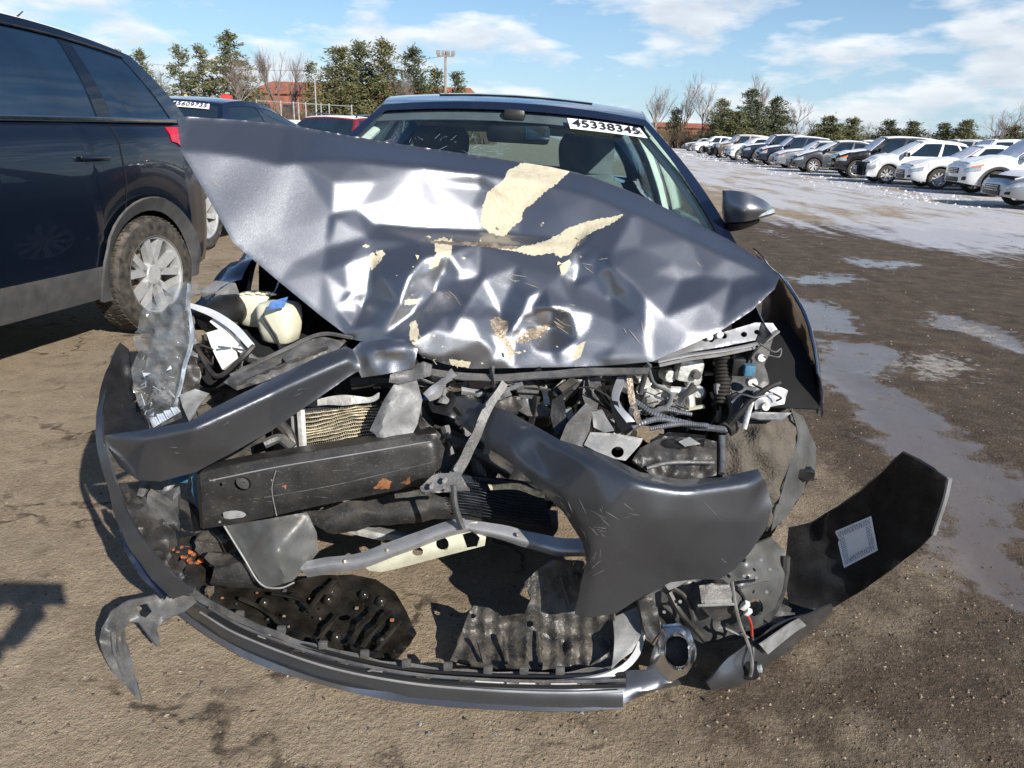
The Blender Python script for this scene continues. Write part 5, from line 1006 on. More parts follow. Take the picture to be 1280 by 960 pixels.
lb = sheet('part_label', [[q3(i / 4, j / 4) for i in range(5)] for j in range(5)], 'sticker', B3, nu=8, nv=8, th=.001)
rnd = random.Random(21); mb = MB()
def mark(u0, v0, u1, v1): mb.add([q3(u0, v0, .0062), q3(u1, v0, .0062), q3(u1, v1, .0062), q3(u0, v1, .0062)], [(0, 1, 2, 3)])
for r_ in range(3):
    u = .06
    while u < .94:
        d = rnd.uniform(.015, .05); mark(u, .06 + .05 * r_, min(u + d, .95), .095 + .05 * r_); mark(u, .80 + .05 * r_, min(u + d, .95), .835 + .05 * r_); u += d + rnd.uniform(.015, .04)
for r_ in range(11):
    v = .24 + r_ * .05
    for u0, u1 in ((.06, .20), (.80, .94)):
        u = u0
        while u < u1: d = rnd.uniform(.02, .05); mark(u, v, min(u + d, u1), v + .028); u += d + rnd.uniform(.012, .03)
o = mb.build('label_print', 'ink_grey', lb, smooth=False); o['kind'] = 'stuff'
psheet('skirt', [[(886, 850, .09), (905, 828, .10), (945, 800, .11), (985, 777, .12), (1040, 758, .11)], [(890, 862, .05), (918, 846, .06), (955, 818, .06), (1000, 788, .06), (1042, 764, .06)], [(896, 866, .006), (930, 856, .006), (960, 832, .006), (1005, 798, .006), (1045, 766, .01)]], 'paint_dark', wreck, nu=24, nv=8, th=.005, wob=.006)
psheet('skirt_edge', [[(950, 806, .125), (985, 782, .125), (1000, 774, .125)], [(960, 818, .075), (992, 792, .075), (1008, 782, .075)]], 'plastic_pale', wreck, nu=10, nv=4, th=.004)
# ---- fog lamp bezel (bright)
panel('fog_bezel', [(806, 842, .04), (818, 808, .10), (829, 781, .15), (848, 779, .16), (862, 788, .16), (869, 806, .13), (868, 828, .10), (858, 843, .07), (838, 853, .035), (822, 848, .035)], 'chrome', wreck, inner=[(824, 815, .125), (866, 815, .14)], holes=[ell(847, 814, 17, 24, 20, -.15)], step=4, blur=2, th=.008)
vs, fs = lathe_geo([(.036, 0), (.045, .0), (.048, .05), (.03, .07), (.002, .07)], P(847, 814, .09), (P(847, 814, .09) - C0).normalized(), 20); obj('fog_bowl', vs, fs, 'plastic_grey', wreck)
# ================================================================ crash beam
BO = [(250, 592, 1.73), (300, 580, 1.735), (420, 560, 1.77), (500, 548, 1.80), (545, 542, 1.83), (556, 560, 1.825), (548, 600, 1.80), (500, 612, 1.785), (400, 632, 1.755), (300, 654, 1.725), (254, 661, 1.72)]
beam = panel('crash_beam', BO, ['beam_steel', 'rust'], wreck, inner=[(300, 620, 1.715), (420, 598, 1.75)], creases=[[(252, 604, 1.712), (340, 586, 1.728), (540, 553, 1.80)], [(253, 648, 1.708), (340, 632, 1.72), (546, 590, 1.785)]], holes=[ell(303, 605, 11, 9, 14), ell(293, 644, 18, 7, 16, -.1), ell(276, 606, 2, 3, 6)], patches=[([(466, 610), (478, 598), (490, 602), (486, 612)], 1), ([(500, 604), (512, 596), (514, 606)], 1), ([(352, 608), (358, 606), (357, 612)], 1)], step=6, blur=1.6, th=.006, seed=5)
psheet('beam_top', [[(250, 591, 1.735), (300, 579, 1.74), (420, 559, 1.775), (545, 541, 1.835)], [(262, 580, 1.80), (310, 569, 1.80), (420, 551, 1.84), (545, 534, 1.90)]], 'beam_steel', beam, nu=18, nv=4, th=.004)
psheet('beam_rear', [[(262, 580, 1.81), (420, 551, 1.85), (545, 534, 1.91)], [(268, 650, 1.80), (420, 625, 1.83), (545, 600, 1.88)]], 'beam_steel', beam, nu=16, nv=5, th=.004)
psheet('beam_end', [[(250, 592, 1.728), (245, 594, 1.75), (246, 590, 1.80)], [(254, 661, 1.718), (250, 658, 1.75), (254, 650, 1.80)]], 'beam_steel', beam, nu=5, nv=4, th=.004)
vs, fs = lathe_geo([(.002, .01), (.021, .012), (.022, .03)], P(303, 605, 1.725), (0, 1, 0), 16); obj('beam_plug', vs, fs, 'liner_grey', beam)
psheet('beam_slot_plate', [[(278, 638, 1.74), (310, 634, 1.745)], [(280, 650, 1.735), (310, 646, 1.74)]], 'plastic_pale', beam, nu=4, nv=2, th=.003)
for x, y in ((258, 612), (258, 640), (340, 600), (342, 625), (268, 600), (275, 652)): lathe('bolt', [(.002, -.003), (.003, -.003), (.004, .002), (.002, .004)], P(x, y, 1.714 + .00016 * (x - 250)), (0, 1, 0), 'steel_grey', beam, seg=8)
# air duct under the beam
panel('air_duct', [(281, 657, 1.75), (340, 648, 1.75), (384, 640, 1.78), (396, 666, 1.77), (398, 690, 1.76), (380, 712, 1.73), (366, 726, 1.71), (350, 731, 1.70), (332, 736, 1.70), (326, 728, 1.70), (305, 695, 1.72)], 'liner_grey', wreck, creases=[[(338, 648, 1.745), (346, 690, 1.685), (356, 729, 1.685)], [(346, 690, 1.685), (398, 680, 1.765)]], inner=[(365, 665, 1.735), (375, 700, 1.715)], step=5, blur=1.4, th=.004, wob=.004, wf=.03)
ptube('duct_edge', [(280, 657, 1.745), (304, 696, 1.715), (326, 730, 1.695), (350, 735, 1.692), (368, 728, 1.705)], .0026, 'plastic_pale', wreck, n=20, seg=6)
# lower radiator support
psheet('radiator_support', [[(372, 704, 1.74), (400, 698, 1.73), (450, 690, 1.72), (500, 672, 1.72), (560, 652, 1.73), (580, 648, 1.735)], [(376, 712, 1.72), (404, 708, 1.70), (455, 700, 1.69), (505, 684, 1.69), (562, 662, 1.70), (586, 658, 1.71)], [(384, 722, 1.73), (410, 718, 1.715), (455, 710, 1.70), (505, 692, 1.70), (565, 670, 1.71), (590, 664, 1.72)]], 'steel_grey', wreck, nu=30, nv=8, th=.004, wob=.003)
panel('support_web', [(455, 708, 1.705), (500, 690, 1.705), (545, 674, 1.71), (575, 656, 1.72), (596, 652, 1.73), (608, 668, 1.73), (606, 682, 1.73), (560, 694, 1.72), (500, 710, 1.71), (478, 715, 1.71), (462, 714, 1.71)], 'steel_cream', wreck, holes=[ell(522, 690, 7, 6, 12, -.3), ell(553, 680, 8, 9, 12, -.3), [(578, 668), (592, 664), (600, 672), (596, 684), (584, 686)]], step=5, blur=2, th=.004, creases=[[(470, 712, 1.70), (540, 690, 1.70), (606, 674, 1.715)]])
psheet('radiator_support', [[(580, 650, 1.735), (610, 652, 1.735), (660, 664, 1.72), (700, 672, 1.71), (735, 672, 1.70)], [(586, 660, 1.71), (615, 664, 1.705), (660, 678, 1.69), (700, 688, 1.68), (735, 688, 1.67)], [(592, 666, 1.72), (618, 672, 1.715), (662, 686, 1.70), (700, 696, 1.69), (733, 696, 1.68)]], 'steel_grey', wreck, nu=26, nv=8, th=.004, wob=.004)
for x, y in ((576, 660), (648, 668), (484, 688), (432, 702)): lathe('bolt', [(.002, -.004), (.005, -.004), (.006, .002), (.002, .004)], P(x, y, 1.695), (P(x, y, 1.7) - C0).normalized(), 'torn_metal', wreck, seg=8)
# radiator behind, squashed
def radiator(name, quad, rows_, m, frame_m, amp, seed):
    core = MB()
    for k in range(rows_):
        v = (k + .5) / rows_; pts = []
        for i in range(29):
            u = i / 28; a = [quad[0][q] * (1 - u) + quad[1][q] * u for q in range(3)]; b = [quad[3][q] * (1 - u) + quad[2][q] * u for q in range(3)]; w_ = amp * math.sin(u * 5.5 + seed) * math.sin(math.pi * v) * (1 + .5 * math.sin(v * 9)) + amp * .5 * noise.noise(V((u * 9, v * 5, seed)))
            pts.append(P(a[0] * (1 - v) + b[0] * v, a[1] * (1 - v) + b[1] * v + w_, a[2] * (1 - v) + b[2] * v + .02 * noise.noise(V((u * 4, v * 4, seed)))))
        vs, fs = tube_geo(pts, .0022, 4); core.add(vs, fs)
        zz = [p + V((0, .008, -.004 if i % 2 else .004)) for i, p in enumerate(spline(pts, 90))]; vs, fs = tube_geo(zz, .0012, 3); core.add(vs, fs)
    o = core.build(name, m, wreck, angle=None); o['kind'] = 'stuff'
    sheet('core_back', [[P(*quad[0]) + V((0, .03, 0)), P(*quad[1]) + V((0, .03, 0))], [P(*quad[3]) + V((0, .03, 0)), P(*quad[2]) + V((0, .03, 0))]], frame_m, o, nu=6, nv=6, th=.02)
radiator('radiator_core', [(376, 516, 1.93), (470, 505, 1.95), (500, 556, 1.93), (378, 576, 1.90)], 14, 'fin_cream', 'fin_dark', 3.0, 1)
radiator('condenser_core', [(560, 598, 1.84), (676, 612, 1.84), (690, 660, 1.82), (572, 642, 1.82)], 12, 'fin_dark', 'fin_dark', 2.0, 4)
ptube('radiator_frame', [(376, 512, 1.91), (378, 545, 1.895), (380, 578, 1.88)], .012, 'alu_cast', wreck, n=6, seg=6); ptube('radiator_frame', [(366, 520, 1.93), (370, 575, 1.90)], .006, 'plastic_pale', wreck, n=6, seg=6)
psheet('fin_tear', [[(610, 606, 1.80), (640, 606, 1.80), (680, 614, 1.80)], [(612, 612, 1.80), (640, 614, 1.80), (682, 622, 1.80)]], 'fin_cream', wreck, nu=10, nv=2, th=.004, wob=.008)
psheet('fin_tear', [[(492, 618, 1.80), (520, 612, 1.80), (538, 612, 1.80)], [(494, 624, 1.80), (520, 620, 1.80), (540, 620, 1.80)]], 'fin_cream', wreck, nu=10, nv=2, th=.004, wob=.008)
psheet('radiator_shroud', [[(380, 640, 1.86), (470, 622, 1.88), (560, 620, 1.88), (700, 640, 1.88)], [(390, 655, 1.84), (470, 640, 1.85), (560, 640, 1.85), (700, 660, 1.85)], [(420, 668, 1.86), (480, 655, 1.86), (560, 650, 1.86), (690, 670, 1.86)]], 'plastic', wreck, nu=20, nv=6, th=.01, wob=.015)
ptube('crossmember', [(400, 640, 1.98), (470, 665, 1.94), (530, 672, 1.9)], .022, 'plastic_pale', wreck, n=12, seg=8, flat=.6); ptube('crossmember', [(395, 652, 1.96), (480, 672, 1.9)], .012, 'alu_cast', wreck, n=8, seg=6)
# ================================================================ upper carrier and headlamp side (left)
panel('lamp_bracket', [(280, 478, 1.82), (300, 460, 1.86), (345, 442, 1.91), (380, 424, 1.97), (405, 421, 1.98), (432, 427, 1.95), (420, 440, 1.92), (380, 455, 1.87), (330, 477, 1.80), (296, 488, 1.79)], 'plastic_grey', wreck, holes=[[(341, 454), (352, 447), (358, 453), (348, 460)]], creases=[[(290, 476, 1.80), (345, 452, 1.87), (425, 430, 1.94)]], step=5, blur=1.5, th=.012, wob=.02, wf=.07)
ptube('bracket_rib', [(288, 470, 1.83), (350, 440, 1.90), (400, 418, 1.97), (440, 422, 1.95)], .006, 'plastic_grey', wreck, n=16, seg=6); ptube('bracket_rib', [(295, 482, 1.79), (350, 458, 1.85), (410, 434, 1.91)], .005, 'plastic', wreck, n=16, seg=6)
panel('front_carrier', [(438, 440, 1.90), (450, 428, 1.92), (480, 424, 1.93), (514, 424, 1.92), (522, 436, 1.90), (518, 460, 1.88), (480, 468, 1.88), (452, 472, 1.88)], 'paint', wreck, creases=[[(440, 446, 1.89), (480, 436, 1.89), (520, 434, 1.89)]], step=6, blur=1.6, th=.02, wob=.01)
panel('carrier_tear', [(488, 468, 1.88), (530, 452, 1.90), (540, 456, 1.90), (538, 470, 1.89), (500, 480, 1.87), (486, 478, 1.87)], 'plastic_grey', wreck, step=5, blur=1, th=.008, wob=.02)
panel('support_plate', [(494, 478, 1.885), (520, 474, 1.89), (528, 500, 1.885), (522, 530, 1.865), (514, 546, 1.85), (490, 548, 1.845), (472, 547, 1.85), (462, 538, 1.855), (480, 500, 1.88)], 'plastic_pale', wreck, creases=[[(494, 478, 1.885), (482, 515, 1.84), (474, 545, 1.825)]], step=5, blur=.8, th=.006, wob=.008)
psheet('bent_strip', [[(398, 500, 1.95), (430, 492, 1.94), (460, 496, 1.94), (475, 490, 1.94)], [(398, 508, 1.94), (430, 506, 1.93), (460, 503, 1.93), (475, 498, 1.93)]], 'alu_cast', wreck, nu=16, nv=3, th=.004, wob=.008)
# headlamp: shattered clear shell
lampg = panel('headlamp_lens', [(196, 368, 2.02), (226, 352, 2.03), (246, 352, 2.02), (252, 362, 1.99), (238, 372, 1.94), (236, 396, 1.90), (244, 420, 1.87), (236, 446, 1.84), (228, 470, 1.81), (222, 500, 1.77), (228, 522, 1.73), (204, 532, 1.70), (188, 538, 1.68), (176, 504, 1.74), (166, 488, 1.79), (164, 462, 1.83), (172, 440, 1.87), (165, 420, 1.90), (174, 412, 1.92), (178, 388, 1.98)], 'clear_plastic', wreck, inner=[(205, 420, 1.84), (200, 470, 1.77), (210, 385, 1.93)], creases=[[(186, 500, 1.72), (205, 478, 1.755), (222, 474, 1.80)], [(180, 400, 1.99), (196, 430, 1.86), (190, 470, 1.80)], [(226, 360, 2.0), (216, 400, 1.88), (222, 440, 1.83)]], step=5, blur=1.2, wob=.05, wf=.07, seed=6, th=.005, label='shattered clear headlamp lens')
panel('headlamp_bowl', [(212, 380, 2.02), (240, 380, 2.0), (246, 430, 1.95), (250, 470, 1.90), (240, 500, 1.86), (222, 510, 1.84), (196, 500, 1.84), (182, 460, 1.90), (190, 410, 1.98)], 'plastic_pale', wreck, step=6, blur=2, th=.004, wob=.06, wf=.08, seed=7)
psheet('lens_edge', [[(236, 355, 2.0), (234, 380, 1.95), (238, 420, 1.885), (226, 465, 1.83), (218, 505, 1.78)], [(241, 358, 2.02), (238, 382, 1.96), (243, 420, 1.89), (231, 466, 1.835), (222, 506, 1.78)]], 'lamp_lens', lampg, nu=24, nv=3, th=.004, wob=.004)
for k in range(12): ptube('lens_flute', [(188 + 2.9 * k, 522 - 1.4 * k + (k % 3), 1.70 + .002 * k), (193 + 2.9 * k, 534 - 1.7 * k, 1.695 + .002 * k)], .0035, 'lamp_lens', lampg, n=3, seg=5)
rnd = random.Random(14)
for k in range(26):   # splintered facets of the lens
    x = rnd.uniform(172, 222); y = rnd.uniform(455, 520); D = 1.80 - (y - 455) * .0016; s = rnd.uniform(4, 9); q = [P(x + rnd.uniform(-s, s), y + rnd.uniform(-s, s), D - .015 + rnd.uniform(-.012, .012)) for _ in range(3)]; v_, f_ = thicken(q, face_cam(q, [(0, 1, 2)]), .002); obj('lens_splinter', v_, f_, 'lamp_lens' if k % 3 else 'clear_plastic', lampg, smooth=False)
panel('lamp_disc', [(228, 452, 1.86), (240, 446, 1.87), (250, 460, 1.87), (250, 490, 1.85), (240, 508, 1.83), (228, 512, 1.82)], 'plastic', wreck, step=5, blur=2, th=.006, wob=.02)
panel('lamp_corner', [(224, 494, 1.77), (244, 486, 1.79), (262, 492, 1.79), (248, 508, 1.74), (236, 526, 1.71), (228, 508, 1.74)], 'plastic_pale', wreck, step=5, blur=2, th=.006, wob=.02)
psheet('headlamp_trim', [[(236, 378, 1.98), (268, 388, 1.96), (296, 406, 1.93), (318, 430, 1.90)], [(238, 385, 1.97), (266, 397, 1.945), (290, 414, 1.92), (311, 436, 1.89)]], 'silver_trim', wreck, nu=20, nv=4, th=.006)
psheet('headlamp_trim', [[(268, 396, 1.97), (286, 412, 1.95), (306, 436, 1.92)], [(262, 402, 1.96), (280, 418, 1.94), (300, 442, 1.915)]], 'white_plastic', wreck, nu=14, nv=4, th=.006)
lathe('projector', [(.002, -.01), (.036, -.01), (.048, .02), (.052, .07), (.04, .12), (.002, .12)], P(262, 400, 2.0), (.3, .85, .1), 'plastic_black', wreck, seg=18)
psheet('lamp_arm', [[(258, 416, 1.93), (278, 410, 1.93)], [(266, 438, 1.90), (288, 430, 1.90)], [(278, 462, 1.875), (294, 450, 1.88)]], 'white_plastic', wreck, nu=6, nv=10, th=.02)
psheet('carrier_wedge', [[(262, 372, 2.06), (290, 384, 2.06), (296, 400, 2.05)], [(258, 384, 2.0), (276, 394, 2.0), (296, 414, 1.98)]], 'plastic_grey', wreck, nu=8, nv=5, th=.01, wob=.02)
bbox('relay_box', P(275, 366, 2.15), (.08, .07, .04), 'plastic_pale', wreck, rot=(20, 0, -20), bev=.006)
tube('cable_loom', [P(244, 432, 1.92), P(270, 470, 1.86), P(300, 450, 1.86), P(318, 432, 1.88)], .007, 'hose', wreck, n=20, seg=6)
# reservoirs
def tank(name, c, size, seed, m='tank', rot=0):
    rows = []
    for k, (z, s_) in enumerate(((-.5, .62), (-.44, .80), (-.2, .92), (.15, 1.0), (.38, .97), (.47, .86), (.5, .5), (.5, .02))):
        row = []
        for i in range(25):
            a = 2 * math.pi * i / 24; e = 4.0; ca, sa = math.cos(a), math.sin(a); r_ = (abs(ca) ** e + abs(sa) ** e) ** (-1 / e); row.append(V(c) + Matrix.Rotation(rot, 3, 'Z') @ V((ca * r_ * size[0] / 2 * s_, sa * r_ * size[1] / 2 * s_, z * size[2])))
        rows.append(row)
    vs = [p for r in rows for p in r]; n = 25; fs = [(j * n + i, j * n + i + 1, (j + 1) * n + i + 1, (j + 1) * n + i) for j in range(len(rows) - 1) for i in range(n - 1)]; return obj(name, vs, fs, m, wreck, angle=50)
tk = tank('washer_tank', P(350, 402, 2.06), (.115, .10, .115), 1, rot=-.3); tank('coolant_tank', P(322, 386, 2.13), (.115, .10, .095), 2, rot=-.2)
psheet('tank_label', [[(338, 377, 1.985), (360, 371, 2.0)], [(333, 388, 1.975), (355, 384, 1.985)]], 'blue_label', tk, nu=4, nv=3, th=.002)
for k in range(7): lathe('tank_rib', [(.002, -.003), (.008, -.003), (.009, .002), (.002, .005)], P(303 + 6.5 * k, 368 - 1.5 * (k % 2), 2.10), (0, .3, 1), 'tank', wreck, seg=8)
# ================================================================ centre clutter
st_ = psheet('latch_stay', [[(627, 474, 1.90), (600, 520, 1.83), (575, 570, 1.75), (548, 612, 1.68)], [(634, 480, 1.90), (610, 526, 1.83), (588, 574, 1.75), (562, 614, 1.68)]], 'plastic_grey', wreck, nu=26, nv=4, th=.014, wob=.006)
psheet('latch_foot', [[(526, 610, 1.675), (545, 592, 1.70), (575, 590, 1.71)], [(530, 616, 1.665), (552, 612, 1.675), (582, 606, 1.69)], [(545, 614, 1.67), (560, 616, 1.675), (586, 612, 1.69)]], 'plastic_grey', wreck, nu=12, nv=5, th=.012, wob=.012); ptube('latch_rod', [(566, 606, 1.69), (568, 630, 1.68), (574, 650, 1.69), (578, 660, 1.69)], .012, 'plastic_grey', wreck, n=10, flat=.6)
for x, y, D in ((610, 505, 1.83), (598, 530, 1.79), (570, 585, 1.715), (556, 600, 1.68), (540, 607, 1.66)): lathe('bolt', [(.002, -.008), (.006, -.008), (.007, .004), (.002, .006)], P(x, y, D), (0, 1, 0), 'steel_grey', wreck, seg=8)
panel('grille_shutter', [(532, 498, 1.97), (560, 492, 1.97), (610, 490, 1.96), (600, 505, 1.93), (592, 535, 1.88), (560, 520, 1.91), (540, 515, 1.94)], 'plastic_black', wreck, step=6, blur=2, th=.006, wob=.02)
psheet('blue_clip', [[(530, 492, 1.93), (537, 492, 1.93)], [(529, 500, 1.92), (535, 500, 1.92)]], 'blue_label', wreck, nu=3, nv=3, th=.006)
psheet('orange_tag', [[(552, 655, 1.76), (562, 658, 1.76)], [(550, 661, 1.75), (560, 663, 1.75)]], 'orange', wreck, nu=3, nv=3, th=.006)
lathe('horn', [(.002, -.015), (.028, -.014), (.034, -.004), (.034, .012), (.02, .03), (.002, .03)], P(659, 487, 1.98), (.1, 1, -.3), 'plastic_grey', wreck, seg=24)
psheet('horn_bracket', [[(672, 478, 1.97), (682, 480, 1.96)], [(678, 492, 1.97), (686, 496, 1.96)], [(680, 506, 1.95), (688, 505, 1.95)]], 'alu_cast', wreck, nu=5, nv=8, th=.006)
panel('fan_shroud', [(640, 500, 1.95), (665, 498, 1.95), (690, 512, 1.92), (684, 520, 1.90), (660, 520, 1.91), (645, 512, 1.93)], 'plastic_grey', wreck, step=5, blur=1.5, th=.01, wob=.02); panel('shroud_arm', [(614, 505, 1.93), (640, 495, 1.95), (652, 508, 1.93), (640, 520, 1.91), (620, 525, 1.90)], 'plastic', wreck, step=5, blur=1.5, th=.015, wob=.03)
fb = panel('fuse_box', [(692, 485, 1.91), (714, 466, 1.94), (728, 475, 1.94), (722, 484, 1.92), (705, 500, 1.88), (692, 494, 1.89)], 'plastic_black', wreck, step=4, blur=.8, th=.05); psheet('fuse_lid', [[(697, 484, 1.89), (716, 470, 1.925)], [(703, 490, 1.875), (722, 477, 1.91)]], 'plastic', fb, nu=4, nv=3, th=.012)
panel('bracket', [(690, 500, 1.88), (703, 492, 1.88), (708, 520, 1.86), (706, 548, 1.83), (694, 545, 1.83), (688, 520, 1.86)], 'plastic_black', wreck, step=5, blur=1, th=.02)
panel('bracket', [(706, 512, 1.90), (714, 510, 1.90), (718, 522, 1.89), (712, 530, 1.88)], 'plastic_pale', wreck, step=4, blur=1, th=.02)
panel('splash_shield', [(700, 550, 1.76), (708, 530, 1.80), (732, 504, 1.86), (742, 508, 1.86), (738, 530, 1.82), (736, 545, 1.79), (728, 562, 1.75), (712, 562, 1.74), (690, 556, 1.75)], 'plastic_grey', wreck, creases=[[(733, 506, 1.86), (733, 530, 1.80), (724, 560, 1.745)]], step=5, blur=1.5, th=.006)
panel('bracket', [(730, 475, 1.95), (750, 470, 1.96), (752, 490, 1.94), (745, 515, 1.90), (740, 530, 1.88), (728, 495, 1.93)], 'plastic_grey', wreck, step=5, blur=1.5, th=.02, wob=.02); panel('bracket', [(740, 515, 1.86), (752, 512, 1.86), (768, 538, 1.84), (756, 541, 1.83), (742, 534, 1.84)], 'plastic_pale', wreck, step=5, blur=1.5, th=.012, wob=.015)
psheet('hood_hinge_arm', [[(783, 466, 1.93), (790, 466, 1.93)], [(786, 500, 1.90), (794, 498, 1.90)], [(796, 530, 1.86), (802, 527, 1.86)]], 'torn_metal', wreck, nu=5, nv=12, th=.01); psheet('hood_hinge_arm', [[(770, 472, 1.94), (782, 470, 1.94)], [(764, 500, 1.90), (774, 500, 1.89)], [(782, 530, 1.85), (794, 528, 1.85)]], 'steel_grey', wreck, nu=6, nv=12, th=.01, wob=.01)
psheet('strut', [[(762, 500, 1.89), (772, 502, 1.88)], [(768, 525, 1.87), (778, 522, 1.86)], [(778, 541, 1.84), (790, 534, 1.84)]], 'plastic_black', wreck, nu=5, nv=10, th=.03)
panel('support_plate', [(730, 556, 1.75), (738, 540, 1.79), (770, 542, 1.79), (804, 548, 1.79), (800, 556, 1.78), (782, 576, 1.74), (760, 572, 1.74)], 'plastic_pale', wreck, holes=[ell(772, 565, 8, 7, 14)], step=4.5, blur=1.2, th=.005)
# engine casting, upper right
mbx = random.Random(31)
eng = lump('engine_head', P(830, 478, 2.14), (.22, .16, .17), 'plastic_black', 9, 3, .3)
for k in range(34):
    x = mbx.uniform(797, 875); y = mbx.uniform(450, 512); D = 2.02 + mbx.uniform(-.02, .06) + (0.06 if y < 465 else 0); s = mbx.uniform(.018, .05); nm = mbx.choice(['casting', 'casting', 'bolt_boss', 'pipe_stub'])
    if nm == 'casting': bbox(nm, P(x, y, D), (s, .04, s * mbx.uniform(.5, 1.2)), 'alu_cast', eng, rot=(mbx.uniform(-20, 20), mbx.uniform(-30, 30), mbx.uniform(-30, 30)), bev=.006)
    else: lathe(nm, [(.002, -.02), (s * .35, -.02), (s * .42, 0), (s * .42, .03), (.002, .03)], P(x, y, D), (mbx.uniform(-.5, .5), 1, mbx.uniform(-.5, .5)), 'alu_cast' if mbx.random() < .7 else 'plastic_grey', eng, seg=10)
bbox('casting', P(860, 462, 2.03), (.075, .05, .065), 'alu_cast', eng, rot=(0, 8, 10), bev=.012); ptube('pipe_stub', [(838, 488, 1.99), (860, 492, 1.98), (864, 512, 1.97)], .013, 'alu_cast', eng, n=10); ptube('cable', [(810, 460, 1.93), (818, 480, 1.93), (838, 492, 1.92), (834, 508, 1.92), (822, 512, 1.93)], .008, 'plastic_pale', wreck, n=22, flat=.4)
ptube('sill_plate', [(795, 515, 1.97), (840, 514, 1.96), (880, 508, 1.96)], .012, 'steel_cream', wreck, n=10, flat=.4)
# right inner fender rail with bolt holes
panel('fender_rail', [(812, 452, 1.94), (840, 437, 1.96), (880, 422, 1.99), (915, 412, 2.02), (945, 403, 2.06), (966, 404, 2.08), (972, 412, 2.07), (950, 424, 2.03), (905, 433, 1.97), (860, 440, 1.94), (825, 452, 1.92)], 'steel_grey', wreck, holes=[ell(889, 424, 4, 4, 10), ell(905, 420, 4, 3.5, 10), ell(930, 418, 4, 3.5, 10), ell(946, 415, 3.5, 3, 10)], step=4, blur=1.2, th=.006)
ptube('rail_flange', [(822, 452, 1.915), (860, 444, 1.93), (905, 438, 1.955), (950, 428, 2.02), (972, 414, 2.06)], .009, 'steel_grey', wreck, n=24, seg=6, flat=.5); ptube('rail_seal', [(824, 457, 1.915), (862, 449, 1.93), (905, 443, 1.955), (950, 433, 2.02)], .005, 'plastic_pale', wreck, n=24, seg=6)
for x, y in ((886, 421), (899, 418)): lathe('bolt', [(.002, -.012), (.009, -.012), (.011, .0), (.002, .004)], P(x, y, 1.98), (0, 1, -.2), 'alu_cast', wreck, seg=8)
ptube('rail_drop', [(812, 455, 1.92), (806, 470, 1.93), (800, 492, 1.94)], .009, 'plastic_grey', wreck, n=10, flat=.4)
psheet('strut_tower', [[(916, 440, 2.06), (948, 432, 2.08), (968, 424, 2.10)], [(918, 470, 2.0), (946, 468, 2.0), (960, 462, 2.02)], [(912, 505, 1.95), (940, 505, 1.95), (952, 500, 1.96)]], 'plastic_grey', wreck, nu=10, nv=8, th=.01, wob=.02); bbox('relay_box', P(922, 458, 1.97), (.035, .03, .05), 'plastic_black', wreck, bev=.004); bbox('relay_box', P(936, 462, 1.95), (.03, .03, .03), 'blue_part', wreck, bev=.004)
for x, y, D, s in ((951, 447, 1.98, .014), (938, 478, 1.94, .012), (941, 478, 1.94, .014), (956, 508, 1.88, .013)): lathe('bolt', [(.002, -.01), (s * .8, -.01), (s, 0), (s, .01), (.002, .012)], P(x, y, D), (0, 1, -.2), 'alu_cast', wreck, seg=12)
# hoses
ptube('corrugated_hose', [(903, 446, 2.0), (904, 475, 1.98), (903, 505, 1.96)], .022, 'hose', wreck, n=26, seg=12, corr=.12)
ptube('air_hose', [(918, 495, 1.95), (922, 515, 1.92), (916, 532, 1.89), (905, 540, 1.86)], .024, 'hose', wreck, n=16, seg=12)
for k, pp in enumerate(([(790, 500, 1.93), (820, 518, 1.91), (860, 530, 1.88), (910, 538, 1.86)], [(780, 540, 1.87), (805, 528, 1.88), (830, 524, 1.89), (870, 534, 1.875), (908, 536, 1.86)], [(812, 536, 1.86), (850, 530, 1.86), (885, 532, 1.86)], [(902, 545, 1.84), (903, 570, 1.80), (902, 592, 1.76)], [(800, 516, 1.93), (830, 512, 1.93), (865, 518, 1.91)])):
    ptube('corrugated_loom', pp, (.0095, .008, .007, .0095, .006)[k], 'corrugated', wreck, n=60, seg=8, corr=.10)
ptube('fluid_pipe', [(912, 532, 1.86), (935, 505, 1.86), (960, 485, 1.86), (976, 478, 1.86)], .008, 'hose', wreck, n=18); ptube('fluid_pipe', [(905, 536, 1.87), (930, 510, 1.88), (958, 486, 1.88)], .006, 'cable', wreck, n=18)
ptube('brake_wire', [(950, 430, 1.98), (968, 440, 1.95), (976, 436, 1.97), (974, 446, 1.95), (960, 444, 1.96)], .0025, 'cable', wreck, n=24, seg=5)
panel('bracket', [(930, 520, 1.85), (945, 515, 1.86), (990, 516, 1.87), (978, 524, 1.83), (950, 524, 1.83)], 'plastic_pale', wreck, step=5, blur=1, th=.006); panel('bracket', [(942, 490, 1.90), (965, 480, 1.92), (985, 488, 1.92), (980, 505, 1.89), (955, 510, 1.87), (944, 512, 1.87)], 'steel_grey', wreck, step=5, blur=1.5, th=.006, wob=.02); ptube('bracket', [(940, 500, 1.86), (934, 520, 1.85), (930, 536, 1.84)], .008, 'alu_cast', wreck, n=8, flat=.5)
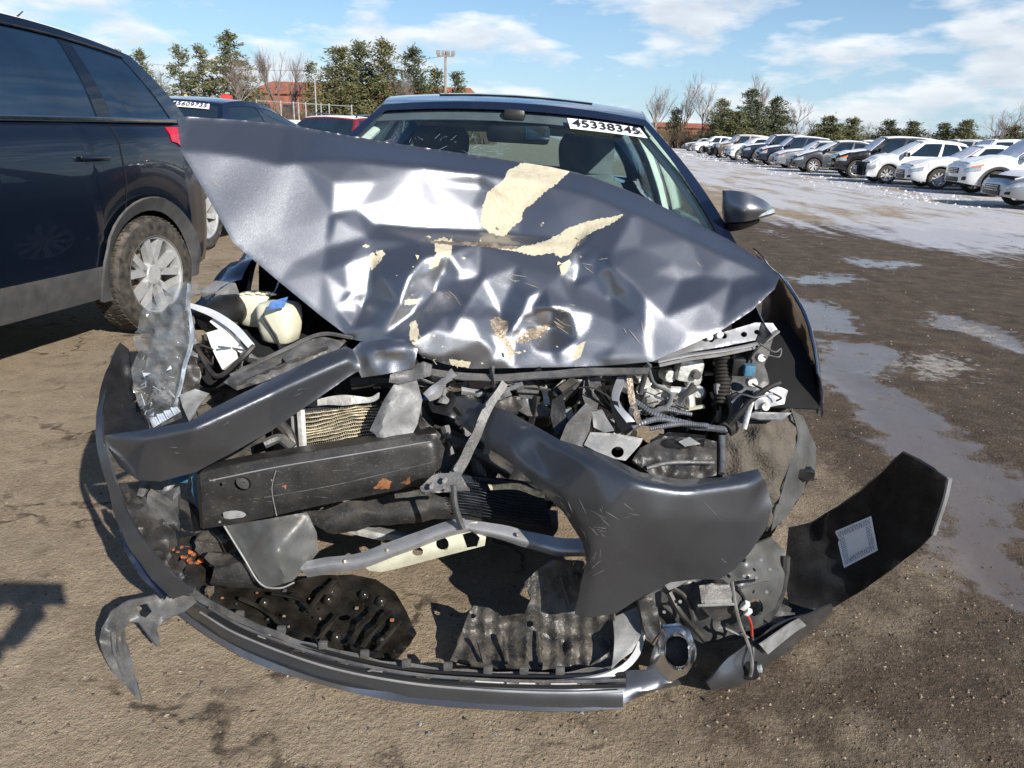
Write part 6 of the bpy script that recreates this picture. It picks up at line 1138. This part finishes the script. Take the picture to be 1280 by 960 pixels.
# battery tray / box below
bt = panel('battery_tray', [(790, 575, 1.72), (800, 560, 1.76), (830, 545, 1.82), (880, 548, 1.83), (896, 552, 1.82), (896, 594, 1.75), (860, 602, 1.72), (820, 598, 1.71)], 'plastic', wreck, creases=[[(805, 566, 1.745), (850, 562, 1.77), (894, 566, 1.785)], [(815, 580, 1.72), (890, 580, 1.755)]], step=5, blur=1.2, th=.02, wob=.02, wf=.08)
panel('tray_lid', [(812, 556, 1.78), (835, 540, 1.86), (882, 544, 1.86), (880, 556, 1.80), (850, 560, 1.77)], 'plastic_black', bt, step=5, blur=1, th=.02, wob=.01); panel('tray_tab', [(848, 552, 1.785), (862, 546, 1.80), (876, 555, 1.785), (856, 558, 1.775)], 'plastic_pale', bt, step=5, blur=1, th=.004); ptube('tray_rib', [(808, 585, 1.705), (840, 578, 1.72), (892, 578, 1.745)], .006, 'plastic_grey', bt, n=10)
# wheel-house liners
panel('wheel_liner', [(905, 545, 1.86), (925, 530, 1.88), (958, 522, 1.90), (990, 512, 1.93), (998, 540, 1.90), (990, 575, 1.86), (978, 610, 1.82), (972, 645, 1.79), (958, 664, 1.76), (946, 640, 1.79), (942, 600, 1.80), (925, 596, 1.80), (903, 600, 1.78)], 'liner', wreck, inner=[(945, 550, 1.83), (970, 560, 1.84)], creases=[[(932, 540, 1.84), (930, 592, 1.79)]], step=6, blur=3, wob=.035, wf=.05, seed=8, th=.006)
panel('wheel_liner', [(988, 512, 1.93), (1004, 520, 1.98), (1012, 540, 2.0), (1021, 560, 2.0), (1019, 588, 1.96), (1008, 606, 1.93), (1000, 622, 1.90), (984, 645, 1.84), (964, 664, 1.76), (968, 640, 1.785), (976, 612, 1.815), (988, 575, 1.855)], 'liner_grey', wreck, inner=[(1004, 560, 1.90), (992, 610, 1.85)], step=6, blur=3, wob=.02, wf=.05, seed=9, th=.006)
lump('clip', P(1006, 592, 1.90), (.05, .04, .03), 'plastic_black', 12, 2, .5); ptube('wheel_liner_edge', [(990, 512, 1.925), (998, 545, 1.89), (988, 580, 1.85), (974, 630, 1.79)], .004, 'liner_grey', wreck, n=14, seg=5)
# fog housing and shields at the lower right
panel('fog_housing', [(800, 748, .20), (838, 730, .24), (870, 724, .26), (905, 722, .26), (925, 700, .30), (945, 680, .33), (965, 672, .33), (982, 690, .28), (984, 730, .20), (975, 762, .13), (955, 785, .08), (920, 800, .05), (880, 805, .04), (850, 790, .08), (812, 776, .12)], 'liner_grey', wreck, inner=[(880, 760, .20), (940, 735, .24), (910, 770, .12), (850, 760, .17)], holes=[ell(944, 760, 10, 12, 14)], creases=[[(872, 758, .215), (915, 756, .215)], [(874, 730, .25), (872, 758, .215), (880, 790, .09)], [(912, 728, .255), (918, 757, .215), (914, 790, .08)]], step=6, blur=2.2, wob=.02, wf=.05, seed=11, th=.006)
sb_ = panel('shield_box', [(874, 732, .275), (890, 729, .28), (912, 730, .275), (919, 757, .235), (913, 772, .19), (895, 778, .175), (878, 762, .22)], 'plastic', wreck, creases=[[(876, 757, .24), (917, 755, .24)], [(878, 762, .215), (915, 760, .215)]], step=4, blur=.8, th=.02, seed=3)
ptube('shield_rib', [(872, 757, .245), (895, 756, .245), (918, 755, .24)], .0035, 'plastic_pale', sb_, n=10, seg=5); ptube('shield_rib', [(925, 735, .27), (945, 728, .28), (960, 725, .275)], .004, 'plastic_grey', wreck, n=10, seg=5); ptube('shield_rib', [(836, 740, .235), (850, 765, .19), (872, 790, .12), (880, 800, .09)], .008, 'hose', wreck, n=18, seg=6); ptube('shield_rib', [(842, 735, .245), (858, 748, .225), (868, 775, .17)], .006, 'plastic', wreck, n=18, seg=6)
for x, y, z_ in ((951, 700, .325), (962, 712, .30), (945, 722, .28), (930, 720, .285), (958, 740, .24), (850, 752, .225), (830, 765, .17)): lathe('bolt', [(.001, -.003), (.004, -.003), (.005, .003), (.001, .004)], P(x, y, z_), (P(x, y, z_) - C0).normalized(), 'plastic_pale', wreck, seg=8)
panel('shield_flap', [(798, 752, .22), (812, 744, .23), (822, 760, .20), (826, 790, .14), (815, 806, .11), (806, 790, .14)], 'plastic', wreck, step=4, blur=1, th=.008, wob=.02); panel('lamp_bracket', [(828, 728, .275), (846, 722, .285), (862, 724, .28), (850, 732, .26), (836, 738, .25)], 'steel_grey', wreck, step=4, blur=1, th=.006, wob=.02)
ptube('shield_pipe', [(982, 695, .27), (980, 720, .22), (972, 750, .16), (956, 775, .11)], .013, 'hose', wreck, n=16); ptube('shield_pipe', [(975, 712, .22), (970, 740, .18), (958, 765, .13)], .006, 'liner_grey', wreck, n=16)
lump('bracket', P(975, 768, .09), (.06, .04, .04), 'plastic_grey', 15, 2, .5); lump('bracket', P(952, 785, .08), (.10, .05, .05), 'plastic', 16, 2, .5)
wr = ptube('wiring', [(915, 728, .27), (919, 755, .24), (925, 780, .17), (935, 805, .11), (940, 830, .09), (938, 845, .05)], .0045, 'cable', wreck, n=26, seg=6); ptube('wiring', [(918, 730, .27), (930, 748, .22), (938, 775, .16), (941, 805, .10), (941, 835, .06)], .004, 'hose', wreck, n=26, seg=6); ptube('wiring', [(934, 768, .18), (939, 780, .155), (940, 795, .12)], .003, 'red_wire', wreck, n=12, seg=5)
bbox('connector', P(931, 757, .21), (.014, .014, .026), 'white_plastic', wreck, rot=(20, 25, 0), bev=.003); bbox('connector', P(935, 765, .19), (.013, .012, .02), 'white_plastic', wreck, rot=(20, 25, 0), bev=.003); lump('connector', P(937, 838, .05), (.035, .025, .04), 'plastic_black', 17, 2, .4); lathe('connector', [(.002, -.005), (.01, -.005), (.011, .004), (.002, .006)], P(950, 836, .05), (.8, -.3, .3), 'lamp_lens', wreck, seg=10); ptube('wiring', [(906, 785, .15), (922, 792, .13), (936, 796, .11)], .006, 'plastic_pale', wreck, n=8, flat=.4)
# under shields
def ribs(x, y): return .004 * math.sin(x * .35) + .004 * noise.noise(V((x * .06, y * .06, 3)))
ut = panel('under_shield', [(562, 826, .03), (572, 806, .04), (584, 770, .09), (592, 757, .11), (612, 760, .11), (630, 772, .10), (655, 768, .12), (664, 748, .16), (655, 728, .20), (672, 712, .23), (690, 700, .26), (728, 702, .26), (742, 735, .20), (768, 768, .15), (768, 836, .035), (700, 838, .03), (620, 836, .03)], 'undertray', wreck, inner=[(640, 800, .05), (720, 790, .08)], holes=[ell(591, 770, 4, 3, 10), ell(662, 780, 5, 4, 10)], creases=[[(585, 787, .06), (600, 787, .065), (640, 775, .085)], [(690, 702, .26), (700, 740, .17), (705, 800, .06)], [(605, 800, .045), (605, 832, .03)], [(650, 780, .085), (655, 830, .03)], [(725, 802, .075), (766, 802, .075)]], step=5, blur=1.4, wob=.008, wf=.06, seed=13, th=.005, fn=ribs)
for x0, y0, x1, y1 in ((598, 800, 606, 828), (630, 795, 634, 830), (672, 790, 676, 832), (700, 720, 712, 760), (720, 718, 724, 745)): ptube('shield_rib', [(x0, y0, .08 if y0 > 760 else .23), (x1, y1, .04 if y0 > 760 else .16)], .006, 'undertray', ut, n=6, seg=6)
lt = panel('under_shield', [(214, 690, .09), (222, 672, .11), (258, 668, .11), (276, 684, .09), (300, 700, .07), (330, 735, .05), (362, 728, .06), (392, 720, .07), (440, 718, .07), (470, 724, .065), (494, 740, .05), (508, 764, .04), (520, 792, .03), (512, 806, .03), (498, 822, .025), (450, 822, .03), (400, 814, .04), (350, 798, .045), (300, 775, .05), (250, 742, .06), (230, 715, .075)], 'undertray_wet', wreck, holes=[ell(430, 772, 8, 4, 12)], inner=[(400, 770, .035), (300, 735, .05), (460, 780, .03)], creases=[[(398, 722, .07), (380, 760, .04)], [(440, 800, .035), (455, 775, .045), (470, 760, .05)]], step=6, blur=2, wob=.012, wf=.05, seed=14, th=.004, fn=lambda x, y: .014 * max(-.25, math.sin((x - y * 1.3) * .13)) * (1 if x > 350 else .4))
for x, y, m_ in ((490, 775, 'rust'), (446, 760, 'torn_metal'), (462, 762, 'plastic_grey'), (356, 738, 'plastic_grey'), (478, 800, 'plastic_grey')): lump('clip', P(x, y, .055), (.010, .010, .004), m_, x, 2, .4, lt)
rnd = random.Random(44)
for k in range(40): lump('lens_shard', P(rnd.gauss(242, 14), rnd.gauss(690, 9), .10), (rnd.uniform(.006, .016), .008, rnd.uniform(.004, .008)), 'orange' if k % 9 == 0 else 'rust', k, 1, .6, lt)
for k in range(24): lump('debris', P(rnd.uniform(230, 420), rnd.uniform(735, 790), .06), (rnd.uniform(.003, .008), .005, .004), rnd.choice(['plastic', 'rust', 'plastic', 'torn_metal']), k + 50, 1, .6, lt)
lump('bracket', P(300, 712, .12), (.14, .08, .08), 'plastic', 61, 3, .5); lump('bracket', P(272, 675, .14), (.09, .08, .06), 'undertray', 62, 3, .5); lump('clip', P(262, 738, .09), (.02, .02, .018), 'torn_metal', 63, 2, .5)
# left void behind the beam: hoses, struts, blue clip
psheet('blue_clip', [[(238, 592, 1.80), (248, 590, 1.80)], [(242, 615, 1.79), (248, 640, 1.79)]], 'blue_part', wreck, nu=3, nv=8, th=.01); psheet('blue_clip', [[(204, 592, 1.82), (235, 592, 1.84)], [(215, 600, 1.80), (235, 602, 1.82)]], 'blue_part', wreck, nu=5, nv=3, th=.008)
for pp, r_, m_ in (([(190, 640, 1.78), (205, 618, 1.80), (216, 602, 1.82)], .010, 'plastic_pale'), ([(176, 620, 1.76), (184, 600, 1.78)], .012, 'plastic_grey'), ([(215, 625, 1.86), (240, 640, 1.86), (250, 665, 1.84)], .018, 'hose'), ([(350, 530, 1.92), (362, 545, 1.90), (370, 570, 1.88)], .016, 'plastic'), ([(330, 555, 1.86), (350, 548, 1.88), (366, 560, 1.87)], .014, 'plastic_grey'), ([(640, 470, 2.02), (700, 468, 2.04), (760, 470, 2.04)], .02, 'hose'), ([(540, 540, 1.96), (580, 555, 1.95), (640, 590, 1.92)], .025, 'hose'), ([(440, 480, 2.0), (480, 476, 2.0), (560, 485, 2.02)], .018, 'plastic'), ([(590, 560, 1.95), (600, 600, 1.92), (590, 630, 1.9)], .02, 'plastic')):
    ptube('hose', pp, r_, m_, wreck, n=16)
sheet('fan_cowl', [[P(520, 485, 2.06), P(600, 490, 2.08), P(700, 480, 2.08)], [P(530, 560, 2.02), P(610, 575, 2.02), P(700, 560, 2.02)], [P(540, 640, 1.96), P(610, 650, 1.96), P(690, 650, 1.96)]], 'plastic_black', wreck, nu=18, nv=12, th=.02, wob=.03)
rnd = random.Random(91)
for k in range(90):   # small fittings deep in the bay
    x = rnd.choice([rnd.uniform(250, 440), rnd.uniform(520, 700), rnd.uniform(690, 960), rnd.uniform(640, 800)]); y = rnd.uniform(440, 560) if x > 440 else rnd.uniform(430, 480); D = rnd.uniform(2.0, 2.2); p = P(x, y, D)
    m_ = rnd.choice(['plastic', 'plastic_grey', 'plastic_black', 'plastic_black', 'alu_cast', 'torn_metal', 'plastic_pale']); nm = rnd.choice(['bracket', 'clip', 'pipe_stub'])
    if nm == 'pipe_stub': e = V((rnd.uniform(-.07, .07), rnd.uniform(-.03, .05), rnd.uniform(-.05, .05))); tube(nm, [p, p + e * .5 + V((0, 0, .015)), p + e], rnd.uniform(.004, .012), m_, wreck, n=6, seg=6)
    else: lump(nm, p, (rnd.uniform(.015, .06), rnd.uniform(.015, .04), rnd.uniform(.01, .04)), m_, k + 200, 1, .5)

scuff(B1, B1D, [(292, 542, 24, -.5, 9), (296, 532, 16, -.4, 6), (380, 490, 18, -.5, 3), (220, 570, 16, .1, 2)], 'plastic_pale', 8, .0004)
scuff(beam, PD['crash_beam'], [(340, 600, 30, -.15, 4), (440, 590, 36, -.15, 4), (400, 615, 26, -.2, 3), (500, 580, 30, -.2, 4)], 'plastic_grey', 9, .0004)
ptube('beam_pale_line', [(262, 601, 1.709), (340, 585, 1.725), (430, 570, 1.752), (538, 552, 1.80)], .0016, 'steel_grey', beam, n=30, seg=5); ptube('beam_pale_line', [(345, 588, 1.722), (340, 612, 1.72), (346, 645, 1.716)], .0012, 'plastic_pale', beam, n=12, seg=4); ptube('beam_pale_line', [(330, 622, 1.712), (420, 606, 1.74), (540, 578, 1.786)], .0013, 'plastic_grey', beam, n=30, seg=5)  # pale tubes; the one on the upper crease paints in its edge highlight
for sx in (-1, 1):
    rows = [[V((sx * x_ + (-.03 if sx < 0 else 0), 2.28 - .41 * math.cos(a_), .34 + .41 * math.sin(a_))) for x_ in (.58, .70, .80, .865)] for a_ in [R(q) for q in (38, 60, 85, 110, 140, 165, 190)]]
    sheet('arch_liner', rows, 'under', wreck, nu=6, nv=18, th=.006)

# loose brackets, plates and wires packed in front of the engine
rnd = random.Random(123)
for k in range(64):
    if k < 44: x = rnd.uniform(525, 800); y = rnd.uniform(472, 560); D = rnd.uniform(1.90, 2.02)
    elif k < 56: x = rnd.uniform(800, 960); y = rnd.uniform(445, 560); D = rnd.uniform(1.93, 2.03)
    else: x = rnd.uniform(245, 330); y = rnd.uniform(405, 470); D = rnd.uniform(1.93, 2.02)
    a_ = rnd.uniform(0, 3.14); L_ = rnd.uniform(9, 26); W_ = rnd.uniform(3, 9); ca, sa = math.cos(a_), math.sin(a_)
    q = lambda u, v, e: P(x + u * L_ * ca - v * W_ * sa, y + u * L_ * sa + v * W_ * ca, D + e)
    e1, e2 = rnd.uniform(-.02, .02), rnd.uniform(-.02, .02)
    sheet(rnd.choice(['bracket', 'torn_plate', 'bracket']), [[q(-1, -1, e1), q(-.2, -1.2 * rnd.random(), 0), q(.4, -1, .008), q(1, -.7, e2)], [q(-1, 0, e1 - .012), q(-.2, 0, -.012), q(.4, 0, -.004), q(1, .1, e2 - .012)], [q(-1, 1, e1), q(-.2, .9, .004), q(.4, 1.2 * rnd.random(), 0), q(1, .8, e2)]], rnd.choice(['plastic', 'plastic_black', 'plastic_grey', 'plastic_grey', 'torn_metal', 'plastic_pale', 'steel_grey', 'beam_steel']), wreck, nu=8, nv=4, th=.004, wob=.006, seed=k, angle=25)
for k in range(18):
    x = rnd.uniform(540, 950) if k < 14 else rnd.uniform(245, 320); y = rnd.uniform(475, 540) if k < 14 else rnd.uniform(410, 460); D = rnd.uniform(1.86, 1.96); pts = [(x, y, D)]
    for _ in range(3): pts.append((pts[-1][0] + rnd.uniform(-30, 45), pts[-1][1] + rnd.uniform(-12, 26), pts[-1][2] + rnd.uniform(-.03, .02)))
    ptube('wiring', pts, rnd.uniform(.0018, .004), rnd.choice(['hose', 'cable', 'hose', 'corrugated', 'red_wire' if k == 5 else 'hose']), wreck, n=20, seg=5)

for k, pp in enumerate(([(384, 765, .062), (402, 742, .08), (420, 724, .085)], [(436, 806, .05), (452, 782, .065), (468, 760, .07)], [(452, 810, .05), (470, 786, .06), (488, 764, .065)], [(470, 814, .05), (486, 794, .055), (500, 776, .06)], [(300, 748, .075), (330, 762, .07), (352, 782, .065)], [(398, 800, .06), (414, 780, .065), (424, 768, .07)], [(340, 742, .08), (372, 748, .075), (388, 762, .07)])):
    ptube('shield_rib', pp, (.009, .008, .008, .007, .007, .006, .006)[k], 'undertray_wet', lt, n=12, seg=8, flat=.6)
for x, y in ((366, 745), (410, 748), (455, 742), (476, 750), (330, 752), (420, 795)): lathe('shield_boss', [(.004, .006), (.008, .006), (.014, 0), (.016, -.006)], P(x, y, .06), (0, -.25, 1), 'undertray_wet', lt, seg=12)
rnd = random.Random(66); mb = MB()
for _ in range(130):
    p = P(rnd.gauss(560, 260), rnd.uniform(735, 915), 0.0)
    if not (-1.5 < p.x < 1.5): continue
    s_ = rnd.uniform(.003, .011); c = V((p.x, p.y, gz(p.x, p.y) + .002)); q = [c + V((rnd.uniform(-1, 1) * s_, rnd.uniform(-1, 1) * s_, rnd.uniform(0, .5) * s_)) for _ in range(4)]; v_, f_ = thicken(q, [(0, 1, 2), (0, 2, 3)], .001); mb.add(v_, f_, rnd.choice([0, 0, 1, 2, 0]))
o = mb.build('crash_debris', ['plastic', 'plastic_grey', 'lamp_lens'], smooth=False); o['kind'] = 'stuff'; o['label'] = 'tiny broken bits of plastic and glass on the dirt round the wreck'; o['category'] = 'debris'
# ================================================================ the photographer, standing behind the camera (casts the shadow at the left)
def skin_fig(name, verts, edges, rad, m, par, lv=2):
    me = bpy.data.meshes.new(name); me.from_pydata([tuple(V(v) - wloc(par)) for v in verts], edges, []); o = bpy.data.objects.new(name, me); link(o, par); me.materials.append(MATS[m])
    md = o.modifiers.new('skin', 'SKIN'); md.use_smooth_shade = True
    for i, q in enumerate(me.skin_vertices[0].data): q.radius = (rad[i], rad[i]) if not isinstance(rad[i], tuple) else rad[i]; q.use_root = i == 0
    s_ = o.modifiers.new('sub', 'SUBSURF'); s_.levels = lv; s_.render_levels = lv; return o
def person():
    bx, by = -.66, -.20; t = thing('person', (bx, by, 0), 'person in dark winter clothes taking the photo with a phone', 'person')
    z = lambda v: v
    vs = [(bx, by, .92), (bx, by, 1.10), (bx, by + .01, 1.28), (bx, by + .01, 1.40), (bx, by + .02, 1.50),
          (bx - .19, by, 1.38), (-.56, .04, 1.12), (-.20, -.10, 1.27), (bx + .19, by, 1.38), (-.34, -.30, 1.12), (.02, -.24, 1.25),
          (bx - .10, by, .86), (bx - .12, by + .02, .48), (bx - .12, by - .02, .10), (bx - .12, by + .14, .05), (bx + .10, by, .86), (bx + .12, by + .02, .48), (bx + .12, by - .02, .10), (bx + .12, by + .14, .05)]
    ed = [(0, 1), (1, 2), (2, 3), (3, 4), (3, 5), (5, 6), (6, 7), (3, 8), (8, 9), (9, 10), (0, 11), (11, 12), (12, 13), (13, 14), (0, 15), (15, 16), (16, 17), (17, 18)]
    rd = [(.17, .12), (.16, .115), (.18, .12), (.13, .10), (.055, .055), .075, .055, .04, .075, .055, .04, .10, .07, .05, .045, .10, .07, .05, .045]
    skin_fig('body', vs, ed, rd, 'jacket', t)
    vs, fs = [], []; n = 16; prof = [(.001, -.125), (.045, -.115), (.062, -.07), (.074, -.01), (.078, .04), (.066, .09), (.03, .118), (.001, .122)]
    for r_, zz in prof:
        for k in range(n): a = 2 * math.pi * k / n; vs.append(V((bx + r_ * math.cos(a), by + .05 + r_ * 1.2 * math.sin(a) + (.012 if k == n // 4 and -.03 < zz < .02 else 0), 1.645 + zz)))
    fs = [(i * n + k, i * n + (k + 1) % n, (i + 1) * n + (k + 1) % n, (i + 1) * n + k) for i in range(len(prof) - 1) for k in range(n)]; hd = obj('head', vs, fs, 'skin', t)
    nv = [V((bx, by + .14, 1.66)), V((bx - .014, by + .138, 1.615)), V((bx + .014, by + .138, 1.615)), V((bx, by + .165, 1.62))]; obj('nose', nv, [(0, 1, 3), (0, 3, 2), (1, 2, 3)], 'skin', hd)
    for s_ in (-1, 1): lump('eye', (bx + s_ * .03, by + .133, 1.665), (.024, .012, .012), 'white_plastic', 1, 1, 0, hd); lump('ear', (bx + s_ * .08, by + .04, 1.645), (.018, .04, .06), 'skin', 2, 1, .1, hd)
    lump('mouth', (bx, by + .135, 1.585), (.05, .012, .012), 'red_lens', 3, 1, 0, hd); lump('hair', (bx, by + .03, 1.715), (.178, .20, .13), 'hair', 4, 3, .1, hd)
    for s_, wx in ((-1, 0), (1, 0)):
        w0 = V((-.20, -.10, 1.27)) if s_ < 0 else V((.02, -.24, 1.25)); tgt = V((s_ * .06, -.085, 1.30)); d = (tgt - w0); pl = w0 + d * .45
        vs = [w0, pl, pl + d * .28]; ed = [(0, 1), (1, 2)]; rd = [.028, (.036, .024), (.036, .02)]
        for k in range(4):
            b = pl + d * .28 + V((0, 0, .026 - .019 * k)); ln = (.85, 1, .94, .72)[k]; i = len(vs)
            vs += [b, b + V((-s_ * .012, .028, 0)) * ln, b + V((-s_ * .035, .036, 0)) * ln, b + V((-s_ * .052, .026, 0)) * ln]; ed += [(2, i), (i, i + 1), (i + 1, i + 2), (i + 2, i + 3)]; rd += [.0095, .009, .0085, .0075]
        b = pl + d * .1 + V((-s_ * .012, -.01, .03)); i = len(vs); vs += [b, b + V((-s_ * .028, .0, .022)), b + V((-s_ * .048, .008, .024))]; ed += [(1, i), (i, i + 1), (i + 1, i + 2)]; rd += [.012, .0105, .009]
        skin_fig('hand', vs, ed, rd, 'skin', t, 1)
    ph = thing('phone', (0, -.05, 1.25), 'black phone held up in both hands behind the camera', 'phone')
    bbox('case', (0, -.055, 1.285), (.155, .009, .076), 'plastic_black', ph, bev=.004); bbox('screen', (0, -.0605, 1.285), (.148, .002, .070), 'dark_glass', ph, bev=.0005); bbox('camera_bump', (0, -.0475, 1.30), (.03, .006, .03), 'plastic_grey', ph, bev=.002)
person()
